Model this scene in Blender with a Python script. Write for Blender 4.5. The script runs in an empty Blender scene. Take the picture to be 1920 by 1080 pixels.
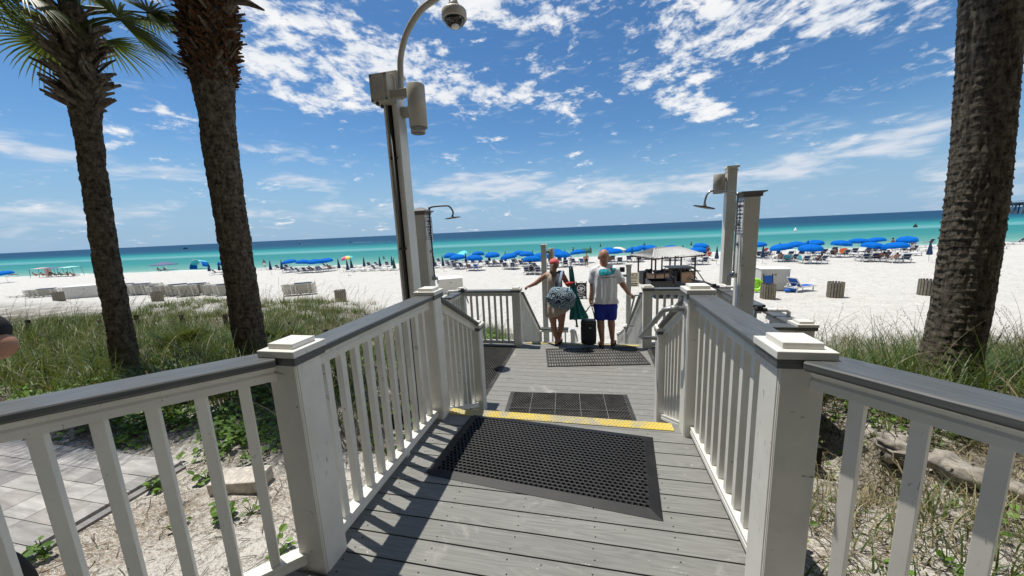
import bpy, bmesh, math, random
import numpy as np
from mathutils import Vector, Matrix, noise, Euler
R = math.radians
random.seed(7); rng = np.random.default_rng(7)
C = bpy.context.scene.collection

# ---------------------------------------------------------------- camera
H = 1.6; F = 655.0
AX = np.array([[0.97600891, -0.00850647, -0.21756434], [0.21300143, -0.16982686, 0.96217941], [-0.04513302, -0.9854372, -0.16394064]])
cd = bpy.data.cameras.new('camera'); cam = bpy.data.objects.new('camera', cd); C.objects.link(cam)
cd.sensor_width = 36; cd.lens = 36 * F / 1920; cd.clip_start = 0.05; cd.clip_end = 60000
right, down, fwd = AX[:, 0], AX[:, 1], AX[:, 2]
m = Matrix.Identity(4)
for i in range(3):
    m[i][0] = right[i]; m[i][1] = -down[i]; m[i][2] = -fwd[i]
m[2][3] = H
cam.matrix_world = m
bpy.context.scene.camera = cam
def ray(px, py):
    v = np.array([px - 960, py - 540, F]); v = AX @ (v / np.linalg.norm(v)); return v
def atz(px, py, z):
    r = ray(px, py); t = (z - H) / r[2]; return (r[0] * t, r[1] * t, z)
def aty(px, py, y):
    r = ray(px, py); t = y / r[1]; return (r[0] * t, y, H + r[2] * t)

# ---------------------------------------------------------------- light, exposure
sc = bpy.context.scene
sc.view_settings.view_transform = 'Standard'; sc.view_settings.look = 'None'
sc.view_settings.exposure = 0.0; sc.view_settings.gamma = 1.0
SUN = Vector((-0.31, 0.10, 1.0)).normalized()
sd = bpy.data.lights.new('sun', 'SUN'); sd.energy = 5.0; sd.angle = R(0.5); sd.color = (1.0, 0.95, 0.86)
so = bpy.data.objects.new('sun', sd); C.objects.link(so)
so.rotation_euler = SUN.to_track_quat('Z', 'Y').to_euler(); so.location = (0, 0, 30)

# ---------------------------------------------------------------- node helpers
class NT:
    def __init__(s, tree): s.t = tree; s.n = tree.nodes; s.l = tree.links
    def new(s, typ, ins=None, **props):
        nd = s.n.new(typ)
        for k, v in props.items(): setattr(nd, k, v)
        for k, v in (ins or {}).items():
            sock = nd.inputs[k]
            if isinstance(v, bpy.types.NodeSocket): s.l.new(v, sock)
            else: sock.default_value = v
        return nd
    def math(s, op, a, b=0.0, c=0.0, clamp=False):
        return s.new('ShaderNodeMath', {0: a, 1: b, 2: c}, operation=op, use_clamp=clamp).outputs[0]
    def noise(s, vec, scale, detail=4.0, rough=0.55, dist=0.0, col=False):
        nd = s.new('ShaderNodeTexNoise', {'Vector': vec, 'Scale': scale, 'Detail': detail, 'Roughness': rough, 'Distortion': dist})
        return nd.outputs[1 if col else 0]
    def maprange(s, v, a, b, c=0.0, d=1.0, smooth=False):
        return s.new('ShaderNodeMapRange', {0: v, 1: a, 2: b, 3: c, 4: d}, interpolation_type='SMOOTHSTEP' if smooth else 'LINEAR').outputs[0]
    def mix(s, f, a, b, blend='MIX'):
        nd = s.new('ShaderNodeMix', data_type='RGBA', blend_type=blend)
        for i, v in ((0, f), (6, a), (7, b)):
            if isinstance(v, bpy.types.NodeSocket): s.l.new(v, nd.inputs[i])
            else: nd.inputs[i].default_value = v if i == 0 or len(v) == 4 else (*v, 1)
        return nd.outputs[2]
    def ramp(s, v, pts, interp='LINEAR'):
        nd = s.new('ShaderNodeValToRGB', {0: v}); cr = nd.color_ramp; cr.interpolation = interp
        while len(cr.elements) < len(pts): cr.elements.new(0.5)
        for e, (p, c) in zip(cr.elements, pts): e.position = p; e.color = (*c, 1)
        return nd.outputs[0]
    def mapping(s, vec, loc=(0, 0, 0), rot=(0, 0, 0), scale=(1, 1, 1), typ='POINT'):
        return s.new('ShaderNodeMapping', {'Vector': vec, 'Location': loc, 'Rotation': rot, 'Scale': scale}, vector_type=typ).outputs[0]
    def bump(s, h, strength=0.3, dist=0.01, normal=None):
        nd = s.new('ShaderNodeBump', {'Height': h, 'Strength': strength, 'Distance': dist})
        if normal is not None: s.l.new(normal, nd.inputs['Normal'])
        return nd.outputs[0]

# ---------------------------------------------------------------- world: sky with clouds
w = bpy.data.worlds.new('World'); sc.world = w; w.use_nodes = True
t = NT(w.node_tree); w.node_tree.nodes.clear()
sky = t.new('ShaderNodeTexSky', sky_type='NISHITA', sun_disc=False, sun_elevation=math.asin(SUN.z), sun_rotation=math.atan2(SUN.x, SUN.y),
            air_density=1.0, dust_density=0.4, ozone_density=2.5)
g = t.new('ShaderNodeTexCoord').outputs['Generated']
sx = t.new('ShaderNodeSeparateXYZ', {0: g})
dx, dy, dz = sx.outputs
az = t.math('ARCTAN2', dx, dy); el = t.math('ARCSINE', dz)
ae = t.new('ShaderNodeCombineXYZ', {0: az, 1: el, 2: 0.0}).outputs[0]
dzc = t.math('MAXIMUM', dz, 0.03)
P = t.new('ShaderNodeCombineXYZ', {0: t.math('DIVIDE', dx, dzc), 1: t.math('DIVIDE', dy, dzc), 2: 0.0}).outputs[0]
def dirang(px, py):
    v = ray(px, py); return math.atan2(v[0], v[1]), math.asin(v[2])
def cloud_mask(lst):
    tot = None
    for (px, py, rx, ry, rot, amp) in lst:
        a, e = dirang(px, py)
        a1, e1 = dirang(px + rx * math.cos(R(rot)), py + rx * math.sin(R(rot)))
        a2, e2 = dirang(px - ry * math.sin(R(rot)), py + ry * math.cos(R(rot)))
        ra = math.hypot(a1 - a, e1 - e); re = math.hypot(a2 - a, e2 - e); ro = math.atan2(e1 - e, a1 - a)
        v = t.mapping(ae, (a, e, 0), (0, 0, ro), (ra, re, 1), 'TEXTURE')
        ln = t.new('ShaderNodeVectorMath', {0: v}, operation='LENGTH').outputs['Value']
        k = t.maprange(ln, 1.25, 0.2, 0.0, amp, True)
        tot = k if tot is None else t.math('MAXIMUM', tot, k)
    return tot
warp = t.noise(P, 1.1, 3, 0.5, 0.0, True)
Pw = t.new('ShaderNodeVectorMath', {0: P, 1: t.new('ShaderNodeVectorMath', {0: warp, 3: 0.9}, operation='SCALE').outputs[0]}, operation='ADD').outputs[0]
elq = t.math('MULTIPLY', t.math('POWER', t.math('MAXIMUM', el, 0.001), 0.8), 1.25)
aq = t.new('ShaderNodeCombineXYZ', {0: t.math('MULTIPLY', az, t.math('COSINE', el)), 1: elq, 2: 0.0}).outputs[0]
aq = t.new('ShaderNodeVectorMath', {0: aq, 1: t.new('ShaderNodeVectorMath', {0: t.noise(aq, 5.0, 2, 0.5, 0.0, True), 3: 0.05}, operation='SCALE').outputs[0]}, operation='ADD').outputs[0]
Ps = t.mapping(aq, (0, 0, 0), (0, 0, R(-22)), (1.0, 1.7, 1))
puff = t.noise(Ps, 9.5, 5, 0.58, 0.0)
fine = t.noise(Ps, 27.0, 5, 0.62, 0.15)
tex = t.math('ADD', t.math('MULTIPLY', puff, 0.50), t.math('MULTIPLY', fine, 0.50))
hi = cloud_mask([(560, 130, 190, 90, 20, 0.95), (720, 110, 170, 60, 5, 1.0), (850, 160, 150, 60, 12, 1.0), (990, 185, 120, 40, 12, 0.8),
                 (560, 25, 150, 60, 10, 0.9), (930, 15, 260, 50, 0, 0.95), (1060, 140, 110, 45, 15, 0.5), (1250, 180, 180, 35, 15, 0.85),
                 (1330, 60, 260, 110, -10, 0.85), (1600, 20, 280, 65, -6, 1.0), (1230, 130, 110, 45, 0, 0.65), (330, 220, 80, 40, -10, 0.62),
                 (905, 265, 45, 16, 0, 0.5), (215, 265, 80, 40, 0, 0.42), (1750, 110, 150, 60, -8, 0.3)])
dens_hi = t.maprange(t.math('ADD', t.math('MULTIPLY', tex, 1.9), t.math('MULTIPLY', hi, 0.34)), 1.08, 1.35, 0, 0.97, True)
Pl = t.mapping(ae, (0, 0, 0), (0, 0, 0), (5.5, 24.0, 1))
soft = t.noise(Pl, 2.3, 6, 0.58, 0.35)
lo = cloud_mask([(920, 350, 170, 34, -4, 0.9), (1120, 362, 200, 34, -4, 0.95), (1330, 340, 160, 30, -8, 0.8), (1500, 310, 180, 34, -14, 0.85),
                 (1700, 260, 190, 45, -14, 0.8), (60, 285, 170, 22, 8, 0.85), (280, 325, 130, 18, 3, 0.75), (90, 400, 260, 34, -2, 0.6),
                 (560, 340, 90, 18, 5, 0.65), (545, 290, 110, 22, 10, 0.4), (700, 395, 260, 24, -3, 0.5), (1580, 272, 80, 14, -22, 0.9), (1500, 240, 200, 26, -18, 0.3),
                 (1820, 330, 200, 60, -5, 0.5)])
dens_lo = t.maprange(t.math('ADD', soft, t.math('MULTIPLY', lo, 0.42)), 0.55, 0.98, 0, 0.85, True)
haze_el = t.maprange(el, 0.0, 0.25, 0.85, 0.0, True)
skyc = t.mix(1.0, sky.outputs[0], (0.82, 0.98, 1.10), 'MULTIPLY')
skyc = t.mix(haze_el, skyc, (3.5, 5.1, 7.1))
hs = t.new('ShaderNodeHueSaturation', {'Hue': 0.5, 'Saturation': 1.12, 'Value': 1.0, 'Color': skyc}).outputs[0]
c1 = t.mix(dens_lo, hs, t.mix(soft, (5.6, 6.4, 7.6), (8.6, 8.8, 9.2)))
c2 = t.mix(dens_hi, c1, t.mix(t.maprange(puff, 0.4, 0.65), (7.6, 8.1, 8.8), (9.6, 9.6, 9.6)))
fill_cloud = t.math('MULTIPLY', t.math('MULTIPLY', t.maprange(az, 1.15, 1.45, 0, 1, True), t.maprange(az, 2.9, 2.5, 0, 1, True)), t.maprange(el, 1.15, 0.8, 0, 1, True))
c2 = t.mix(t.math('MULTIPLY', fill_cloud, t.maprange(soft, 0.3, 0.5)), c2, (14.0, 14.0, 13.6))     # unseen bright cloud bank, added to lighten the faces turned right
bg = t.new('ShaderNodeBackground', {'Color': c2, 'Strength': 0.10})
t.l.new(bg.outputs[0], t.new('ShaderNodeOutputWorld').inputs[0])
w.cycles.sampling_method = 'MANUAL'; w.cycles.sample_map_resolution = 512

# ---------------------------------------------------------------- materials
MATS = {}
def mat(name, fn=None, base=(0.5, 0.5, 0.5), rough=0.7, metal=0.0, spec=0.5, var=0.12, scale=6.0, bump=0.0, bscale=40.0):
    """procedural Principled material: base colour broken up by noise"""
    if name in MATS: return MATS[name]
    mt = bpy.data.materials.new(name); mt.use_nodes = True; mt.node_tree.nodes.clear()
    t = NT(mt.node_tree)
    co = t.new('ShaderNodeTexCoord').outputs['Object']
    b = t.new('ShaderNodeBsdfPrincipled', {'Roughness': rough, 'Metallic': metal, 'Specular IOR Level': spec})
    t.l.new(b.outputs[0], t.new('ShaderNodeOutputMaterial').inputs[0])
    if fn: fn(t, co, b)
    else:
        n = t.noise(co, scale, 5, 0.6)
        c = t.mix(t.maprange(n, 0.3, 0.7), tuple(x * (1 - var) for x in base), tuple(min(1, x * (1 + var)) for x in base))
        t.l.new(c, b.inputs['Base Color'])
        if bump: t.l.new(t.bump(t.noise(co, bscale, 4, 0.6), bump, 0.01), b.inputs['Normal'])
    MATS[name] = mt
    return mt
def setc(t, b, c): t.l.new(c, b.inputs['Base Color'])

def f_vinyl(t, co, b):
    n = t.noise(co, 3.0, 6, 0.65)
    c = t.mix(t.maprange(n, 0.35, 0.75), (0.76, 0.745, 0.69), (0.64, 0.62, 0.56))
    gr = t.new('ShaderNodeNewGeometry').outputs['Position']
    sc_ = t.noise(t.mapping(gr, (0, 0, 0), (R(25), R(35), R(15)), (5, 60, 14)), 1.6, 3, 0.7, 0.6)
    c = t.mix(t.math('MULTIPLY', t.maprange(sc_, 0.65, 0.72, 0, .8), t.maprange(t.noise(gr, 2.2, 2), 0.40, 0.58)), c, (0.13, 0.12, 0.10))
    sp = t.new('ShaderNodeTexVoronoi', {'Vector': gr, 'Scale': 9.0}, feature='F1').outputs['Distance']
    c = t.mix(t.maprange(sp, 0.035, 0.05, 0.75, 0.0), c, (0.06, 0.05, 0.045))
    gm = t.maprange(t.noise(gr, 1.3, 6, 0.7), 0.52, 0.8, 0, 0.35)
    setc(t, b, t.mix(gm, c, (0.30, 0.28, 0.22)))
    t.l.new(t.bump(t.noise(co, 60, 3), 0.06, 0.004), b.inputs['Normal'])
mat('white_vinyl', f_vinyl, rough=0.48)

def wood(dark, light, patch=(0.5, 0.5, 0.48), patch_amt=0.0, along='x', rough=0.6):
    def f(t, co, b):
        pos = t.new('ShaderNodeNewGeometry').outputs['Position']
        rnd = t.new('ShaderNodeAttribute', attribute_name='rnd').outputs['Fac']
        off = t.new('ShaderNodeCombineXYZ', {0: t.math('MULTIPLY', rnd, 37.0), 1: t.math('MULTIPLY', rnd, 11.0), 2: 0.0}).outputs[0]
        src = pos if along == 'x' else co
        p = t.new('ShaderNodeVectorMath', {0: src, 1: off}, operation='ADD').outputs[0]
        scl = (1.6, 16, 16)
        pm = t.mapping(p, (0, 0, 0), (0, 0, 0), scl)
        d = t.noise(pm, 0.55, 2, 0.5)
        rings = t.math('SINE', t.math('MULTIPLY', d, 95.0))
        gr = t.noise(t.mapping(p, (0, 0, 0), (0, 0, 0), (2.0, 90, 90)), 1.0, 4, 0.7)
        f_ = t.math('ADD', t.math('MULTIPLY', t.maprange(rings, -1, 1), 0.16), t.math('MULTIPLY', gr, 0.84))
        c = t.mix(t.maprange(f_, 0.25, 0.75), dark, light)
        c = t.mix(t.maprange(rnd, 0, 1, 0.0, 0.22), c, tuple(0.72 * x for x in dark))
        if patch_amt:
            pn = t.noise(pos, 2.3, 8, 0.72, 0.4)
            c = t.mix(t.maprange(pn, 0.58, 0.70, 0, patch_amt), c, patch)
            pn2 = t.noise(t.mapping(pos, (5, 3, 0), (0, 0, 0), (1.5, 4, 1)), 6.0, 6, 0.8, 1.5)
            c = t.mix(t.maprange(pn2, 0.64, 0.68, 0, patch_amt * 1.2), c, (0.62, 0.62, 0.60))
            dk = t.noise(pos, 3.7, 5, 0.6)
            c = t.mix(t.maprange(dk, 0.62, 0.75, 0, 0.35), c, (0.06, 0.06, 0.058))
            vr = t.new('ShaderNodeTexVoronoi', {'Vector': pos, 'Scale': 6.5}, feature='F1').outputs['Distance']
            c = t.mix(t.maprange(vr, 0.025, 0.045, 0.8, 0.0), c, (0.03, 0.03, 0.03))
        setc(t, b, c)
        t.l.new(t.bump(f_, 0.25, 0.003), b.inputs['Normal'])
    return f
mat('composite_deck', wood((0.148, 0.149, 0.138), (0.262, 0.263, 0.245), (0.38, 0.375, 0.35), 0.6))
mat('worn_deck', wood((0.165, 0.163, 0.15), (0.27, 0.266, 0.247), (0.46, 0.455, 0.43), 0.8))
mat('grey_cap', wood((0.060, 0.064, 0.064), (0.135, 0.142, 0.142), along='o'), rough=0.42)
mat('dark_gap', base=(0.012, 0.012, 0.011), rough=0.9)

def f_rubber(t, co, b):
    n = t.noise(co, 7, 5, 0.65)
    c = t.mix(t.maprange(n, 0.45, 0.75), (0.006, 0.006, 0.006), (0.015, 0.015, 0.015))
    setc(t, b, t.mix(t.maprange(t.noise(co, 2.3, 7, 0.75), 0.58, 0.75, 0, 0.22), c, (0.11, 0.105, 0.095)))
mat('black_rubber', f_rubber, rough=0.55)
def f_oldrub(t, co, b):
    n = t.noise(co, 5, 6, 0.7)
    setc(t, b, t.mix(t.maprange(n, 0.35, 0.7), (0.022, 0.022, 0.021), (0.075, 0.073, 0.068)))
mat('worn_rubber', f_oldrub, rough=0.65)

def f_yellow(t, co, b):
    n = t.noise(co, 9, 7, 0.75, 0.3)
    n2 = t.noise(co, 2.4, 3, 0.5)
    k = t.math('ADD', t.math('MULTIPLY', n, 0.7), t.math('MULTIPLY', n2, 0.5))
    c = t.mix(t.maprange(n, 0.3, 0.7), (0.52, 0.39, 0.06), (0.66, 0.53, 0.14))
    setc(t, b, t.mix(t.maprange(k, 0.56, 0.68, 0, .9), c, (0.34, 0.315, 0.24)))
mat('yellow_strip', f_yellow, rough=0.7)

def f_sand(t, co, b):
    pos = t.new('ShaderNodeNewGeometry').outputs['Position']
    s = t.new('ShaderNodeSeparateXYZ', {0: pos})
    n = t.noise(pos, 1.3, 8, 0.65)
    c = t.mix(t.maprange(n, 0.3, 0.7), (0.54, 0.525, 0.485), (0.63, 0.615, 0.575))
    speck = t.noise(pos, 160, 3, 0.7)
    c = t.mix(t.maprange(speck, 0.60, 0.72, 0, 0.45), c, (0.30, 0.26, 0.21))
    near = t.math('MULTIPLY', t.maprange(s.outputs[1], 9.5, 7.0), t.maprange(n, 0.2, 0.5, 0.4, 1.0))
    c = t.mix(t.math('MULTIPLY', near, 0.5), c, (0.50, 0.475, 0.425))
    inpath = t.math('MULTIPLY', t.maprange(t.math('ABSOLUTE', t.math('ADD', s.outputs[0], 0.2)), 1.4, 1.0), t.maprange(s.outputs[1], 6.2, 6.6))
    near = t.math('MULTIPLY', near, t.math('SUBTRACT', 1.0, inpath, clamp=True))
    lit = t.noise(t.mapping(pos, (0, 0, 0), (0, 0, R(30)), (1, 2.6, 1)), 26, 8, 0.78, 1.8)
    litm = t.noise(pos, 0.9, 4, 0.6)
    lm = t.math('MULTIPLY', t.maprange(t.math('ADD', lit, t.math('MULTIPLY', litm, 0.35)), 0.665, 0.75), near)
    c = t.mix(lm, c, t.mix(t.noise(pos, 90, 2), (0.10, 0.075, 0.05), (0.34, 0.26, 0.18)))
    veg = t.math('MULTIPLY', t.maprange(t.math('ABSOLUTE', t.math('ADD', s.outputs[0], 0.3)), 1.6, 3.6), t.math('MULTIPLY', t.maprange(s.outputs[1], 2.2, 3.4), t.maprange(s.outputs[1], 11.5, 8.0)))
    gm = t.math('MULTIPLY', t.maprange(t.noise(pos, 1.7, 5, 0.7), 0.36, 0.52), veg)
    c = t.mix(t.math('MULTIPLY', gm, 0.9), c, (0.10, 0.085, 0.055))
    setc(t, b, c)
    h = t.math('ADD', t.math('MULTIPLY', t.noise(pos, 3.2, 4, 0.6), 1.0), t.math('MULTIPLY', t.noise(pos, 11, 4, 0.6), 0.45))
    vo = t.new('ShaderNodeTexVoronoi', {'Vector': t.new('ShaderNodeVectorMath', {0: pos, 1: t.noise(pos, 2.5, 2, 0.5, 0, True)}, operation='ADD').outputs[0], 'Scale': 2.4}, feature='SMOOTH_F1').outputs['Distance']
    h = t.math('ADD', h, t.math('MULTIPLY', vo, 0.9))
    n1 = t.bump(h, 1.0, 0.16)
    n2_ = t.bump(t.noise(pos, 55, 3, 0.6), 0.5, 0.012, n1)
    t.l.new(n2_, b.inputs['Normal'])
mat('white_sand', f_sand, rough=0.95, spec=0.1)

def f_sea(t, co, b):
    pos = t.new('ShaderNodeNewGeometry').outputs['Position']
    s = t.new('ShaderNodeSeparateXYZ', {0: pos})
    d = t.math('SUBTRACT', s.outputs[1], t.math('MULTIPLY', s.outputs[0], 0.085))
    wob = t.noise(t.mapping(pos, (0, 0, 0), (0, 0, 0), (0.006, 0.02, 1)), 1.0, 4, 0.6)
    u = t.math('DIVIDE', 60.0, t.math('MAXIMUM', d, 10.0))
    u = t.math('ADD', u, t.math('MULTIPLY', t.math('SUBTRACT', wob, 0.5), 0.10))
    c = t.ramp(u, [(0.0, (0.012, 0.050, 0.110)), (0.18, (0.011, 0.056, 0.115)), (0.27, (0.013, 0.110, 0.155)), (0.35, (0.028, 0.235, 0.235)), (0.41, (0.055, 0.27, 0.265)),
                   (0.435, (0.135, 0.33, 0.34)), (0.475, (0.12, 0.315, 0.32)), (0.52, (0.032, 0.205, 0.205)), (0.68, (0.042, 0.23, 0.22)), (0.86, (0.12, 0.30, 0.26)), (0.965, (0.20, 0.37, 0.32)), (1.0, (0.50, 0.55, 0.50))])
    st = t.noise(t.mapping(pos, (0, 0, 0), (0, 0, R(5)), (0.10, 0.55, 1)), 1.0, 6, 0.7)
    c = t.mix(t.maprange(st, 0.35, 0.75, 0.0, 0.5), c, t.mix(0.5, c, (0.01, 0.07, 0.10)))
    foam = t.math('MULTIPLY', t.maprange(t.math('ABSOLUTE', t.math('SUBTRACT', u, t.math('ADD', 0.965, t.math('MULTIPLY', t.noise(t.mapping(pos, (0, 0, 0), (0, 0, 0), (0.05, 0.02, 1)), 1.0, 3), 0.03)))), 0.012, 0.004), t.maprange(t.noise(t.mapping(pos, (3, 0, 0), (0, 0, 0), (0.06, 0.2, 1)), 1.0, 4), 0.5, 0.56))
    c = t.mix(foam, c, (0.82, 0.85, 0.84))
    setc(t, b, c)
    wv = t.noise(t.mapping(pos, (0, 0, 0), (0, 0, R(4)), (0.35, 1.5, 1)), 1.0, 6, 0.65)
    t.l.new(t.bump(wv, 0.6, 0.35), b.inputs['Normal'])
mat('sea_water', f_sea, rough=0.5, spec=0.03)

def f_bark(dark, light, fs=1.0):
    def f(t, co, b):
        cr = t.noise(t.mapping(co, (0, 0, 0), (0, 0, 0), (1, 1, 0.35)), 22 * fs, 6, 0.75, 0.8)
        bl = t.noise(t.mapping(co, (0, 0, 0), (0, 0, 0), (1, 1, 2.5)), 9, 5, 0.7)
        k = t.math('ADD', t.math('MULTIPLY', cr, 0.6), t.math('MULTIPLY', bl, 0.4))
        c = t.mix(t.maprange(k, 0.40, 0.64), dark, light)
        setc(t, b, c)
        t.l.new(t.bump(k, 0.8, 0.03), b.inputs['Normal'])
    return f
mat('palm_bark', f_bark((0.026, 0.021, 0.016), (0.185, 0.155, 0.118)), rough=0.95, spec=0.1)
mat('ringed_bark', f_bark((0.026, 0.021, 0.016), (0.215, 0.185, 0.145), 1.3), rough=0.95, spec=0.1)
mat('boot_bark', f_bark((0.045, 0.034, 0.025), (0.24, 0.195, 0.145)), rough=0.9, spec=0.1)
mat('fibre_bark', f_bark((0.035, 0.018, 0.010), (0.17, 0.095, 0.052)), rough=0.95, spec=0.05)

def leafmat(name, c0, c1, rough=0.5, trans=True):
    def f(t, co, b):
        rnd = t.new('ShaderNodeAttribute', attribute_name='rnd').outputs['Fac']
        c = t.mix(rnd, c0, c1); setc(t, b, c)
        if trans:
            out = [n for n in t.n if n.type == 'OUTPUT_MATERIAL'][0]
            tr = t.new('ShaderNodeBsdfTranslucent', {'Color': t.mix(0.5, c, (0.30, 0.36, 0.03))})
            ms = t.new('ShaderNodeMixShader', {0: 0.25, 1: b.outputs[0], 2: tr.outputs[0]})
            t.l.new(ms.outputs[0], out.inputs[0])
    return mat(name, f, rough=rough, spec=0.35)
leafmat('frond_green', (0.030, 0.055, 0.012), (0.085, 0.12, 0.03))
leafmat('grass_green', (0.022, 0.050, 0.008), (0.125, 0.185, 0.045))
leafmat('grass_straw', (0.16, 0.13, 0.07), (0.40, 0.34, 0.20))
leafmat('oat_straw', (0.10, 0.08, 0.05), (0.26, 0.21, 0.13))
leafmat('vine_green', (0.05, 0.12, 0.012), (0.17, 0.30, 0.05))
leafmat('twig_brown', (0.03, 0.02, 0.012), (0.16, 0.11, 0.07), 0.9, False)
leafmat('palmetto_green', (0.035, 0.065, 0.02), (0.12, 0.17, 0.06))

def f_paver(t, co, b):
    pos = t.new('ShaderNodeNewGeometry').outputs['Position']
    rnd = t.new('ShaderNodeAttribute', attribute_name='rnd').outputs['Fac']
    c = t.ramp(rnd, [(0.0, (0.24, 0.235, 0.23)), (0.3, (0.40, 0.385, 0.37)), (0.6, (0.52, 0.50, 0.48)), (0.8, (0.37, 0.345, 0.325)), (1.0, (0.58, 0.57, 0.55))])
    st = t.noise(t.mapping(pos, (0, 0, 0), (0, 0, R(20)), (1.2, 7, 1)), 2.0, 6, 0.65, 0.6)
    c = t.mix(t.maprange(st, 0.35, 0.68), t.mix(0.6, c, (0.12, 0.115, 0.11)), c)
    setc(t, b, c); t.l.new(t.bump(t.noise(pos, 70, 3), 0.2, 0.004), b.inputs['Normal'])
mat('paver', f_paver, rough=0.85)
mat('concrete', base=(0.52, 0.48, 0.42), rough=0.95, var=0.3, scale=25, bump=0.6, bscale=60)
mat('driftwood', base=(0.27, 0.245, 0.21), rough=0.95, var=0.5, scale=14, bump=0.9, bscale=22)
mat('steel', base=(0.42, 0.43, 0.43), rough=0.32, metal=0.9, var=0.25, scale=14)
mat('galvanised', base=(0.30, 0.31, 0.31), rough=0.5, metal=0.6, var=0.3, scale=18)
mat('dark_metal', base=(0.05, 0.05, 0.048), rough=0.5, metal=0.4)
mat('cap_grey', base=(0.17, 0.165, 0.155), rough=0.6, var=0.25)
mat('lamp_taupe', base=(0.42, 0.395, 0.34), rough=0.5, var=0.12, bump=0.1)
mat('black_glass', base=(0.01, 0.01, 0.012), rough=0.08, spec=0.8)
mat('black_plastic', base=(0.014, 0.014, 0.015), rough=0.5)
mat('white_plastic', base=(0.78, 0.77, 0.74), rough=0.45, var=0.05)
mat('sign_white', base=(0.72, 0.74, 0.75), rough=0.5, var=0.05)
mat('ink', base=(0.02, 0.02, 0.025), rough=0.7)
mat('ink_maroon', base=(0.10, 0.015, 0.03), rough=0.7)
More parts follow.
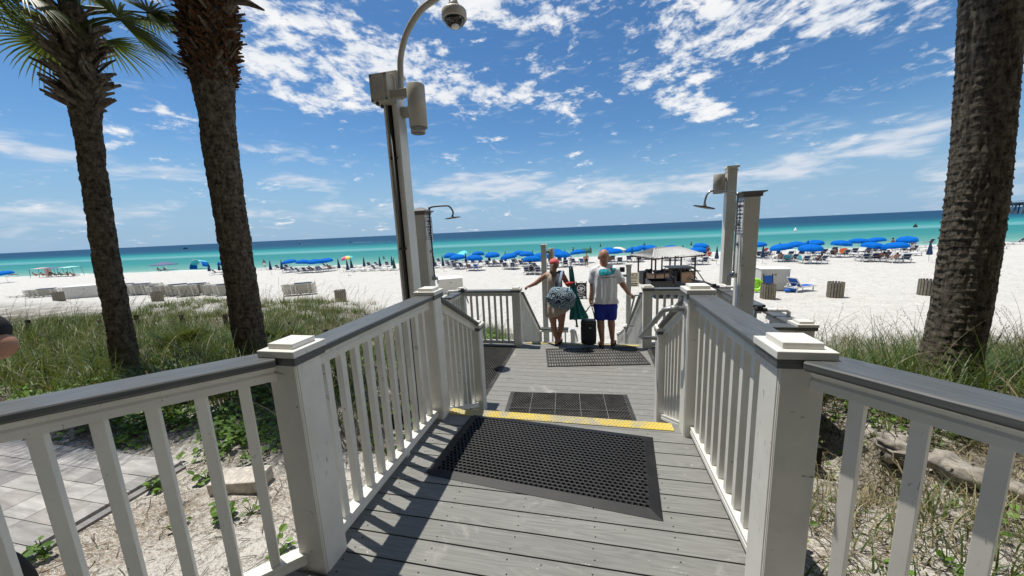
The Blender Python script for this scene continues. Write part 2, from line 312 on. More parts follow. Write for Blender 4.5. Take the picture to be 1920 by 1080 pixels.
# ---------------------------------------------------------------- mesh helpers
class MB:
    def __init__(s): s.v = []; s.f = []; s.r = []
    def add(s, vs, fs, rnd=0.0):
        o = len(s.v); s.v += [tuple(v) for v in vs]; s.f += [tuple(i + o for i in f) for f in fs]; s.r += [rnd] * len(fs); return s
    def box(s, c, size, rot=None, rnd=0.0):
        hx, hy, hz = size[0] / 2, size[1] / 2, size[2] / 2
        vs = [Vector((x, y, z)) for x in (-hx, hx) for y in (-hy, hy) for z in (-hz, hz)]
        if rot is not None: vs = [rot @ v for v in vs]
        c = Vector(c)
        return s.add([v + c for v in vs], [(0, 1, 3, 2), (4, 6, 7, 5), (0, 4, 5, 1), (2, 3, 7, 6), (0, 2, 6, 4), (1, 5, 7, 3)], rnd)
    def bar(s, a, b, w, h, rnd=0.0, plumb=False):
        """square-section bar; plumb: end faces stay vertical"""
        a = Vector(a); b = Vector(b); d = (b - a)
        side = Vector((-d.y, d.x, 0))
        side = side.normalized() if side.length > 1e-6 else Vector((1, 0, 0))
        up = Vector((0, 0, 1)) if plumb else d.cross(side).normalized() * -1
        if not plumb and up.z < 0: up = -up
        if abs(d.normalized().z) > 0.999: up = Vector((0, 1, 0))
        vs = [p + side * (i * w / 2) + up * (j * h / 2) for p in (a, b) for i, j in ((-1, -1), (1, -1), (1, 1), (-1, 1))]
        return s.add(vs, [(3, 2, 1, 0), (4, 5, 6, 7), (0, 1, 5, 4), (1, 2, 6, 5), (2, 3, 7, 6), (3, 0, 4, 7)], rnd)
    def tube(s, pts, r, n=8, cap=True, rnd=0.0):
        pts = [Vector(p) for p in pts]; rs = r if isinstance(r, (list, tuple)) else [r] * len(pts)
        vs = []; fs = []; ref = None
        for i, p in enumerate(pts):
            d = (pts[min(i + 1, len(pts) - 1)] - pts[max(i - 1, 0)]).normalized()
            if ref is None: ref = Vector((0, 0, 1)) if abs(d.z) < 0.9 else Vector((1, 0, 0))
            x = (ref - d * ref.dot(d)).normalized(); ref = x; y = d.cross(x)
            vs += [p + (x * math.cos(k * 2 * math.pi / n) + y * math.sin(k * 2 * math.pi / n)) * rs[i] for k in range(n)]
        for i in range(len(pts) - 1):
            fs += [(i * n + k, i * n + (k + 1) % n, (i + 1) * n + (k + 1) % n, (i + 1) * n + k) for k in range(n)]
        if cap: fs += [tuple(range(n - 1, -1, -1)), tuple(range((len(pts) - 1) * n, len(pts) * n))]
        return s.add(vs, fs, rnd)
    def lathe(s, prof, c=(0, 0, 0), n=16, rot=None, rnd=0.0, cap=True):
        c = Vector(c); vs = []; fs = []
        for (r, z) in prof:
            for k in range(n):
                v = Vector((r * math.cos(2 * math.pi * k / n), r * math.sin(2 * math.pi * k / n), z))
                vs.append((rot @ v if rot is not None else v) + c)
        for i in range(len(prof) - 1):
            fs += [(i * n + k, i * n + (k + 1) % n, (i + 1) * n + (k + 1) % n, (i + 1) * n + k) for k in range(n)]
        if cap: fs += [tuple(range(n - 1, -1, -1)), tuple(range((len(prof) - 1) * n, len(prof) * n))]
        return s.add(vs, fs, rnd)
    def ell(s, c, r, rot=None, seg=12, ring=8, rnd=0.0):
        prof = [(math.sin(math.pi * i / ring), -math.cos(math.pi * i / ring)) for i in range(ring + 1)]
        prof[0] = (0.02, prof[0][1]); prof[-1] = (0.02, prof[-1][1])
        vs = []; fs = []; c = Vector(c)
        for (q, z) in prof:
            for k in range(seg):
                v = Vector((q * math.cos(2 * math.pi * k / seg) * r[0], q * math.sin(2 * math.pi * k / seg) * r[1], z * r[2]))
                vs.append((rot @ v if rot is not None else v) + c)
        for i in range(len(prof) - 1):
            fs += [(i * seg + k, i * seg + (k + 1) % seg, (i + 1) * seg + (k + 1) % seg, (i + 1) * seg + k) for k in range(seg)]
        fs += [tuple(range(seg - 1, -1, -1)), tuple(range(ring * seg, (ring + 1) * seg))]
        return s.add(vs, fs, rnd)
    def mesh(s, name, m, bevel=0.0, smooth=False):
        me = bpy.data.meshes.new(name); me.from_pydata(s.v, [], s.f)
        if any(s.r):
            at = me.attributes.new('rnd', 'FLOAT', 'FACE'); at.data.foreach_set('value', s.r)
        if bevel:
            bm = bmesh.new(); bm.from_mesh(me)
            bmesh.ops.bevel(bm, geom=bm.edges[:], offset=bevel, segments=2, affect='EDGES', profile=0.6)
            bm.to_mesh(me); bm.free()
        if smooth: me.polygons.foreach_set('use_smooth', [True] * len(me.polygons))
        me.materials.append(MATS[m] if isinstance(m, str) else m)
        me.update(); return me
    def build(s, name, m, parent=None, bevel=0.0, smooth=False, loc=None):
        o = bpy.data.objects.new(name, s.mesh(name, m, bevel, smooth)); C.objects.link(o)
        if parent is not None: o.parent = parent
        if loc is not None: o.location = loc
        return o
def tag(o, label=None, cat=None, group=None, kind=None):
    if label: o['label'] = label
    if cat: o['category'] = cat
    if group: o['group'] = group
    if kind: o['kind'] = kind
    return o
def empty(name, loc=(0, 0, 0), rz=0.0):
    o = bpy.data.objects.new(name, None); C.objects.link(o); o.location = loc; o.rotation_euler = (0, 0, rz); o.empty_display_size = 0.2
    return o
def thing(name, label, cat, loc=(0, 0, 0), rz=0.0, group=None):
    return tag(empty(name, loc, rz), label, cat, group)
def copy_tree(o, parent=None):
    c = o.copy(); C.objects.link(c)
    if parent is not None: c.parent = parent
    for ch in list(o.children): copy_tree(ch, c)
    return c
def npmesh(name, verts, faces, m, rnd=None, smooth=False):
    """verts (n,3) array, faces (k,4) array"""
    me = bpy.data.meshes.new(name); nv = len(verts); nf, q = faces.shape
    me.vertices.add(nv); me.vertices.foreach_set('co', np.asarray(verts, dtype=np.float32).ravel())
    me.loops.add(nf * q); me.loops.foreach_set('vertex_index', faces.astype(np.int32).ravel())
    me.polygons.add(nf); me.polygons.foreach_set('loop_start', np.arange(0, nf * q, q, dtype=np.int32))
    if smooth: me.polygons.foreach_set('use_smooth', np.ones(nf, dtype=bool))
    if rnd is not None:
        at = me.attributes.new('rnd', 'FLOAT', 'FACE'); at.data.foreach_set('value', np.asarray(rnd, dtype=np.float32))
    me.materials.append(MATS[m]); me.update(calc_edges=True); me.validate()
    o = bpy.data.objects.new(name, me); C.objects.link(o); return o

# ---------------------------------------------------------------- ground
def sm(a, b, x):
    k = min(1, max(0, (x - a) / (b - a))); return k * k * (3 - 2 * k)
def shore(x): return 60.5 + 0.085 * max(-200, min(200, x))
def gz(x, y, bumps=True):
    base = -0.45 - 0.38 * sm(2.8, 7.0, y) * sm(9.0, 3.5, abs(x + 0.3)) - 0.30 * sm(3.5, 9, y) - 0.42 * sm(4.6, 8, y) * sm(.5, 2.5, x)
    yc = 7.6 + 3.0 * sm(3.5, 10.0, -x) + 0.8 * sm(3, 8, x)
    beach = -3.15 - 0.35 * min(1.0, max(0, (y - 20) / (shore(x) - 20)))
    if y > shore(x): beach = -3.5 - 0.05 * min(40, y - shore(x))
    k = sm(yc, yc + 8.0, y)
    z = base + (beach - base) * k
    # the cut where the beach stairs and the sandy path run
    pk = sm(2.3, 1.3, abs(x + 0.15)) * sm(6.0, 6.5, y) * sm(20, 13, y)
    pz = min(z, -1.1 - 1.05 * sm(6.2, 8.6, y) - 1.0 * sm(8.8, 14.0, y))
    z = z + (pz - z) * pk
    # sand dug out under the lower deck
    uk = sm(0.45, 0.0, max(abs(x + 0.13) - 2.45, 0)) * sm(2.75, 2.95, y) * sm(6.9, 6.4, y)
    z = z + (min(z, -0.95) - z) * uk
    if bumps:
        a = 0.07 * (1 - sm(9, 15, y)) + 0.035
        if -1.5 < x < 0.9 and y < 3.5: a *= 0.3
        if -9 < x < -3.6 and y < 2.4: a = 0
        z += a * noise.noise((x * 0.55, y * 0.55, 3.0)) * 1.2 + 0.3 * a * noise.noise((x * 2.3, y * 2.3, 7.0))
        if y > 10: z += 0.05 * noise.noise((x * 0.5, y * 0.6, 1.0))
        if y > 0.5 and x > 0.9 and y < 9: z += 0.18 * math.exp(-((x - 3.6) ** 2 + (y - 5.0) ** 2) / 4.0)
    return z
xs = list(np.arange(-9, 7.01, 0.10)); d = 0.12
while xs[-1] < 3000: xs.append(xs[-1] + d); d *= 1.10
lo_ = []; v = -9; d = 0.12
while v > -3000: v -= d; lo_.append(v); d *= 1.10
xs = np.array(lo_[::-1] + xs)
ys = list(np.arange(-2, 11.01, 0.10)); d = 0.12
while ys[-1] < 110: ys.append(ys[-1] + d); d *= 1.035
ys = np.array([-60, -25, -10, -5, -3] + ys)
nx, ny = len(xs), len(ys)
gv = np.array([(x, y, gz(x, y) if abs(x) < 200 else gz(math.copysign(200, x), y)) for y in ys for x in xs])
ii = np.arange((ny - 1) * (nx - 1)); r_, c_ = ii // (nx - 1), ii % (nx - 1); a0 = r_ * nx + c_
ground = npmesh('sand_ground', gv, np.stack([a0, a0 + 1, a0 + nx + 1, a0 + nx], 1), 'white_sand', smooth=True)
tag(ground, kind='structure')
sea = MB().add([(-30000, 40, -3.5), (30000, 40, -3.5), (30000, 45000, -3.5), (-30000, 45000, -3.5)], [(0, 1, 2, 3)]).build('sea_water', 'sea_water')
tag(sea, kind='structure')

# ---------------------------------------------------------------- pavers
pv = MB(); y = 2.24; row = 0
pv.box((-3.72, 0.0, -0.455), (0.07, 4.4, 0.05), rnd=0.05)
while y > -1.6:
    dpt = 0.155 if row % 3 else 0.23
    x = -3.78
    first = True
    while x > -9.5:
        ln = random.choice((0.23, 0.31, 0.31, 0.46))
        if first and row % 2: ln = 0.155
        first = False
        pv.box((x - ln / 2, y - dpt / 2, -0.44 + random.uniform(-0.0015, 0.0015)), (ln - 0.005, dpt - 0.005, 0.05), rnd=random.uniform(0.02, 1))
        x -= ln
    y -= dpt; row += 1
tag(pv.build('paved_path', 'paver', bevel=0.0), kind='structure')

# ---------------------------------------------------------------- decks
XL, XR = -1.40, 0.83        # outer edges of the walkway
def xext(y):
    if y > 1.25: return XL + 0.0, XR + 0.0
    l = XL - (1.25 - y) * 1.0; r = XR + (1.42 - y) * 0.86
    return l, r
dk = MB(); y = 2.665
while y > -1.9:
    y0 = y - 0.1345; l0, r0 = xext(y0); l1, r1 = xext(y)
    t_ = 0.022; g_ = 0.008; rd = random.uniform(0.01, 1)
    dk.add([(l0, y0 + g_, 0), (r0, y0 + g_, 0), (r1, y, 0), (l1, y, 0), (l0, y0 + g_, -t_), (r0, y0 + g_, -t_), (r1, y, -t_), (l1, y, -t_)],
           [(0, 1, 2, 3), (7, 6, 5, 4), (0, 4, 5, 1), (2, 6, 7, 3), (1, 5, 6, 2), (0, 3, 7, 4)], rd)
    y = y0
up_deck = dk.build('upper_boardwalk', 'composite_deck', bevel=0.0015); tag(up_deck, kind='structure')
fr = MB(); fr.box((-0.285, 0.4, -0.125), (2.1, 4.4, 0.19)); fr.box((-0.285, -1.0, -0.13), (4.2, 1.5, 0.19))
tag(fr.build('boardwalk_frame', 'dark_gap'), kind='structure')
st = MB()
st.box((-0.285, 2.735, -0.012), (2.2, 0.135, 0.024), rnd=0.4)            # nosing board
st.box((-0.285, 2.785, -0.10), (2.2, 0.02, 0.15), rnd=0.2)
for k in (1, 2):
    st.box((-0.285, 2.80 + 0.30 * k - 0.15, -0.19 * k - 0.012), (2.2, 0.30, 0.024), rnd=0.3 + 0.2 * k)
    st.box((-0.285, 2.785 + 0.30 * k, -0.19 * k - 0.10), (2.2, 0.02, 0.15), rnd=0.3)
tag(st.build('boardwalk_steps', 'composite_deck', bevel=0.002), kind='structure')
ld = MB(); y = 3.40
LX0, LX1 = -2.48, 2.22
while y < 6.36:
    a, b = LX0, LX1
    if y < 3.95: a, b = -1.42, 0.85
    ld.box(((a + b) / 2, y + 0.067, -0.582), (b - a, 0.1295, 0.024), rnd=random.uniform(0.01, 1)); y += 0.1345
low_deck = ld.build('lower_boardwalk', 'worn_deck', bevel=0.0015); tag(low_deck, kind='structure')
fr = MB(); fr.box((-0.13, 5.0, -0.70), (4.6, 2.8, 0.20)); tag(fr.build('lower_boardwalk_frame', 'dark_gap'), kind='structure')
ss = MB(); yy = 6.40; zz = -0.57; k = 0
while zz > -2.0:
    zz -= 0.185; k += 1
    ss.box((-0.17, yy + 0.14, zz - 0.015), (2.0, 0.28, 0.03), rnd=random.uniform(0.01, 1)); ss.box((-0.17, yy, zz + 0.085), (2.0, 0.02, 0.14), rnd=0.3); yy += 0.28
tag(ss.build('beach_stairs', 'worn_deck'), kind='structure')
ys_ = MB(); ys_.box((-0.17, 6.385, -0.566), (2.05, 0.055, 0.008))
tag(ys_.build('yellow_stair_edge', 'yellow_strip'), 'thin yellow safety strip on the edge above the beach stairs', 'safety strip')
sc_m = MB(); y = 2.665
while y > 0.6:
    for jx in (-1.22, -0.81, -0.40, 0.01, 0.42, 0.78):
        for dy in (-.035, -.10): sc_m.lathe([(0.0042, 0.0), (0.0042, 0.0012)], (jx + random.uniform(-.012, .012), y + dy + random.uniform(-.006, .006), 0), 6)
    y -= 0.1345
tag(sc_m.build('boardwalk_screws', 'dark_gap'), kind='structure')
# worn tactile strip on the near step
tz = MB(); tz.box((-0.305, 2.742, 0.004), (1.87, 0.105, 0.006))
rot0 = R(0)
for i in range(64):
    for j in range(4):
        tz.lathe([(0.0075, 0.006), (0.005, 0.011)], (-1.225 + i * 0.029 + (j % 2) * 0.0145, 2.704 + j * 0.025, 0), 6)
tag(tz.build('tactile_strip', 'yellow_strip'), 'wide worn yellow tactile strip on the step in front of the holed mat', 'safety strip')
wp = MB()
# ---------------------------------------------------------------- rubber mats
def holed_mat(w_, d_, cell, rh, border, thick, nseg=10, slots=None):
    b = MB(); nxm = int((w_ - 2 * border) / cell); nym = int((d_ - 2 * border) / (cell * 0.88)); cy = cell * 0.88
    x0 = -(nxm * cell) / 2; y0 = -(nym * cy) / 2; X = nxm * cell / 2; Y = nym * cy / 2
    for j in range(nym):
        sh = (cell / 2 if j % 2 else 0)
        if sh:
            for xx in (x0, X - sh):
                b.add([(xx, y0 + j * cy, thick), (xx + sh, y0 + j * cy, thick), (xx + sh, y0 + (j + 1) * cy, thick), (xx, y0 + (j + 1) * cy, thick)], [(0, 1, 2, 3)])
        for i in range(nxm - (1 if sh else 0)):
            cx, cyy = x0 + sh + (i + 0.5) * cell, y0 + (j + 0.5) * cy
            vs = []; n = nseg
            for k in range(n):
                a = 2 * math.pi * (k + 0.5) / n; c, s_ = math.cos(a), math.sin(a)
                q = 1 / max(abs(c), abs(s_)); vs.append((cx + c * q * cell / 2, cyy + s_ * q * cy / 2, thick))
            for k in range(n):
                a = 2 * math.pi * (k + 0.5) / n; vs.append((cx + math.cos(a) * rh, cyy + math.sin(a) * rh, thick + 0.0015))
            for k in range(n):
                a = 2 * math.pi * (k + 0.5) / n; vs.append((cx + math.cos(a) * rh * 0.93, cyy + math.sin(a) * rh * 0.93, 0.001))
            b.add(vs, [(k, (k + 1) % n, n + (k + 1) % n, n + k) for k in range(n)] + [(n + k, n + (k + 1) % n, 2 * n + (k + 1) % n, 2 * n + k) for k in range(n)])
    W, D = w_ / 2, d_ / 2
    for (ax, ay, bx, by, cx2, cy2, dx2, dy2) in ((-W, -D, W, -D, X, -Y, -X, -Y), (W, -D, W, D, X, Y, X, -Y), (W, D, -W, D, -X, Y, X, Y), (-W, D, -W, -D, -X, -Y, -X, Y)):
        b.add([(ax, ay, 0.002), (bx, by, 0.002), (cx2, cy2, thick), (dx2, dy2, thick)], [(0, 1, 2, 3)])
    return b
m1 = holed_mat(1.49, 0.80, 0.0325, 0.0118, 0.05, 0.014, 12)
o = m1.build('rubber_mat', 'black_rubber', loc=(-0.324, 2.256, 0.001)); o.rotation_euler = (0, 0, R(-5.5))
tag(o, 'large black rubber mat with round holes on the upper boardwalk', 'door mat', 'rubber mats')
m2 = holed_mat(1.52, 0.90, 0.034, 0.0135, 0.03, 0.012, 8)
o = m2.build('rubber_mat', 'worn_rubber', loc=(-0.27, 3.93, -0.569)); o.rotation_euler = (0, 0, R(4))
for k in range(5):
    q = MB(); 
q = MB()
for k in range(1, 5): q.box((-0.76 + 0.304 * k, 0, 0.0155), (0.006, 0.86, 0.004))
q.box((0, 0, 0.0150), (1.46, 0.006, 0.004)); q.build('seam', 'cap_grey', o)
tag(o, 'worn holed rubber mat with light seams just past the yellow strip', 'door mat', 'rubber mats')
def slat_mat(w_, d_, pitch, thick, cross, along='y'):
    b = MB(); n = int((w_ - 0.04) / pitch)
    for k in range(n + 1): b.box((-w_ / 2 + 0.02 + k * pitch, 0, thick / 2), (pitch * 0.5, d_ - 0.02, thick))
    m_ = int((d_ - 0.02) / cross)
    for k in range(m_ + 1): b.box((0, -d_ / 2 + 0.02 + k * cross, thick / 2 - 0.002), (w_ - 0.02, 0.012, thick - 0.004))
    for sy in (-1, 1): b.box((0, sy * (d_ / 2 - 0.008), thick / 2 + .001), (w_, 0.016, thick))
    for sx_ in (-1, 1): b.box((sx_ * (w_ / 2 - 0.008), 0, thick / 2 + .001), (0.016, d_ - 0.034, thick))
    return b
o = slat_mat(1.60, 0.82, 0.042, 0.014, 0.13).build('rubber_mat', 'worn_rubber', loc=(0.06, 5.77, -0.569)); o.rotation_euler = (0, 0, R(9))
tag(o, 'ribbed rubber mat lying askew at the top of the beach stairs', 'door mat', 'rubber mats')
o = holed_mat(0.95, 2.15, 0.040, 0.0165, 0.03, 0.012, 8).build('rubber_mat', 'worn_rubber', loc=(-1.83, 5.1, -0.569))
tag(o, 'long holed rubber mat under the left beach shower', 'door mat', 'rubber mats')
o = holed_mat(0.98, 1.60, 0.040, 0.0165, 0.03, 0.012, 8).build('rubber_mat', 'worn_rubber', loc=(1.45, 5.45, -0.569))
tag(o, 'holed rubber mat under the right beach shower', 'door mat', 'rubber mats')

# ---------------------------------------------------------------- railings
def post(parent, x, y, zb, zt, w_=0.15, rz=0.0, cap=True, name='post'):
    rot = Matrix.Rotation(rz, 3, 'Z')
    b = MB(); b.box((0, 0, (zb + zt) / 2), (w_ - 0.006, w_ - 0.006, zt - zb - 0.002))
    e = 0.018
    for sx_ in (-1, 1):                                     # face boards meeting in a visible corner seam
        b.box((sx_ * (w_ / 2 - 0.003), 0, (zb + zt) / 2), (0.008, w_ - 0.02, zt - zb - 0.004))
        b.box((0, sx_ * (w_ / 2 - 0.003), (zb + zt) / 2), (w_ - 0.012, 0.008, zt - zb - 0.004))
    b.v = [tuple(rot @ Vector(v) + Vector((x, y, 0))) for v in b.v]
    p = b.build(name, 'white_vinyl', parent, bevel=0.0025)
    if cap:
        c = MB(); c.box((0, 0, zt + 0.052), (w_ + 0.04, w_ + 0.04, 0.030)); c.box((0, 0, zt + 0.079), (w_ - 0.02, w_ - 0.02, 0.024))
        c.v = [tuple(rot @ Vector(v) + Vector((x, y, 0))) for v in c.v]
        c.build('post_cap', 'white_vinyl', p, bevel=0.003)
        k = MB(); k.box((0, 0, zt + 0.018), (w_ + 0.03, w_ + 0.03, 0.037)); k.v = [tuple(rot @ Vector(v) + Vector((x, y, 0))) for v in k.v]
        k.build('cap_board', 'grey_cap', p, bevel=0.004)
    return p
def rail_run(parent, a, b, ztop_a, ztop_b, zbot_a, zbot_b, pitch=0.118, bal=0.038, cap_w=0.165, inset=0.075, first=None, capz=0.035, ext0=0.0, ext1=0.0):
    """one bay: grey cap board, moulded sub-rail, bottom rail and balusters, between post centres a and b"""
    A = Vector((a[0], a[1], 0)); B = Vector((b[0], b[1], 0)); d = (B - A); L = d.length; d.normalize()
    P0 = A + d * inset; P1 = B - d * inset
    def zz(p, za, zb): return za + (zb - za) * ((p - A).dot(d) / L)
    up = Vector((0, 0, 1))
    def seg(p, q, za, zb, off): return (p + up * (zz(p, za, zb) + off), q + up * (zz(q, za, zb) + off))
    # cap board with eased profile, its own local frame so the grain runs along it
    Q0 = A + d * (inset - 0.004 - ext0); Q1 = B - d * (inset - 0.004 - ext1); n = Vector((-d.y, d.x, 0)); hw = cap_w / 2
    prof = [(-hw, -0.006), (-hw + 0.004, -0.001), (-hw + 0.012, 0.0), (hw - 0.012, 0.0), (hw - 0.004, -0.001), (hw, -0.006), (hw, -capz + 0.010), (hw - 0.010, -capz + 0.003), (hw - 0.010, -capz), (-hw + 0.010, -capz), (-hw + 0.010, -capz + 0.003), (-hw, -capz + 0.010)]
    def extr(name, prof, q0, q1, za, zb, m_, par):
        ang = math.atan2(d.y, d.x); z0, z1 = zz(q0, za, zb), zz(q1, za, zb); ln = (q1 - q0).length
        ma = MB(); N = len(prof)
        vs = [(0, u, v_) for u, v_ in prof] + [(ln, u, v_ + z1 - z0) for u, v_ in prof]
        ma.add(vs, [tuple(range(N)), tuple(range(2 * N - 1, N - 1, -1))] + [(i, i + N, (i + 1) % N + N, (i + 1) % N) for i in range(N)], 0.3)
        o = ma.build(name, m_, par); o.location = (q0.x, q0.y, z0); o.rotation_euler = (0, 0, ang); return o
    extr('top_rail', prof, Q0, Q1, ztop_a, ztop_b, 'grey_cap', parent)
    s_ = 0.030
    sub = [(-s_ - .012, -capz - 0.001), (-s_ - .012, -capz - 0.012), (-s_, -capz - 0.022), (-s_ + .004, -capz - 0.034), (-s_ - .002, -capz - 0.044), (-s_ - .002, -capz - 0.075), (s_ + .002, -capz - 0.075), (s_ + .002, -capz - 0.044), (s_ - .004, -capz - 0.034), (s_, -capz - 0.022), (s_ + .012, -capz - 0.012), (s_ + .012, -capz - 0.001)]
    extr('sub_rail', sub[::-1], P0, P1, ztop_a, ztop_b, 'white_vinyl', parent)
    bot = [(-0.033, 0.0), (-0.033, -0.014), (-0.026, -0.022), (-0.033, -0.030), (-0.033, -0.055), (0.033, -0.055), (0.033, -0.030), (0.026, -0.022), (0.033, -0.014), (0.033, 0.0)]
    extr('bottom_rail', bot, P0, P1, zbot_a, zbot_b, 'white_vinyl', parent)
    m_ = int((L - 2 * inset) / pitch); off = (L - 2 * inset - (m_ - 1) * pitch) / 2 + inset
    h = bal / 2; n = Vector((-d.y, d.x, 0))
    for k in range(m_):
        s0 = off + k * pitch; pts = []
        for sx_, sy_ in ((-h, -h), (h, -h), (h, h), (-h, h)):
            pts.append((A + d * (s0 + sx_) + n * sy_))
        za = [zz(p, zbot_a, zbot_b) - 0.0015 for p in pts]; zb = [zz(p, ztop_a, ztop_b) - capz - 0.074 for p in pts]
        q = MB().add([p + up * z for p, z in zip(pts, za)] + [p + up * z for p, z in zip(pts, zb)], [(3, 2, 1, 0), (4, 5, 6, 7), (0, 1, 5, 4), (1, 2, 6, 5), (2, 3, 7, 6), (3, 0, 4, 7)])
        q.build('baluster', 'white_vinyl', parent, bevel=0.0018)
        if k == m_ // 2 and L > 1.2 and ztop_a == ztop_b:
            c = A + d * (s0 + pitch / 2) + up * (zbot_a - 0.085); MB().box(c, (0.04, 0.04, 0.06)).build('foot_block', 'white_vinyl', parent)
ZT = 1.10   # top of the cap boards on the upper deck
TP = ZT - 0.036
G = 'white railings with grey cap boards'
# left run along the walkway and its short stair flight
r1 = thing('railing', 'straight railing bay left of the large holed mat, post scuffed by bags', 'railing', group=G)
PL1 = (-1.325, 1.275); PL2 = (-1.325, 2.675); PL3 = (-1.335, 3.80)
PR1 = (0.745, 1.455); PR2 = (0.755, 2.695); PR3 = (0.765, 3.80)
post(r1, *PL1, -0.4, TP); post(r1, *PL2, -0.6, TP)
rail_run(r1, PL1, PL2, ZT, ZT, 0.095, 0.095)
r2 = thing('railing', 'short sloping railing beside the steps, below the light pole', 'railing', group=G)
ZL = 0.50; TL = ZL - 0.036
post(r2, *PL3, -1.0, TL)
rail_run(r2, PL2, PL3, ZT, ZL + 0.03, 0.06, -0.46, pitch=0.125)
r3 = thing('railing', 'railing bay running out of the picture at bottom left, its balusters standing over the pavers', 'railing', group=G)
dl = Vector((-0.69, -0.724, 0)).normalized(); E3 = (PL1[0] + dl.x * 2.1, PL1[1] + dl.y * 2.1)
post(r3, *E3, -0.4, TP, rz=math.atan2(dl.y, dl.x))
rail_run(r3, PL1, E3, ZT, ZT, 0.095, 0.095, pitch=0.142)
r4 = thing('railing', 'straight railing bay right of the large holed mat, seen along its grey top', 'railing', group=G)
post(r4, *PR1, -0.4, TP); post(r4, *PR2, -0.6, TP)
rail_run(r4, PR2, PR1, ZT, ZT, 0.095, 0.095)
r5 = thing('railing', 'short sloping railing on the right of the steps with a galvanised pipe handrail', 'railing', group=G)
post(r5, *PR3, -1.0, TL)
rail_run(r5, PR2, PR3, ZT, ZL + 0.03, 0.06, -0.46, pitch=0.125)
r6 = thing('railing', 'railing bay running out of the picture at bottom right, over driftwood and dry grass', 'railing', group=G)
dr = Vector((0.64, -0.768, 0)).normalized(); E6 = (PR1[0] + dr.x * 2.1, PR1[1] + dr.y * 2.1)
post(r6, *E6, -0.4, TP, rz=math.atan2(dr.y, dr.x))
rail_run(r6, E6, PR1, ZT, ZT, 0.095, 0.095, pitch=0.142)
# lower deck, left
FL = (-1.335, 6.245); FR = (0.975, 6.325); CL = (-2.41, 6.245); CR = (2.13, 6.325); NL = (-2.41, 4.05); NR = (2.13, 4.02)
r7 = thing('railing', 'railing around the left shower corner with green bush behind its balusters', 'railing', group=G)
post(r7, *FL, -1.2, TL, 0.15); post(r7, *CL, -1.2, TL, 0.13); post(r7, *NL, -1.2, TL, 0.13)
rail_run(r7, FL, CL, ZL, ZL, -0.48, -0.48); rail_run(r7, CL, (-2.41, 5.42), ZL, ZL, -0.48, -0.48, ext1=-0.02); rail_run(r7, (-2.41, 5.10), NL, ZL, ZL, -0.48, -0.48, ext0=-0.02)
rail_run(r7, NL, (-1.42, 4.02), ZL, ZL, -0.48, -0.48, inset=0.05)
r8 = thing('railing', 'railing behind the right shower deck running from the stair post to the tall lamp post', 'railing', group=G)
post(r8, *FR, -1.2, TL, 0.15); post(r8, *CR, -1.2, TL, 0.13)
rail_run(r8, FR, CR, ZL, ZL, -0.48, -0.48)
r9 = thing('railing', 'railing beside the right shower post with the capped corner post over the grass', 'railing', group=G)
post(r9, *NR, -1.2, TL, 0.15)
rail_run(r9, CR, (2.13, 4.90), ZL, ZL, -0.48, -0.48, ext1=-0.02); rail_run(r9, (2.13, 4.78), NR, ZL, ZL, -0.48, -0.48, inset=0.06)
rail_run(r9, NR, (0.84, 4.02), ZL, ZL, -0.48, -0.48, inset=0.06, cap_w=0.15)
# beach stair railings
SY0, SY1 = 6.32, 8.80
r10 = thing('railing', 'railing sloping down the left side of the beach stairs, under the woman’s hand', 'railing', group=G)
p = post(r10, -1.32, 8.86, -2.6, -1.05, 0.13, cap=False)
rail_run(r10, (-1.30, SY0), (-1.32, SY1), ZL - 0.02, -1.02, -0.60, -2.02, inset=0.08)
rail_run(r10, (-1.32, 8.86), (-0.50, 8.86), -0.98, -0.98, -2.0, -2.0, pitch=0.11, inset=0.06)
post(r10, -0.44, 8.86, -2.7, -1.02, 0.11, cap=False)
rail_run(r10, (-0.44, 8.90), (-0.44, 10.6), -1.04, -1.9, -2.05, -2.7, inset=0.06)
r11 = thing('railing', 'railing sloping down the right side of the beach stairs past the man', 'railing', group=G)
rail_run(r11, (0.94, SY0 + .05), (0.92, SY1), ZL - 0.05, -1.02, -0.65, -2.02, inset=0.08)
post(r11, 0.90, 8.86, -2.7, -0.95, 0.14); post(r11, 0.80, 9.9, -2.9, -1.45, 0.12)
rail_run(r11, (0.90, 8.90), (0.80, 9.86), -0.98, -1.45, -2.05, -2.45, inset=0.06)
# pipe handrails
def pipe(name, pts, r, m_='galvanised', parent=None, n=10):
    return MB().tube(pts, r, n).build(name, m_, parent, smooth=True)
h = thing('pipe_handrail', 'short galvanised pipe handrail on the post right of the steps', 'handrail')
x0, yP = 0.68, 2.70
pipe('pipe', [(x0, yP, 0.975), (x0 - 0.10, yP, 0.975), (x0 - 0.14, yP + 0.01, 0.965), (x0 - 0.155, yP + 0.04, 0.93), (x0 - 0.155, 3.78, 0.42), (x0 - 0.14, 3.80, 0.40), (x0 + 0.02, 3.80, 0.40)], 0.021, parent=h)
MB().tube([(x0 + 0.001, yP, 0.975), (x0 - 0.012, yP, 0.975)], 0.045, 14).build('flange', 'galvanised', h); MB().tube([(x0 - 0.05, yP, 0.975), (x0 - 0.105, yP, 0.975)], 0.027, 12).build('elbow', 'galvanised', h, smooth=True)
h = thing('pipe_handrail', 'slim pipe handrail the man holds beside the beach stairs', 'handrail')
pipe('pipe', [(0.88, 6.40, 0.36), (0.80, 6.42, 0.36), (0.78, 6.46, 0.34), (0.76, 7.35, -0.45), (0.80, 7.38, -0.47), (0.88, 7.38, -0.47)], 0.017, parent=h)

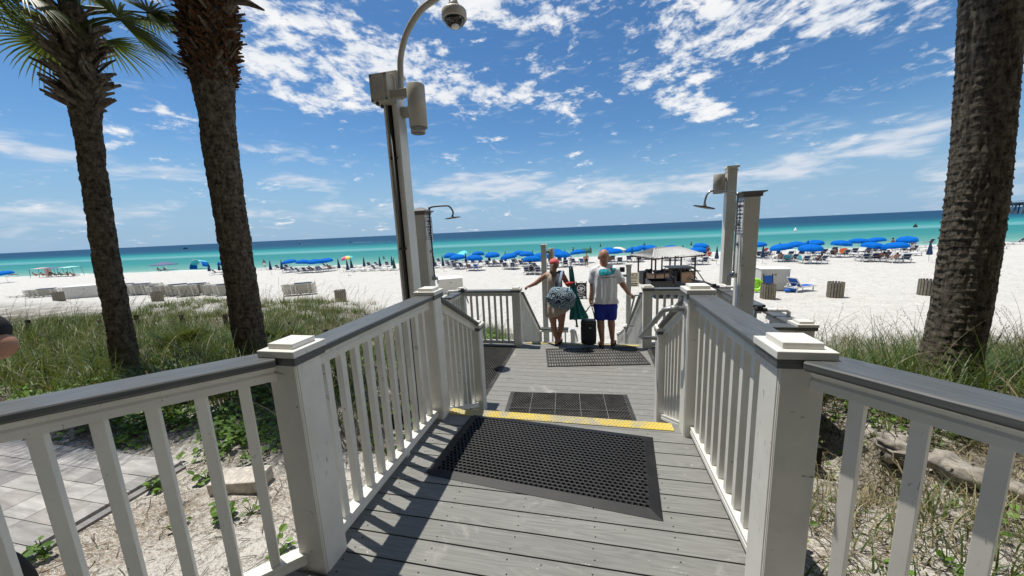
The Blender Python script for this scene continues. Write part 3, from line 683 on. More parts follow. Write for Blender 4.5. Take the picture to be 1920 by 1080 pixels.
# ---------------------------------------------------------------- unseen tower and flat roof added behind the viewer to block sky light
mat('blocker_wall', base=(0.16, 0.15, 0.13), rough=0.8); mat('blocker_glass', base=(0.03, 0.035, 0.04), rough=0.2)
ht = thing('sky_blocker_tower', 'unseen balconied tower block added behind the viewer to block sky light', 'sky blocker', (0, -7.0, 0))
MB().box((0, -4, 23), (70, 8, 47)).build('wall', 'blocker_wall', ht)
sl = MB(); gl = MB()
for k in range(14):
    sl.box((0, 0.9, 3.4 + 3.1 * k), (70, 1.8, 0.22)); gl.box((0, 0.03, 4.9 + 3.1 * k), (68, 0.05, 2.3))
sl.build('balcony_slabs', 'blocker_wall', ht); gl.build('glazing', 'blocker_glass', ht)
rf = thing('sky_blocker_roof', 'unseen flat roof on columns added behind the viewer to block sky light', 'porch', (0, -4.6, 0))  # roof added out of view, shuts off more light from behind
MB().box((0, 0, 2.9), (9, 4.4, 0.25)).build('roof', 'blocker_wall', rf)
for q in (-4.2, 4.2): MB().box((q, 1.9, 1.2), (.3, .3, 3.3)).build('column', 'blocker_wall', rf)
# ---------------------------------------------------------------- lettering
def lettering(text, size, m_, parent, loc, rot, name='lettering', depth=0.0015, align='CENTER', shear=0.0, sx_=1.0):
    cu = bpy.data.curves.new(name, 'FONT'); cu.body = text; cu.size = size; cu.align_x = align; cu.extrude = depth; cu.shear = shear
    o = bpy.data.objects.new(name, cu)
    C.objects.link(o); bpy.context.view_layer.update()
    me = bpy.data.meshes.new_from_object(o); bpy.data.objects.remove(o); bpy.data.curves.remove(cu)
    if not me.vertices: return None
    me.materials.clear(); me.materials.append(MATS[m_])
    o = bpy.data.objects.new(name, me); C.objects.link(o); o.parent = parent; o.location = loc; o.rotation_euler = rot; o.scale = (sx_, 1, 1)
    return o
def V(p): return Vector(p)
def cyl_lamp(parent, c, r, h, m_='lamp_taupe', arm_to=None, tilt=0.0):
    c = V(c); rt = Matrix.Rotation(tilt, 3, 'Y')
    b = MB().lathe([(r * 0.96, h / 2 + .004), (r, h / 2), (r, -h / 2), (r * 0.97, -h / 2)][::-1], c, 28, rt)
    o = b.build('lamp_housing', m_, parent, smooth=False)
    for p in o.data.polygons: p.use_smooth = len(p.vertices) == 4
    MB().lathe([(r * 0.90, -h / 2 + 0.01), (r * 0.90, -h / 2 - 0.004)][::-1], c, 20, rt).build('lens', 'black_plastic', o)
    if arm_to is not None: MB().bar(c, arm_to, 0.045, 0.05).build('arm', m_, parent, bevel=0.003)
    return o
# ---------------------------------------------------------------- tall light and camera pole
LPX, LPY = -1.975, 3.58
lp = thing('light_pole', 'tall white post with gooseneck camera arm and spotlight behind the left railing', 'light pole')
b = MB(); b.box((LPX, LPY, 1.25), (0.13, 0.14, 3.9)); 
for sx_ in (-1, 1): b.box((LPX + sx_ * 0.067, LPY - 0.012, 1.25), (0.022, 0.166, 3.9))
b.build('pole', 'white_vinyl', lp, bevel=0.003)
cdt = MB().tube([(LPX - 0.02, LPY - 0.088, -0.6), (LPX - 0.02, LPY - 0.088, 2.95)], 0.014, 10)
MB().box((LPX - 0.015, LPY - 0.0735, 1.15), (0.040, 0.006, 3.7)).build('channel', 'dark_gap', lp)
cdt.build('conduit', 'dark_metal', lp, smooth=True)
for z in (1.45, 2.4, 0.5): MB().box((LPX - 0.02, LPY - 0.083, z), (0.075, 0.03, 0.022)).build('clamp', 'dark_metal', lp, bevel=.002)
MB().box((LPX + 0.01, LPY, 3.215), (0.19, 0.19, 0.03)).build('pole_cap', 'white_vinyl', lp, bevel=.004)
jb = MB().box((LPX - 0.035, LPY - 0.16, 3.04), (0.19, 0.13, 0.26)).build('junction_box', 'lamp_taupe', lp, bevel=.006)
MB().box((LPX - 0.035, LPY - 0.229, 3.04), (0.125, 0.008, 0.19)).build('cover_plate', 'lamp_taupe', jb, bevel=.002)
for sx_ in (-1, 1):
    for sz in (-1, 1): MB().tube([(LPX - 0.035 + sx_ * 0.078, LPY - 0.222, 3.04 + sz * 0.112), (LPX - 0.035 + sx_ * 0.078, LPY - 0.230, 3.04 + sz * 0.112)], 0.009, 8).build('screw', 'dark_metal', jb)
for y_ in (-.05, .03): MB().lathe([(0.016, -0.03), (0.016, 0)], (LPX - 0.07, LPY - 0.16 + y_, 2.912), 10).build('gland', 'dark_metal', jb)
yy = LPY - 0.06
gp = [aty(752, 185, yy), aty(751, 140, yy), aty(751, 110, yy), aty(758, 75, yy), aty(771, 45, yy), aty(790, 18, yy), aty(813, 0, yy), aty(832, -12, yy), aty(846, -12, yy), aty(850, 4, yy)]
def smoothpath(pts, n=6):
    pts = [V(p) for p in pts]; out = []
    for i in range(len(pts) - 1):
        p0 = pts[max(i - 1, 0)]; p1 = pts[i]; p2 = pts[i + 1]; p3 = pts[min(i + 2, len(pts) - 1)]
        for k in range(n):
            t_ = k / n; out.append(0.5 * ((2 * p1) + (p2 - p0) * t_ + (2 * p0 - 5 * p1 + 4 * p2 - p3) * t_ ** 2 + (3 * p1 - p0 - 3 * p2 + p3) * t_ ** 3))
    return out + [pts[-1]]
MB().tube(smoothpath(gp), 0.030, 14).build('gooseneck', 'lamp_taupe', lp, smooth=True)
kc = V(aty(850, 4, yy))
cm = MB().lathe([(0.058, -0.02), (0.058, 0.01), (0.045, 0.03), (0.036, 0.06), (0.03, 0.09)], kc + V((0, 0, -0.04)), 24).build('camera_neck', 'lamp_taupe', lp, smooth=True)
MB().lathe([(0.108, -0.155), (0.118, -0.145), (0.118, -0.085), (0.108, -0.07), (0.06, -0.06)], kc, 32).build('camera_housing', 'lamp_taupe', lp, smooth=True)
MB().lathe([(0.012, -0.225), (0.045, -0.218), (0.075, -0.200), (0.095, -0.175), (0.104, -0.150)], kc, 28).build('camera_dome', 'black_glass', lp, smooth=True)
MB().lathe([(0.03, -0.232), (0.036, -0.222), (0.036, -0.21)], kc + V((0.01, -0.02, 0)), 16).build('lens_ring', 'white_plastic', lp, smooth=True)
ct = V(aty(781, 160, LPY - 0.16)); cb_ = V(aty(783, 240, LPY - 0.16)); cc_ = (ct + cb_) / 2; hh = (ct - cb_).length
cyl_lamp(lp, cc_, 0.088, hh, arm_to=None)
MB().bar((LPX + 0.05, LPY - 0.16, ct.z - 0.055), (cc_.x - 0.07, LPY - 0.16, ct.z - 0.055), 0.05, 0.075).build('arm', 'lamp_taupe', lp, bevel=.004)
MB().tube([(LPX + 0.07, LPY, 2.86), (LPX + 0.17, LPY + 0.02, 2.86)], 0.055, 16).build('back_lamp_mount', 'lamp_taupe', lp, smooth=True)
cyl_lamp(lp, (LPX + 0.22, LPY + 0.04, 2.78), 0.075, 0.26)
# other lamp posts
def lamp_post(label, x, y, zt, wd, lx, lz, lr, lh, side=-1, dy=0.0):
    t_ = thing('lamp_post', label, 'lamp post', group='square lamp posts with cylinder lamps')
    MB().box((x, y, zt / 2 - 1.6), (wd, wd, zt + 3.2)).build('pole', 'white_vinyl', t_, bevel=.003)
    MB().box((x, y, zt + 0.012), (wd + .045, wd + .045, 0.03)).box((x, y, zt - 0.045), (wd + .02, wd + .02, 0.02)).build('pole_cap', 'white_vinyl', t_, bevel=.003)
    if lr:
        cyl_lamp(t_, (lx, y + dy, lz), lr, lh, 'lamp_taupe')
        MB().bar((x, y + dy, lz + lh * 0.22), (lx + (0.5 * lr if lx < x else -0.5 * lr), y + dy, lz + lh * 0.22), 0.05, 0.06).build('arm', 'lamp_taupe', t_)
    return t_
a = aty(1348, 345, 6.55); lamp_post('tall white lamp post rising behind the right shower head', 2.26, 6.55, 2.43, 0.14, a[0], a[2], 0.085, 0.30)
a = aty(1033.5, 478, 9.02); lamp_post('lamp post behind the woman at the foot of the beach stairs', -1.16, 9.05, 1.17, 0.13, a[0], a[2], 0.075, 0.34)
a = aty(1165, 504, 9.3); t_ = lamp_post('short lamp post between the man and the NO sign', 0.97, 9.3, 0.58, 0.115, 0, 0, 0, 0)
MB().box((a[0] + .02, 9.3, a[2] - .02), (0.12, 0.1, 0.12)).build('flood_light', 'dark_metal', t_, bevel=.004); MB().bar((a[0], 9.3, a[2] - 0.18), (0.97, 9.3, a[2] - 0.18), 0.05, 0.06).build('arm', 'lamp_taupe', t_)

# ---------------------------------------------------------------- showers
def shower(label, x, y, wd, zt, side, arm, head, headr, pyramid):
    """side: +1 pipework on the +x face, -1 on the -x face"""
    s = thing('beach_shower', label, 'beach shower')
    b = MB(); b.box((x, y, (zt - 1.2) / 2), (wd - .012, wd - .012, zt + 1.2))
    for sx_ in (-1, 1): b.box((x + sx_ * (wd / 2 - .004), y, (zt - 1.2) / 2), (0.012, wd - 0.04, zt + 1.198)); b.box((x, y + sx_ * (wd / 2 - .004), (zt - 1.2) / 2), (wd - 0.02, 0.012, zt + 1.196))
    p = b.build('post', 'white_vinyl', s, bevel=.003)
    hw = wd / 2
    cp = MB().add([(x + i * q, y + j * q, z) for q, z in ((hw + .012, zt), (hw + .012, zt + .035), (hw + .045, zt + .05), (hw + .045, zt + .062)) for i, j in ((-1, -1), (1, -1), (1, 1), (-1, 1))],
             [(0, 3, 2, 1)] + [(k * 4 + i, k * 4 + (i + 1) % 4, k * 4 + 4 + (i + 1) % 4, k * 4 + 4 + i) for k in range(3) for i in range(4)] + ([(12, 13, 14, 15)] if not pyramid else []))
    if pyramid: cp.add([(x + i * (hw + .045), y + j * (hw + .045), zt + .062) for i, j in ((-1, -1), (1, -1), (1, 1), (-1, 1))] + [(x, y, zt + .125)], [(0, 1, 4), (1, 2, 4), (2, 3, 4), (3, 0, 4), (3, 2, 1, 0)])
    cp.build('post_cap', 'cap_grey', p)
    pts = [V(q) for q in arm]
    MB().tube(smoothpath(pts, 5), 0.0125, 10).build('pipe', 'dark_metal' if pyramid else 'steel', s, smooth=True)
    hd = V(head); rt = Matrix.Rotation(R(-6 if side > 0 else 14), 3, 'Y')
    MB().lathe([(headr, 0.0), (headr, 0.006), (headr * .5, 0.014), (0.02, 0.02), (0.014, 0.045)], hd, 28, rt).build('shower_head', 'dark_metal', s, smooth=True)
    px_ = pts[0].x
    for fz in (0.42, 0.68):
        z = pts[0].z + (pts[1].z - pts[0].z) * fz + 0.0
        MB().tube([(x + side * hw, y, z), (px_ + side * .01, y, z)], 0.014, 10).tube([(x + side * hw, y, z), (x + side * (hw + .012), y, z)], 0.032, 12).build('bracket', 'steel', s, smooth=True)
    z = pts[0].z
    MB().tube([(x + side * hw, y, z), (px_ + side * .05, y, z)], 0.024, 12).tube([(px_ - .0, y, z - .03), (px_, y, z + .05)], 0.022, 12).build('valve', 'steel', s, smooth=True)
    MB().tube(smoothpath([(px_ + side * .05, y, z), (px_ + side * .065, y - .01, z - .03), (px_ + side * .055, y - .01, z - .09), (px_ + side * .04, y, z - .03)], 4), 0.005, 6).build('pull_ring', 'steel', s, smooth=True)
    sg = empty('sign', (x + side * (hw + .006), y + 0.0, zt - 0.22), R(90 if side > 0 else -90)); sg.parent = s
    MB().box((0, 0, 0), (0.25, 0.008, 0.40)).build('board', 'sign_white', sg, bevel=.001)
    bd = MB()
    for z, l_ in ((.175, .22), (-.175, .22)): bd.box((0, -0.0055, z), (l_, .003, .007))
    for x__ in (-.115, .115): bd.box((x__, -0.0055, 0), (.004, .003, .357))
    bd.box((0, -.0055, -.075), (.15, .003, .005)); bd.build('border', 'ink', sg)
    for tx, z, sz, m_, sh in (('Calypso', .105, .062, 'ink_maroon', .3), ('Resort & Towers', .066, .021, 'ink', 0), ('Help Preserve', .015, .036, 'ink', 0), ('Our Beach', -.03, .036, 'ink', 0), ('Thank you', -.062, .02, 'ink', .1), ('Please rinse here', -.115, .02, 'ink', 0), ('No glass on the beach', -.148, .02, 'ink', 0)):
        lettering(tx, sz, m_, sg, (0, -.0055, z), (R(90), 0, 0), shear=sh)
    return s
y = 5.30
A0 = V(aty(816, 522, y)); A1 = V(aty(804, 400, y)); ax_ = (A0.x + A1.x) / 2
arm = [(ax_, y, A0.z), (ax_, y, A1.z), (ax_ + .01, y, A1.z + .06), (ax_ + .05, y, A1.z + .095)] + [aty(832, 386, y), aty(842, 387, y), aty(849, 396, y), aty(849, 404, y)]
hd = aty(849, 409, y)
shower('left beach shower with black rain head on a white post behind the light pole', -2.64, y, 0.215, 1.90, 1, arm, hd, 0.125, True)
y = 4.84
A0 = V(aty(1379, 516, y)); A1 = V(aty(1378, 375, y)); ax_ = (A0.x + A1.x) / 2
arm = [(ax_, y, A0.z), (ax_, y, A1.z), (ax_ - .01, y, A1.z + .06), (ax_ - .06, y, A1.z + .09)] + [aty(1338, 358, y), aty(1328, 362, y), aty(1323, 372, y), aty(1321, 383, y)]
shower('right beach shower on the white post nearest the camera', 1.885, y, 0.18, 1.86, -1, arm, aty(1320, 389, y), 0.125, False)
def faucet(label, p, dirx, lever=-1):
    f = thing('rail_faucet', label, 'faucet', p)
    f.rotation_euler = (0, 0, math.atan2(dirx[1], dirx[0]))
    MB().tube([(0.28, 0, -0.08), (0.28, 0, 0), (0.26, 0, 0.02), (0.03, 0, 0.02)], 0.02, 10).tube([(0.14, 0, 0.02), (0.17, 0, 0.02)], 0.027, 10).build('pipe', 'white_plastic', f, smooth=True)
    MB().tube([(0.07, 0, 0.02), (-0.05, 0, 0.02)], 0.022, 10).box((0, 0, 0.045), (0.05, 0.04, 0.04)).build('valve', 'dark_metal', f)
    MB().bar((-0.03, 0, 0.055), (-0.09, lever * 0.02, -0.20), 0.012, 0.02).build('lever', 'steel', f)
    return f
faucet('white pipe with lever faucet over the rail beside the right shower post', (1.90, 4.42, 0.55), (1, -0.1))
faucet('lever faucet behind the right shower post near the lamp post', (1.92, 6.00, 0.55), (1, -0.1))
faucet('lever faucet on the rail by the left shower', (-2.20, 5.75, 0.55), (-1, 0.05))

# ---------------------------------------------------------------- palms
def trunk_mesh(path, radii, rings, seg, disp, name, m_, parent, seed=0):
    P_ = smoothpath(path, 8); n = len(P_)
    # resample
    L = [0]
    for i in range(1, n): L.append(L[-1] + (P_[i] - P_[i - 1]).length)
    T = L[-1]; zz = [i / (rings - 1) * T for i in range(rings)]
    vs = []; px = np.interp(zz, L, [p.x for p in P_]); py = np.interp(zz, L, [p.y for p in P_]); pz = np.interp(zz, L, [p.z for p in P_])
    rr = np.interp([q / T for q in zz], [a for a, b in radii], [b for a, b in radii])
    for i in range(rings):
        for k in range(seg):
            a = 2 * math.pi * k / seg; c, s_ = math.cos(a), math.sin(a)
            d_ = disp(a, zz[i], c, s_, seed)
            r_ = rr[i] + d_
            vs.append((px[i] + c * r_, py[i] + s_ * r_, pz[i]))
    vs = np.array(vs); ii = np.arange((rings - 1) * seg); a_, k_ = ii // seg, ii % seg; k2 = (k_ + 1) % seg
    f = np.stack([a_ * seg + k_, a_ * seg + k2, (a_ + 1) * seg + k2, (a_ + 1) * seg + k_], 1)
    o = npmesh(name, vs, f, m_, smooth=False); o.parent = parent; return o, (px, py, pz, rr)
def disp_rough(a, z, c, s_, sd):
    n1 = noise.noise((c * 2.2 + sd, s_ * 2.2, z * 3.2)); n2 = noise.noise((c * 6 + sd, s_ * 6, z * 11)); n3 = abs(noise.noise((c * 11, s_ * 11 + sd, z * 16)))
    ch = abs(noise.noise((c * 4.5 + sd, s_ * 4.5, z * 5.5 + 9)))
    return 0.016 * n1 + 0.014 * n2 + 0.016 * n3 - (0.02 if ch < 0.06 else 0)
def disp_ring(a, z, c, s_, sd):
    w_ = z + 0.03 * noise.noise((c * 1.5, s_ * 1.5, z * 1.2)) + 0.012 * math.sin(a * 2 + z)
    w_ += 0.035 * noise.noise((c * 0.8 + 7, s_ * 0.8, z * 3.1)); w_ += 0.012 * noise.noise((c * 5, s_ * 5, z * 1.5)); ph = (w_ / 0.082) % 1.0
    ridge = 0.013 * max(0, 1 - ph / 0.22) + 0.004 * (1 - ph)
    n2 = noise.noise((c * 7 + sd, s_ * 7, z * 9)); crk = abs(noise.noise((c * 9 + sd, s_ * 9, z * 2.2)))
    k = 0.6 + 0.6 * noise.noise((c * 2, s_ * 2, z * 1.3 + 4))
    return ridge * max(0.0, k * 1.6 - .5) + 0.007 * n2 + 0.004 * noise.noise((c * 3 + 2, s_ * 3, z * 2.4)) + 0.004 * noise.noise((c * 16, s_ * 16, z * 22)) - (0.016 * (1 - crk / 0.09) if crk < 0.09 else 0)
def fan(frm, base, out, petiole, leaf, nl, droop, parent, spread=115, seed=0, roll=0.0):
    """one fan frond: bent petiole and a fan of folded leaflets"""
    r_ = random.Random(seed); base = V(base); o_ = V(out).normalized()
    pts = []; p = base.copy(); d_ = o_.copy()
    for i in range(9):
        pts.append(p.copy()); p = p + d_ * (petiole / 8); d_ = (d_ + V((0, 0, -0.045 * droop))).normalized()
    b = MB().tube(pts, [0.028 - 0.0022 * i for i in range(9)], 6, rnd=0.4)
    side = d_.cross(V((0, 0, 1))).normalized(); up = side.cross(d_).normalized()
    side = (side * math.cos(roll) + up * math.sin(roll)).normalized(); up = side.cross(d_).normalized()
    tip = pts[-1]
    for k in range(nl):
        a = R(-spread + 2 * spread * k / (nl - 1)) + r_.uniform(-0.03, 0.03)
        ld_ = (d_ * math.cos(a) + side * math.sin(a)).normalized(); ln = leaf * (0.72 + 0.28 * math.cos(a * 0.7)) * r_.uniform(0.85, 1.08)
        wd = 0.019; q = tip.copy(); dd = ld_.copy(); row = []
        sag = droop * r_.uniform(0.7, 1.5)
        for i in range(7):
            t_ = i / 6; wv = wd * (0.35 + 1.3 * t_ if t_ < 0.35 else 0.8 * (1 - ((t_ - 0.35) / 0.65)) ** 0.8 + 0.03)
            nside = dd.cross(up).normalized()
            row.append((q - nside * wv, q + up * wv * 0.5, q + nside * wv))
            q = q + dd * (ln / 6); dd = (dd + V((0, 0, -0.10 * sag * t_ * 1.6)) ).normalized()
        vs = [v for r3 in row for v in r3]; fs = []
        for i in range(6): fs += [(i * 3, i * 3 + 1, i * 3 + 4, i * 3 + 3), (i * 3 + 1, i * 3 + 2, i * 3 + 5, i * 3 + 4)]
        b.add(vs, fs, r_.uniform(0.05, 1))
    o = b.build('frond', 'frond_green', parent); return o
def boots(path_fn, z0, z1, n, r0, length, parent, name, m_, up=0.75, wide=0.09, seed=3, jag=1.0):
    r_ = random.Random(seed); b = MB()
    for k in range(n):
        f = k / n; z = z0 + (z1 - z0) * f; a = k * 2.399963 + r_.uniform(-.2, .2)
        cx, cy = path_fn(z); rad = r0(f); o_ = V((math.cos(a), math.sin(a), 0)); tn = V((-math.sin(a), math.cos(a), 0))
        lean = r_.uniform(-0.75, 0.75) * jag
        d_ = (o_ * (1 - up) + V((0, 0, up)) + tn * lean * 0.8).normalized(); L_ = length * r_.uniform(0.6, 1.15); q = V((cx, cy, z)) + o_ * rad * 0.85
        row = []; wd = wide * r_.uniform(0.75, 1.1)
        sd_ = d_.cross(o_).normalized()
        for i in range(6):
            t_ = i / 5; w_ = wd * (1 - 0.55 * t_) * 0.5; th = 0.012 * (1 - .5 * t_); nn = sd_.cross(d_).normalized()
            row.append([q - sd_ * w_ - nn * th * .3, q - sd_ * w_ + nn * th * .4, q + nn * th * 1.3, q + sd_ * w_ + nn * th * .4, q + sd_ * w_ - nn * th * .3, q - nn * th])
            q = q + d_ * (L_ / 5); d_ = (d_ + o_ * 0.13 * (1.2 if i > 2 else 0.4)).normalized()
        vs = [v for rr in row for v in rr]; N = 6
        fs = [(i * N + k2, i * N + (k2 + 1) % N, (i + 1) * N + (k2 + 1) % N, (i + 1) * N + k2) for i in range(5) for k2 in range(N)] + [tuple(range(N - 1, -1, -1)), tuple(range(5 * N, 6 * N))]
        b.add(vs, fs, r_.random())
    return b.build(name, m_, parent)
PG = 'palms beside the boardwalk'
# far left palm with criss-cross boots
p1 = thing('palm_tree', 'slim far left palm with criss-crossed leaf boots and green fan fronds', 'palm tree', (-7.47, 3.96, -0.6), group=PG)
base = V((-7.47, 3.96, -0.6))
pth = [V(q) - base for q in [(-7.50, 3.96, -0.8), (-7.47, 3.96, -0.45), (-7.386, 3.96, 0.46), (-7.344, 3.96, 1.32), (-7.249, 3.96, 2.13), (-7.159, 3.96, 2.9), (-7.05, 3.96, 3.62), (-6.95, 3.96, 4.3), (-6.88, 3.96, 4.9)]]
tr, info = trunk_mesh(pth, [(0, .185), (.08, .16), (.3, .142), (.7, .135), (.8, .17), (.95, .16), (1, .1)], 240, 56, disp_rough, 'trunk', 'palm_bark', p1, 1)
fn1 = lambda z: (float(np.interp(z, info[2], info[0])), float(np.interp(z, info[2], info[1])))
boots(fn1, 4.15, 5.3, 120, lambda f: 0.145 + 0.05 * math.sin(f * 3), 0.32, p1, 'leaf_boots', 'boot_bark', up=0.50, wide=0.085, seed=5, jag=1.5)
top = V((fn1(5.3)[0], fn1(5.3)[1], 5.35))
rr_ = random.Random(11)
tgt = V(aty(243, 32, 3.9)) - base
fan(None, top + V((.1, 0, -.15)), (tgt - top) + V((0, 0, .42)), 0.80, 1.0, 60, 1.5, p1, seed=1, spread=110, roll=0.5)
fan(None, top + V((.05, .1, -.1)), (tgt - top) + V((0.1, .5, .75)), 0.85, 0.95, 52, 1.6, p1, seed=71, spread=110, roll=-.3)
tgt = V(aty(48, 35, 3.7)) - base
fan(None, top + V((-.05, 0, 0)), (tgt - top) + V((0, -.1, .55)), 0.85, 1.05, 60, 1.9, p1, seed=2, spread=115, roll=-0.4)
tg2 = V(aty(85, 5, 3.6)) - base; fan(None, top + V((-.08, -.05, -.15)), (tg2 - top) + V((0, 0, .35)), 0.60, 0.80, 44, 2.4, p1, seed=73, spread=115, roll=.7)
tg2 = V(aty(20, 25, 4.3)) - base; fan(None, top + V((-.08, .05, -.1)), (tg2 - top) + V((0, 0, .3)), 0.9, 0.90, 46, 2.4, p1, seed=74, spread=115, roll=-.6)
fan(None, top + V((-.1, 0, .05)), (tgt - top) + V((.25, -.5, .9)), 0.9, 0.95, 52, 1.9, p1, seed=72, spread=110, roll=.4)
fan(None, top + V((-.05, -.1, 0)), (-0.62, -0.75, 0.25), 0.85, 0.85, 38, 1.6, p1, seed=3, spread=110, roll=0.3)
fan(None, top, (-0.5, 0.6, 0.3), 0.9, 0.8, 36, 1.6, p1, seed=4)
for k in range(11):
    a = k * 2.4 + 0.5; e = 0.35 + 0.06 * k
    fan(None, top + V((0, 0, .04 * k)), (math.cos(a), math.sin(a), e), 0.9, 0.85, 34, 1.1, p1, seed=20 + k, roll=rr_.uniform(-.5, .5))
for k in range(5):
    a = 0.4 + k * 1.25; MB().tube([top + V((0, 0, -.35)), top + V((.07 * math.cos(a), .07 * math.sin(a), .2)), top + V((.28 * math.cos(a), .28 * math.sin(a), .9))], [.055, .04, .02], 6).build('petiole', 'frond_green', p1)
# second palm with the shaggy top
p2 = thing('palm_tree', 'thicker left palm with shaggy brown fibre below its crown', 'palm tree', (-5.395, 4.41, -0.6), group=PG)
base = V((-5.395, 4.41, -0.6))
pth = [V(q) - base for q in [(-5.40, 4.41, -0.8), (-5.395, 4.41, -0.45), (-5.379, 4.41, 0.8), (-5.347, 4.41, 2.04), (-5.308, 4.41, 3.19), (-5.21, 4.41, 4.1), (-5.116, 4.41, 4.9), (-5.06, 4.41, 5.6)]]
tr, info2 = trunk_mesh(pth, [(0, .23), (.1, .205), (.35, .20), (.66, .205), (.74, .25), (1, .24)], 300, 72, disp_rough, 'trunk', 'palm_bark', p2, 5)
fn2 = lambda z: (float(np.interp(z, info2[2], info2[0])), float(np.interp(z, info2[2], info2[1])))
boots(fn2, 4.40, 6.2, 1000, lambda f: 0.215 + 0.10 * min(1, f * 4), 0.125, p2, 'fibre_boots', 'fibre_bark', up=0.30, wide=0.055, seed=8, jag=2.2)
boots(fn2, 4.5, 6.2, 60, lambda f: 0.25 + 0.06 * min(1, f * 4), 0.26, p2, 'leaf_boots', 'boot_bark', up=0.42, wide=0.07, seed=9, jag=2.0)
top = V((fn2(6.2)[0], fn2(6.2)[1], 6.2))
for k in range(16):
    a = k * 2.4; fan(None, top, (math.cos(a), math.sin(a), 0.5 + 0.05 * k), 1.0, 0.85, 30, 1.0, p2, seed=50 + k)
tq = V(aty(440, 2, 4.3)) - base; te = V(aty(495, 19, 4.3)) - base
MB().tube([tq + V((-.15, 0, -.1)), tq, (tq + te) / 2 + V((0, 0, .03)), te], [.05, .045, .04, .012], 6).build('broken_petiole', 'boot_bark', p2)
# right palm
p3 = thing('palm_tree', 'thick ring-scarred palm trunk standing in grass at the right', 'palm tree', (3.915, 4.69, -0.6), group=PG)
base = V((3.915, 4.69, -0.6))
pth = [V(q) - base for q in [(3.90, 4.69, -0.9), (3.915, 4.69, -0.45), (3.955, 4.69, 0.4), (3.948, 4.69, 1.275), (3.916, 4.69, 2.09), (3.861, 4.69, 2.85), (3.793, 4.69, 3.57), (3.70, 4.69, 4.6), (3.62, 4.69, 5.8), (3.58, 4.69, 6.6)]]
trunk_mesh(pth, [(0, .31), (.06, .27), (.14, .222), (.45, .202), (1, .19)], 620, 96, disp_ring, 'trunk', 'ringed_bark', p3, 9)
top = pth[-1]
for k in range(16):
    a = k * 2.4 + 1; fan(None, top, (math.cos(a), math.sin(a), 0.5 + 0.05 * k), 1.0, 0.85, 30, 1.0, p3, seed=80 + k)
# ---------------------------------------------------------------- organic shapes
def blob(name, prims, m_, parent=None, voxel=0.012, smooth=4, mats=None, sub=0):
    """one continuous surface grown round tapered limbs and ellipsoids"""
    bm = bmesh.new()
    for p in prims:
        if p[0] == 'c':
            _, a, b_, ra, rb = p; a = V(a); b_ = V(b_); ax = b_ - a; ln = ax.length
            if ln < 1e-5: ln = 1e-5; ax = V((0, 0, 1e-5))
            rt = V((0, 0, 1)).rotation_difference(ax.normalized()).to_matrix(); prof = []; si = (ra - rb) / ln; si = max(-.98, min(.98, si)); th = math.asin(si)
            for q in range(7): u = -math.pi / 2 + (math.pi / 2 + th) * q / 6; prof.append((max(ra * math.cos(u), 1e-4), ra * math.sin(u)))
            for q in range(7): u = th + (math.pi / 2 - th) * q / 6; prof.append((max(rb * math.cos(u), 1e-4), ln + rb * math.sin(u)))
            cpm = MB().lathe(prof, a, 14, rt); me = bpy.data.meshes.new('t'); me.from_pydata(cpm.v, [], cpm.f); bm.from_mesh(me); bpy.data.meshes.remove(me)
        elif p[0] == 'e':
            _, c, r_, rot = (list(p) + [None])[:4]
            M_ = Matrix.Translation(V(c)) @ (Euler(rot).to_matrix().to_4x4() if rot else Matrix.Identity(4)) @ Matrix.Diagonal((*r_, 1))
            bmesh.ops.create_icosphere(bm, subdivisions=3, radius=1.0, matrix=M_)
    me = bpy.data.meshes.new(name); bm.to_mesh(me); bm.free()
    o = bpy.data.objects.new(name, me); C.objects.link(o)
    md = o.modifiers.new('r', 'REMESH'); md.mode = 'VOXEL'; md.voxel_size = voxel
    if smooth: ms_ = o.modifiers.new('s', 'SMOOTH'); ms_.iterations = smooth; ms_.factor = 0.5
    dg = bpy.context.evaluated_depsgraph_get(); me2 = bpy.data.meshes.new_from_object(o.evaluated_get(dg))
    o.modifiers.clear(); o.data = me2; bpy.data.meshes.remove(me); me2.name = name
    me2.polygons.foreach_set('use_smooth', [True] * len(me2.polygons)); me2.materials.clear(); me2.materials.append(MATS[m_])
    if parent is not None: o.parent = parent
    return o
def recolor(o, m_):
    o.material_slots[0].link = 'OBJECT'; o.material_slots[0].material = MATS[m_]
mat('umbrella_blue', base=(0.0, 0.125, 0.50), spec=0.1, rough=0.8, var=0.10, scale=2)
mat('canvas_navy', base=(0.012, 0.04, 0.105), rough=0.8)
mat('canvas_green', base=(0.01, 0.10, 0.075), rough=0.8)
mat('canvas_teal', base=(0.015, 0.17, 0.16), rough=0.7, var=0.25, scale=10)
mat('canvas_cyan', base=(0.10, 0.62, 0.72), rough=0.7)
mat('canvas_cream', base=(0.75, 0.70, 0.52), rough=0.7)
mat('canvas_pink', base=(0.60, 0.40, 0.36), rough=0.8)
mat('canvas_slate', base=(0.10, 0.12, 0.22), rough=0.8)
mat('canvas_mint', base=(0.35, 0.68, 0.62), rough=0.8)
mat('navy_sling', base=(0.012, 0.035, 0.11), rough=0.8)
mat('blue_sling', base=(0.010, 0.10, 0.42), rough=0.8)
mat('chaise_white', base=(0.70, 0.69, 0.66), rough=0.5, var=0.08)
mat('chaise_cream', base=(0.55, 0.53, 0.46), rough=0.6, var=0.12)
mat('slat_wood', base=(0.20, 0.175, 0.13), rough=0.9, var=0.3, scale=9)
mat('box_cream', base=(0.55, 0.54, 0.50), rough=0.7, var=0.08)
mat('box_top', base=(0.80, 0.80, 0.78), rough=0.6, var=0.05)
mat('brown_post', base=(0.035, 0.015, 0.012), rough=0.7)
mat('wicker', base=(0.30, 0.20, 0.13), rough=0.9, var=0.3, scale=30)
mat('roof_white', base=(0.46, 0.46, 0.44), rough=0.6, var=0.1)
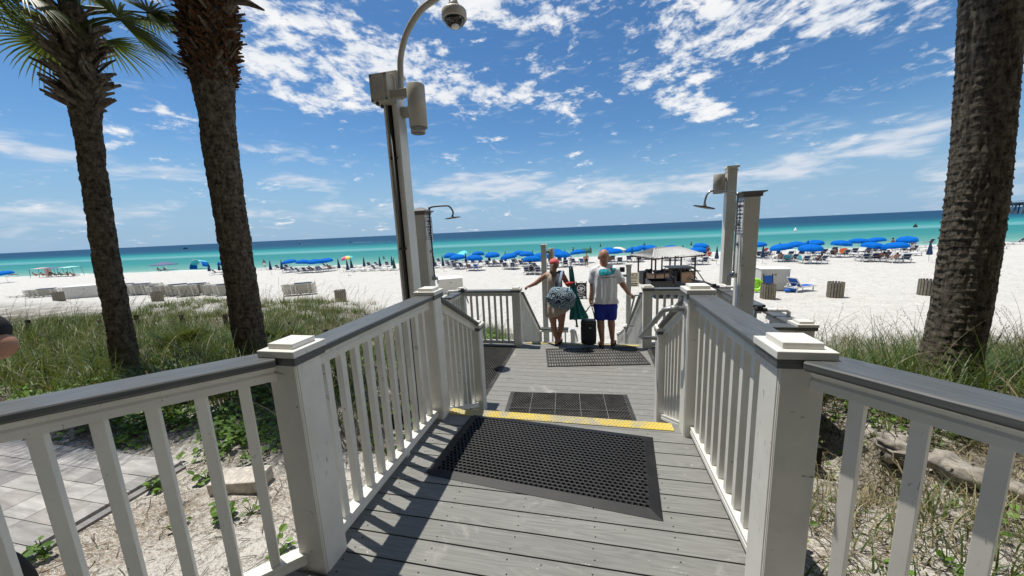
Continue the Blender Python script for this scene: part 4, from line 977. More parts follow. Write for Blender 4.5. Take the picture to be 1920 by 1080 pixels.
mat('red_cloth', base=(0.45, 0.02, 0.03), rough=0.8); mat('orange_plastic', base=(0.75, 0.16, 0.03), rough=0.5)
mat('lime_vinyl', base=(0.35, 0.80, 0.03), rough=0.35); mat('purple_cloth', base=(0.25, 0.04, 0.28), rough=0.8)
mat('white_cloth', base=(0.72, 0.72, 0.72), rough=0.85); mat('black_cloth', base=(0.012, 0.012, 0.014), rough=0.9)
mat('pier_concrete', base=(0.13, 0.15, 0.16), rough=0.9); mat('foam_white', base=(0.80, 0.83, 0.83), rough=0.8)
mat('skin_tan', base=(0.36, 0.185, 0.115), rough=0.55, var=0.08, spec=0.3); mat('skin_brown', base=(0.16, 0.075, 0.045), rough=0.55, spec=0.3)
mat('rainbow_red', base=(0.65, 0.10, 0.25), rough=0.7); mat('rainbow_yellow', base=(0.80, 0.62, 0.10), rough=0.7); mat('rainbow_green', base=(0.15, 0.5, 0.25), rough=0.7); mat('rainbow_violet', base=(0.25, 0.12, 0.55), rough=0.7); mat('hair_dark', base=(0.03, 0.02, 0.012), rough=0.8)
def bz(x, y): return gz(x, y, False)
def at_ground(px, py):
    z = -3.15
    for _ in range(6):
        p = atz(px, py, z); z = bz(p[0], p[1])
    return V((p[0], p[1], z))
ORD = ['leftmost', 'second', 'third', 'fourth', 'fifth', 'sixth', 'seventh', 'eighth', 'ninth', 'tenth', 'eleventh', 'twelfth', 'thirteenth', 'fourteenth', 'fifteenth', 'sixteenth', 'seventeenth', 'eighteenth', 'nineteenth', 'twentieth', 'twenty-first', 'twenty-second', 'twenty-third', 'twenty-fourth', 'twenty-fifth', 'twenty-sixth', 'twenty-seventh', 'twenty-eighth', 'twenty-ninth', 'thirtieth', 'thirty-first', 'thirty-second', 'thirty-third', 'thirty-fourth', 'thirty-fifth', 'thirty-sixth', 'thirty-seventh', 'thirty-eighth', 'thirty-ninth', 'fortieth']
# ---------------------------------------------------------------- umbrellas
def canopy(r, h, z, n=8, sub=4, colors=None):
    b = MB(); rows = 7; N = n * sub; vs = []
    for j in range(rows + 1):
        q = j / rows
        for k in range(N):
            a = 2 * math.pi * k / N; f_ = abs(((k % sub) / sub) - 0.0); ribd = min(k % sub, sub - k % sub) / (sub / 2)
            rr = r * math.sin(q * math.pi * 0.5) * (1 - 0.06 * ribd * q); zz = z + h * math.cos(q * math.pi * 0.5) ** 0.9 - 0.03 * ribd * q
            vs.append((rr * math.cos(a), rr * math.sin(a), zz))
    o_ = len(vs); val = []
    for k in range(N): v = vs[rows * N + k]; val.append((v[0] * 1.0, v[1] * 1.0, v[2] - 0.10))
    under = [(v[0] * .98, v[1] * .98, v[2] - 0.02) for v in vs]
    fs = [(j * N + k, j * N + (k + 1) % N, (j + 1) * N + (k + 1) % N, (j + 1) * N + k) for j in range(rows) for k in range(N)]
    allv = vs + val + under; ou = len(vs) + N
    fs += [(rows * N + k, rows * N + (k + 1) % N, o_ + (k + 1) % N, o_ + k) for k in range(N)]
    fs = [tuple(reversed(f)) for f in fs]
    fs += [(ou + j * N + k, ou + j * N + (k + 1) % N, ou + (j + 1) * N + (k + 1) % N, ou + (j + 1) * N + k) for j in range(1, rows) for k in range(N)]
    b.add(allv, fs); return b
def make_umbrella(name, m_, label, multi=None):
    t_ = thing(name, label, 'beach umbrella')
    c = canopy(1.03, 0.50, 1.52).build('canopy', m_, t_)
    if multi:
        for mm in multi: c.data.materials.append(MATS[mm])
        for p in c.data.polygons:
            a = math.atan2(p.center.y, p.center.x); p.material_index = int((a + math.pi) / (2 * math.pi) * 8) % (len(multi) + 1)
    MB().tube([(0, 0, -0.3), (0, 0, 1.98)], 0.022, 8).build('pole', 'white_plastic', t_)
    MB().lathe([(0.035, 1.99), (0.03, 2.06), (0.006, 2.10)], n=8).build('finial', 'umbrella_blue' if m_ == 'umbrella_blue' else m_, t_)
    return t_
UG = 'open beach umbrellas'
ub = make_umbrella('beach_umbrella', 'umbrella_blue', '')
blue = [(10, 507), (417, 490), (544, 485.5), (567, 486), (590, 485), (612, 483), (845, 473), (858, 476), (888, 477), (896, 470.5), (923, 472), (957, 474), (974, 469), (987, 470.5), (997, 479), (1014, 473), (1041, 466), (1052, 470),
        (1085, 467), (1141, 463), (1153, 465), (1190, 462), (1205, 459), (1219, 458.5), (1258, 459), (1309, 462.5), (1313, 455), (1424, 453), (1470, 456), (1494, 452), (1520, 457), (1529, 449), (1575, 449.5), (1611, 446), (1632, 453), (1647, 444), (1684, 453), (1702, 442)]
blue.sort()
UPOS = []
for i, (px, py) in enumerate(blue):
    o = ub if i == 0 else copy_tree(ub)
    zt = -3.2 + 2.03; p = V(atz(px, py, zt)); zg = bz(p.x, p.y); p = V(atz(px, py, zg + 2.05)); p.z = bz(p.x, p.y)
    o.location = p; s_ = random.uniform(0.95, 1.08); o.scale = (s_, s_, 1); o.rotation_euler = (R(random.uniform(-7, 7)), R(random.uniform(-9, 9)), random.random() * 6)
    o['label'] = f'open bright blue beach umbrella, {ORD[i]} from the left along the beach' if i else 'open bright blue beach umbrella at the far left edge of the beach'
    o['group'] = UG; UPOS.append((px, p.copy()))
def one_umb(mt, px, py, label, tilt=(0, 0), multi=None):
    o = make_umbrella('beach_umbrella', mt, label, multi); p = V(atz(px, py, -3.28 + 2.05)); p.z = bz(p.x, p.y); o.location = p; o.rotation_euler = (R(tilt[0]), R(tilt[1]), 0.4); o['group'] = UG; return o
one_umb('canvas_cyan', 872, 467, 'pale turquoise beach umbrella tilted toward the sea', (20, -22))
one_umb('canvas_green', 1096, 463.5, 'dark green beach umbrella behind a blue one near the walking man')
one_umb('canvas_cream', 1157, 461, 'cream beach umbrella just right of the bald man’s head', (0, 12))
one_umb('canvas_pink', 652, 477.5, 'rainbow striped beach umbrella among closed navy umbrellas', (0, -6), ['rainbow_red', 'rainbow_yellow', 'canvas_cyan', 'rainbow_violet', 'rainbow_green', 'canvas_cream', 'umbrella_blue'])
# closed umbrellas
cu_ = thing('closed_umbrella', '', 'beach umbrella', group='closed beach umbrellas')
b = MB(); vs = []; N = 16
prof = [(0.015, 2.12), (0.05, 1.95), (0.10, 1.6), (0.15, 1.25), (0.20, 0.95), (0.225, 0.75), (0.17, 0.70)]
for (r, z) in prof[::-1]:
    for k in range(N):
        q = r * (1.0 if k % 2 else 0.72); a = 2 * math.pi * k / N + z * 0.3; vs.append((q * math.cos(a), q * math.sin(a), z))
b.add(vs, [(j * N + k, j * N + (k + 1) % N, (j + 1) * N + (k + 1) % N, (j + 1) * N + k) for j in range(len(prof) - 1) for k in range(N)] + [tuple(range((len(prof) - 1) * N, len(prof) * N)), tuple(range(N - 1, -1, -1))])
b.build('folded_canopy', 'canvas_navy', cu_); MB().tube([(0, 0, -0.3), (0, 0, 0.74)], 0.025, 8).build('pole', 'white_plastic', cu_)
closed = [(389, 491), (408, 489.5), (505, 487.5), (526, 486.5), (634, 483.5), (650, 486), (658, 483), (681, 480.5), (711, 479.5), (734, 478.5), (738, 482.5), (812, 479), (830, 478), (873, 472), (917, 470), (947, 469.5), (998, 468.5), (1059, 466.5), (1186, 461), (1279, 458), (1345, 461), (1432, 458), (1460, 453), (1517, 449), (1747, 450), (1878, 437.5)]
for i, (px, py) in enumerate(closed):
    o = cu_ if i == 0 else copy_tree(cu_)
    p = V(atz(px, py, -3.3 + 2.1)); p.z = bz(p.x, p.y); o.location = p; o.rotation_euler = (R(random.uniform(-3, 3)), R(random.uniform(-3, 5)), random.random() * 6)
    col = 'dark green' if px == 738 else 'navy'
    if px == 738: recolor(o.children[0] if 'folded' in o.children[0].name else o.children[1], 'canvas_green')
    o['label'] = 'closed dark green beach umbrella beside a closed navy one' if px == 738 else f'closed navy beach umbrella, {ORD[i]} folded one from the left'
# ---------------------------------------------------------------- loungers
def make_lounger(sling, raised, name='sun_lounger'):
    t_ = thing(name, '', 'sun lounger')
    f = MB()
    for s_ in (-1, 1):
        f.bar((s_ * 0.31, -0.95, 0.32), (s_ * 0.31, 0.95, 0.32), 0.05, 0.07)
        for yy in (-0.72, 0.66): f.bar((s_ * 0.31, yy, 0.0), (s_ * 0.29, yy + 0.05, 0.30), 0.06, 0.05)
    for yy in (-0.93, 0.93): f.box((0, yy, 0.32), (0.58, 0.05, 0.06))
    f.build('frame', 'chaise_white', t_)
    s_ = MB(); y0 = -0.35 if raised else -0.9
    s_.box((0, (y0 + 0.9) / 2, 0.345), (0.54, 0.9 - y0, 0.022)); s_.build('sling', sling, t_)
    if raised:
        b_ = MB(); b_.bar((0, -0.35, 0.36), (0, -0.80, 0.88), 0.54, 0.025); b_.build('backrest', sling, t_)
        g_ = MB()
        for q in (-1, 1): g_.bar((q * 0.29, -0.35, 0.36), (q * 0.29, -0.83, 0.91), 0.045, 0.045); g_.bar((q * 0.27, -0.62, 0.62), (q * 0.27, -0.86, 0.34), 0.03, 0.03)
        g_.box((0, -0.83, 0.91), (0.6, 0.05, 0.05)); g_.box((0, -0.56, 0.60), (0.56, 0.02, 0.09)); g_.build('back_frame', 'chaise_white', t_)
    return t_
protos = [make_lounger('navy_sling', True), make_lounger('chaise_white', False), make_lounger('blue_sling', True), make_lounger('red_cloth', True)]
usedp = [False] * 4; LN = []
def lounger(kind, p, rz, label, group):
    o = protos[kind] if not usedp[kind] else copy_tree(protos[kind]); usedp[kind] = True
    o.location = p; o.rotation_euler = (0, 0, rz); o['label'] = label; o['group'] = group; return o
gi = 0
GL = 'loungers with raised navy backs by the umbrellas'; GF = 'flat white loungers on the beach'
for ui, (px, p) in enumerate(UPOS):
    if px > 20:
        for s_ in (-1, 1):
            q = p + V((s_ * 0.62 + random.uniform(-.15, .15), random.uniform(-.5, .3), 0)); q.z = bz(q.x, q.y)
            lounger(2 if random.random() < .12 and s_ > 0 else 0, q, random.uniform(-.3, .15), f"raised-back lounger just {'left' if s_ < 0 else 'right'} of the stem of the {ORD[ui]} open blue umbrella from the left", 'loungers beside the open blue umbrellas')
flat = [(x, 505.5 - (x - 480) * 0.030) for x in range(495, 655, 15)] + [(x, 508 - (x - 655) * 0.03) for x in range(655, 750, 13)] + [(x, 501 - (x - 655) * 0.03) for x in range(660, 745, 17)] + [(x, 501 - (x - 820) * 0.03) for x in range(818, 960, 14)] + [(x, 492.5 - (x - 820) * 0.03) for x in range(825, 900, 16)]
flat += [(1070, 486), (1130, 484), (1160, 485), (1200, 487), (1225, 486), (1250, 485), (1288, 487), (1312, 488), (1335, 487), (1410, 486), (1430, 484), (1445, 476), (1560, 474), (1600, 480), (1640, 481), (1665, 480), (1690, 479), (1715, 478), (1735, 470), (1750, 464), (1800, 466), (1825, 461), (1860, 460), (1885, 458), (1905, 457), (1870, 465), (1720, 463), (1740, 457)]
flat.sort(); cnt = {}
for k, (px, py) in enumerate(flat):
    zone = 'left of the rainbow umbrella' if px < 650 else 'right of the rainbow umbrella' if px < 760 else 'right of the left shower' if px < 970 else 'around the kiosk' if px < 1400 else 'right of the right shower'
    cnt[zone] = cnt.get(zone, 0) + 1; zo = ORD[cnt[zone] - 1]
    q = at_ground(px, py + 1); up = random.random() < 0.28
    lounger(0 if up else 1, q, random.uniform(-.35, .2) + (0.5 if random.random() < .2 else 0), (f'raised navy lounger, {zo} along the rows {zone}' if up else f'flat white lounger, {zo} along the rows {zone}'), 'raised loungers in the open rows' if up else 'flat empty loungers in the open rows')
for px, py in ((1325, 484), (1430, 476), (1149, 478), (895, 482)): lounger(3, at_ground(px, py), random.uniform(-.2, .2), f"red lounger {'under the umbrella right of the kiosk' if px == 1325 else 'beside the right shower post' if px == 1430 else 'behind the bald man' if px == 1149 else 'under the umbrellas right of the left shower'}", 'red towelled loungers')
o = lounger(2, at_ground(1500, 546) + V((0, 0, 0)), R(-62), 'single blue and white lounger with raised back beside the white equipment box', None); del o['group']; o.scale = (1.05, 1.0, 1.05)
# stacked chaises
sp = thing('stacked_chaise', '', 'chaise'); f = MB()
for s_ in (-1, 1):
    f.box((s_ * 0.31, -0.12, 0.03), (0.045, 1.62, 0.04)); f.bar((s_ * 0.31, 0.70, 0.03), (s_ * 0.31, 0.95, 0.01), 0.045, 0.05)
    for yy in (-0.55, 0.45): f.bar((s_ * 0.325, yy, 0.0), (s_ * 0.325, yy + 0.02, -0.10), 0.045, 0.09)
for k in range(11): f.box((0, -0.88 + 0.168 * k, 0.045), (0.58, 0.085, 0.016))
f.build('frame', 'chaise_cream', sp)
stacks = [(75, 557, 9), (92, 556, 9), (152, 556, 10), (170, 555, 10), (187, 554, 10), (240, 552, 12), (256, 552, 12), (272, 552, 12), (287, 551, 12), (305, 555, 11), (322, 554, 12), (340, 554, 12), (356, 555, 12), (374, 553, 12), (410, 552, 11), (428, 553, 11), (556, 553, 11), (572, 552, 11)]
first = True
for i, (px, py, n) in enumerate(stacks):
    p = at_ground(px, py); rz = R(-58 + random.uniform(-6, 6))
    for k in range(n):
        o = sp if first else copy_tree(sp); first = False
        o.location = p + V((random.uniform(-.02, .02), random.uniform(-.03, .03) - 0.012 * k, 0.12 + 0.084 * k)); o.rotation_euler = (R(random.uniform(-.8, .8)), 0, rz + random.uniform(-.02, .02))
        o['label'] = f"cream chaise, {'bottom one' if k == 0 else 'second' if k == 1 else ORD[k]} counted up the {ORD[i]} stack{' from the left' if i else ''}"
        o['group'] = 'chaises stacked on the sand at left'
        if k == n - 1 and i % 2: MB().box((0, .05, .09), (.52, 1.3, .06)).build('pad', 'navy_sling', o, bevel=.01)
# flat low pile left of the stacks
for k, (px, py) in enumerate(((50, 556), (38, 557))):
    o = copy_tree(sp); o.location = at_ground(px, py) + V((0, 0, .12)); o.rotation_euler = (0, 0, R(-60)); o['label'] = ('right' if k == 0 else 'left') + ' one of two single cream chaises lying low beside the leftmost stack'; o['group'] = 'single chaises at the left end'
# ---------------------------------------------------------------- slatted bins
bn = thing('slatted_bin', '', 'litter bin'); 
MB().lathe([(0.34, 0.0), (0.36, 0.80), (0.33, 0.80), (0.30, 0.05)], n=20).build('liner', 'canvas_navy', bn)
for k in range(18):
    a = 2 * math.pi * k / 18; MB().bar((0.385 * math.cos(a), 0.385 * math.sin(a), 0.02), (0.41 * math.cos(a), 0.41 * math.sin(a), 0.90), 0.028, 0.098).build('slat', 'slat_wood', bn)
# slats must face outward
for ch in bn.children:
    if ch.name.startswith('slat'):
        vs = [v.co.copy() for v in ch.data.vertices]; c = sum(vs, V((0, 0, 0))) / 8; a = math.atan2(c.y, c.x)
        me = MB().box((0.397, 0, 0.46), (0.026, 0.105, 0.90)).mesh('slat', 'slat_wood'); me.transform(Matrix.Rotation(a, 4, 'Z')); ch.data = me
bins = [(112, 565, 'slatted wooden bin in front of the cream box at far left'), (297, 567, 'slatted bin with a navy rim before the stacked chaises'), (640, 566, 'slatted bin alone on the sand between the left palm and the light pole'),
        (1439, 560, 'slatted bin with blue liner in front of the white equipment box'), (1565, 557, 'slatted bin alone on the sand in front of the right beach'), (1737, 553, 'slatted bin half hidden by the right palm trunk')]
for i, (px, py, lb) in enumerate(bins):
    o = bn if i == 0 else copy_tree(bn); o.location = at_ground(px, py); o.rotation_euler = (0, 0, i * .7); o['label'] = lb; o['group'] = 'slatted litter bins'
    o.scale = (.95, .95, 1)
# ---------------------------------------------------------------- boxes
def eq_box(label, p, rz, w_, d_, h_, m_='box_cream'):
    t_ = thing('equipment_box', label, 'storage box', p, rz); MB().box((0, 0, h_ / 2), (w_, d_, h_)).build('box_body', m_, t_, bevel=.01); MB().box((0, 0, h_ + .026), (w_ + .08, d_ + .08, .05)).build('lid', 'box_top', t_, bevel=.01)
    MB().box((0, -d_ / 2 - .012, h_ * .75), (.12, .02, .06)).build('hasp', 'dark_metal', t_)
    for q in (-.35, .35): MB().box((q * w_, d_ / 2 + .012, h_ - .04), (.14, .02, .10)).build('hinge', 'dark_metal', t_)
    return t_
p = at_ground(1452, 545); eq_box('white equipment box on the sand with a blue chair leaning on it', p + V((0.1, .8, 0)), R(-6), 1.62, 1.5, 1.42)
p = at_ground(845, 552); eq_box('pale equipment box on the sand behind the left shower', p + V((-.5, 1.2, 0)), R(28), 1.9, 1.7, 1.15)
p = at_ground(138, 560); eq_box('long cream equipment box between stacks of chaises', p + V((.2, 1.2, 0)), R(35), 3.1, 1.6, 1.15)
q = at_ground(1438, 548); t_ = thing('beach_chair', 'blue folding beach chair with maroon frame leaning on the white box', 'beach chair', q + V((0, -.15, 0)), R(8))
MB().bar((0, 0, .30), (0, .12, 1.12), .50, .02).build('sling', 'blue_sling', t_)
f = MB(); 
for s_ in (-1, 1): f.bar((s_ * .28, -.05, 0), (s_ * .28, .14, 1.22), .045, .045)
f.build('frame', 'brown_post', t_)
pp = at_ground(1421, 549); t_ = thing('pool_float', 'lime green inflatable float beside the white box', 'inflatable float', pp + V((0, .3, .35)))
vs = MB(); rg = []
for k in range(13):
    a = 2 * math.pi * k / 12; rg.append((0.32 * math.cos(a), 0.1 * math.sin(a), 0.34 * math.sin(a) + .12))
vs.tube(rg, .11, 10).build('ring', 'lime_vinyl', t_, smooth=True); MB().ell((0, 0, .15), (.25, .05, .26)).build('bottom', 'lime_vinyl', t_, smooth=True)
pb = at_ground(1483, 548); o = blob('towel_pile', [('e', (k * .13 - .2, (k % 2) * .12, .12 + .05 * (k % 3)), (.2, .17, .13), (0.3 * k, .2 * k, k)) for k in range(4)], 'blue_sling', None, .03, 2); o.location = pb; tag(o, 'crumpled blue towel bundle on the sand beside the lounger', 'towel bundle')
# ---------------------------------------------------------------- kiosk
pa = at_ground(1203, 540); pb_ = at_ground(1297, 533)
kc = (pa + pb_) / 2 + V((0.15, 1.4, 0)); kr = math.atan2(pb_.y - pa.y, pb_.x - pa.x); kc.z = bz(kc.x, kc.y)
ki = thing('beach_kiosk', 'open beach kiosk with white ribbed hip roof and wicker counter panels', 'kiosk', kc, kr)
KW, KD = 3.45, 2.6; EH = 2.28; RH = 2.86
roof = MB()
def slope(a, b_, c, d_):   # ribbed roof plane: eave a-b, ridge d-c
    a, b_, c, d_ = map(V, (a, b_, c, d_)); n = 20
    for k in range(n):
        for (s0, s1, z0, z1) in ((k / n, (k + .5) / n, 0, .10), ((k + .5) / n, (k + 1) / n, .10, 0)):
            p0 = a.lerp(b_, s0); p1 = a.lerp(b_, s1); q0 = d_.lerp(c, s0); q1 = d_.lerp(c, s1); u = V((0, 0, 1))
            roof.add([p0 + u * z0, p1 + u * z1, q1 + u * z1, q0 + u * z0], [(0, 1, 2, 3)])
ex, ey = KW / 2 + .45, KD / 2 + .4; rx = 1.05
slope((-ex, -ey, EH), (ex, -ey, EH), (rx, 0, RH), (-rx, 0, RH)); slope((ex, ey, EH), (-ex, ey, EH), (-rx, 0, RH), (rx, 0, RH))
slope((ex, -ey, EH), (ex, ey, EH), (rx, 0, RH), (rx, 0, RH)); slope((-ex, ey, EH), (-ex, -ey, EH), (-rx, 0, RH), (-rx, 0, RH))
roof.build('roof', 'roof_white', ki)
rc = MB(); 
for s_ in (-1, 1):
    for e_ in (-1, 1): rc.bar((s_ * rx, 0, RH + .06), (s_ * ex, e_ * ey, EH + .07), .09, .03)
rc.bar((-rx, 0, RH + .07), (rx, 0, RH + .07), .1, .03); rc.build('ridge_cap', 'roof_white', ki)
fa = MB()
for e_ in (-1, 1): fa.box((0, e_ * (ey - .02), EH - .05), (2 * ex, .04, .08)); fa.box((e_ * (ex - .02), 0, EH - .05), (.04, 2 * ey - .1, .08))
fa.build('fascia', 'brown_post', ki)
for px_ in (-1, -.28, .28, 1):
    for e_ in (-1, 1): MB().box((px_ * (KW / 2 - .05), e_ * (KD / 2 - .05), 1.1), (.09, .09, 2.25)).build('post', 'brown_post', ki)
for cx_, w_ in ((-1.05, 1.2), (1.05, 1.2)): 
    for e_ in (-1, 1): MB().box((cx_, e_ * (KD / 2 - .05), .52), (w_, .03, .95)).build('wicker_panel', 'wicker', ki)
for e_ in (-1, 1): MB().box((e_ * (KW / 2 - .05), 0, .52), (.03, KD - .25, .95)).build('wicker_panel', 'wicker', ki)
MB().box((-1.35, -KD / 2 + .1, 1.03), (1.45, .42, .05)).box((1.35, -KD / 2 + .1, 1.03), (1.45, .42, .05)).build('counter', 'brown_post', ki)
pl = MB()
for k in range(9): pl.ell((random.uniform(-1.9, 1.9), random.uniform(-1, 0), 1.15), (.2, .15, .14))
for k in range(3): pl.box((-1.6 + k * 1.5, .3, .55), (.7, .6, 1.0))
pl.build('stored_goods', 'black_plastic', ki)
# ---------------------------------------------------------------- utility vehicle
pc = V(aty(1272, 540, 24.4)); zc = bz(pc.x, 24.4)
ut = thing('utility_vehicle', 'dark open utility buggy with cargo bed parked before the kiosk', 'buggy', (pc.x, 24.4, zc), R(4)); ut.scale = (1.18, 1.1, 1.0)
bd = MB(); bd.box((-1.05, 0, .80), (1.15, 1.35, .06))
for s_ in (-1, 1): bd.box((-1.05, s_ * .66, .95), (1.15, .05, .30))
bd.box((-1.60, 0, .95), (.05, 1.3, .30)); bd.box((-.50, 0, 1.0), (.05, 1.3, .40)); bd.build('cargo_bed', 'black_plastic', ut, bevel=.01)
hb = MB(); hb.box((.15, 0, .52), (1.9, 1.2, .16)); hb.add([(.85, -.6, .45), (1.62, -.55, .45), (1.62, .55, .45), (.85, .6, .45), (.85, -.6, 1.05), (1.58, -.5, .85), (1.58, .5, .85), (.85, .6, 1.05)], [(0, 3, 2, 1), (4, 5, 6, 7), (0, 1, 5, 4), (1, 2, 6, 5), (2, 3, 7, 6), (3, 0, 4, 7)]); hb.build('body', 'dark_metal', ut, bevel=.02)
for yy in (-.3, .3): MB().box((-.05, yy, .82), (.5, .5, .14)).box((-.33, yy, 1.12), (.12, .5, .5)).build('seat', 'black_plastic', ut, bevel=.03)
MB().box((-.02, 0, 1.93), (1.35, 1.3, .06)).build('roof', 'black_plastic', ut, bevel=.025)
for s_ in (-1, 1):
    MB().tube(smoothpath([(-.55, s_ * .6, .7), (-.60, s_ * .6, 1.3), (-.55, s_ * .58, 1.86), (0, s_ * .58, 1.90), (.52, s_ * .58, 1.88), (.75, s_ * .58, 1.7), (1.15, s_ * .58, 1.0)], 4), .028, 8).build('roll_cage', 'black_plastic', ut, smooth=True)
for k, (xx, s_) in enumerate(((-1.1, -1), (-1.1, 1), (1.15, -1), (1.15, 1))):
    rt = Matrix.Rotation(R(90), 3, 'X')
    w_ = MB().lathe([(.16, -.11), (.29, -.12), (.32, -.08), (.32, .08), (.29, .12), (.16, .11)], (xx, s_ * .62, .32), 24, rt).build('wheel', 'black_rubber', ut)
    MB().lathe([(.15, -.09), (.15, .09)], (xx, s_ * .62, .32), 16, rt).lathe([(.04, -.13), (.04, .13)], (xx, s_ * .62, .32), 8, rt).build('rim', 'galvanised', w_)
sw = MB(); sw.tube([(.62 + .07 * math.cos(a) * 1.0, .28 + .17 * math.sin(a), 1.13 + .13 * math.cos(a)) for a in [k * math.pi / 8 for k in range(17)]], .014, 6).tube([(.62, .28, 1.13), (.85, .28, .95)], .02, 6).build('steering_wheel', 'black_plastic', ut)
# ---------------------------------------------------------------- signs on the sand
p = at_ground(1090, 560); af = thing('sandwich_board', 'black folding sandwich board with a white round emblem', 'sign board', p, R(0))
for s_ in (-1, 1):
    q = MB().add([(-.36, s_ * .25, 0), (.36, s_ * .25, 0), (.36, s_ * .03, 1.08), (-.36, s_ * .03, 1.08), (-.36, s_ * .22, 0), (.36, s_ * .22, 0), (.36, 0, 1.08), (-.36, 0, 1.08)], [(0, 1, 2, 3), (7, 6, 5, 4), (0, 4, 5, 1), (1, 5, 6, 2), (2, 6, 7, 3), (3, 7, 4, 0)]).build('board', 'black_plastic', af)
MB().bar((-.33, 0, 1.07), (-.33, 0, 1.17), .07, .05).bar((.33, 0, 1.07), (.33, 0, 1.17), .07, .05).tube([(-.09, 0, 1.06), (-.08, 0, 1.15), (.08, 0, 1.15), (.09, 0, 1.06)], .015, 6).build('handle', 'black_plastic', af)
fc = empty('poster', (0, -.15, .54), 0); fc.parent = af; fc.rotation_euler = (R(-11.5), 0, 0)
em = MB(); N = 28
for r0, r1 in ((.235, .265),):
    em.add([(r * math.cos(2 * math.pi * k / N), y_, r * math.sin(2 * math.pi * k / N) + .17) for y_ in (-.006, -.002) for r in (r0, r1) for k in range(N)], [(k, (k + 1) % N, N + (k + 1) % N, N + k) for k in range(N)])
em.box((0, -.004, .26), (.26, .004, .03), Matrix.Rotation(R(6), 3, 'Y')); em.box((0, -.004, .20), (.16, .004, .05)); em.box((0, -.004, .13), (.40, .004, .05), Matrix.Rotation(R(-14), 3, 'Y')); em.box((0, -.004, .03), (.08, .004, .07))
em.build('emblem', 'white_plastic', fc)
lettering('Beach Service', .10, 'white_plastic', fc, (0, -.006, -.20), (R(90), 0, 0), shear=.2); lettering('RENTALS', .09, 'white_plastic', fc, (-.03, -.006, -.33), (R(90), 0, 0)); MB().box((.2, -.004, -.42), (.16, .004, .15)).box((-.1, -.004, -.44), (.22, .004, .04)).build('price_panel', 'sign_white', fc)
# NO sign
p = V(aty(1188, 524, 17)); ns = thing('warning_sign', 'small beach warning sign reading NO on a brown post', 'warning sign', (p.x, 17, bz(p.x, 17)), 0); zz = p.z - bz(p.x, 17)
MB().box((-.18, .02, zz / 2 - .2), (.09, .09, zz + .5)).build('post', 'brown_post', ns, bevel=.005)
MB().box((0, -.04, zz), (.46, .02, .66)).build('board', 'canvas_cream', ns)
lettering('NO', .22, 'ink_maroon', ns, (-.02, -.053, zz + .15), (R(90), 0, 0)); MB().box((-.02, -.052, zz + .10), (.38, .004, .015)).box((-.02, -.052, zz - .20), (.38, .004, .05)).box((-.02, -.052, zz - .28), (.34, .004, .04)).build('sign_bars', 'ink', ns)
lettering('SWIMMING', .07, 'ink_maroon', ns, (-.02, -.053, zz + .02), (R(90), 0, 0)); lettering('DOGS', .10, 'ink', ns, (-.02, -.053, zz - .12), (R(90), 0, 0))
# ---------------------------------------------------------------- paddle board, boards
def board(label, px, py, L_, m_, rz, lean, pad):
    p = at_ground(px, py); t_ = thing('paddle_board', label, 'paddle board', p, rz); N = 28; b_ = MB()
    def ring(y_, s_): return [(L_ / 2 * math.copysign(abs(math.cos(2 * math.pi * k / N)) ** .8, math.cos(2 * math.pi * k / N)) * s_, y_, .40 + .38 * s_ * math.copysign(abs(math.sin(2 * math.pi * k / N)) ** .75, math.sin(2 * math.pi * k / N))) for k in range(N)]
    b_.add(ring(-.05, .96) + ring(-.02, 1) + ring(.04, 1) + ring(.06, .96), [(j * N + k, j * N + (k + 1) % N, (j + 1) * N + (k + 1) % N, (j + 1) * N + k) for j in range(3) for k in range(N)] + [tuple(range(N - 1, -1, -1)), tuple(range(3 * N, 4 * N))]).build('hull', m_, t_)
    if pad:
        q = MB(); N2 = 24; q.add([(-.45 + 1.0 * math.copysign(abs(math.cos(2 * math.pi * k / N2)) ** .45, math.cos(2 * math.pi * k / N2)), y_, .40 + .30 * math.copysign(abs(math.sin(2 * math.pi * k / N2)) ** .5, math.sin(2 * math.pi * k / N2))) for y_ in (-.062, -.045) for k in range(N2)], [(k, k + N2, (k + 1) % N2 + N2, (k + 1) % N2) for k in range(N2)] + [tuple(range(N2))])
        q.build('deck_pad', 'canvas_cyan', t_).data.materials[0] = MATS['pad_teal']
        h_ = MB().box((.02, -.066, .40), (.28, .008, .07)); h_.build('grip', 'white_plastic', t_)
        g_ = MB()
        for k in range(9): g_.bar((.75 + .09 * k, -.054, .2 + .05 * (k % 3)), (.85 + .09 * k, -.054, .5 + .05 * (k % 2)), .012, .03)
        g_.build('graphic', 'canvas_green', t_)
    t_.rotation_euler = (R(lean), 0, rz); return t_
mat('pad_teal', base=(0.03, 0.42, 0.45), rough=0.6)
board('white and turquoise paddle board lying on its side before the umbrellas', 1494, 489, 3.3, 'white_plastic', R(6), -22, True)
board('short orange board standing among the loungers', 1584, 476, 1.1, 'orange_plastic', R(5), -20, False)
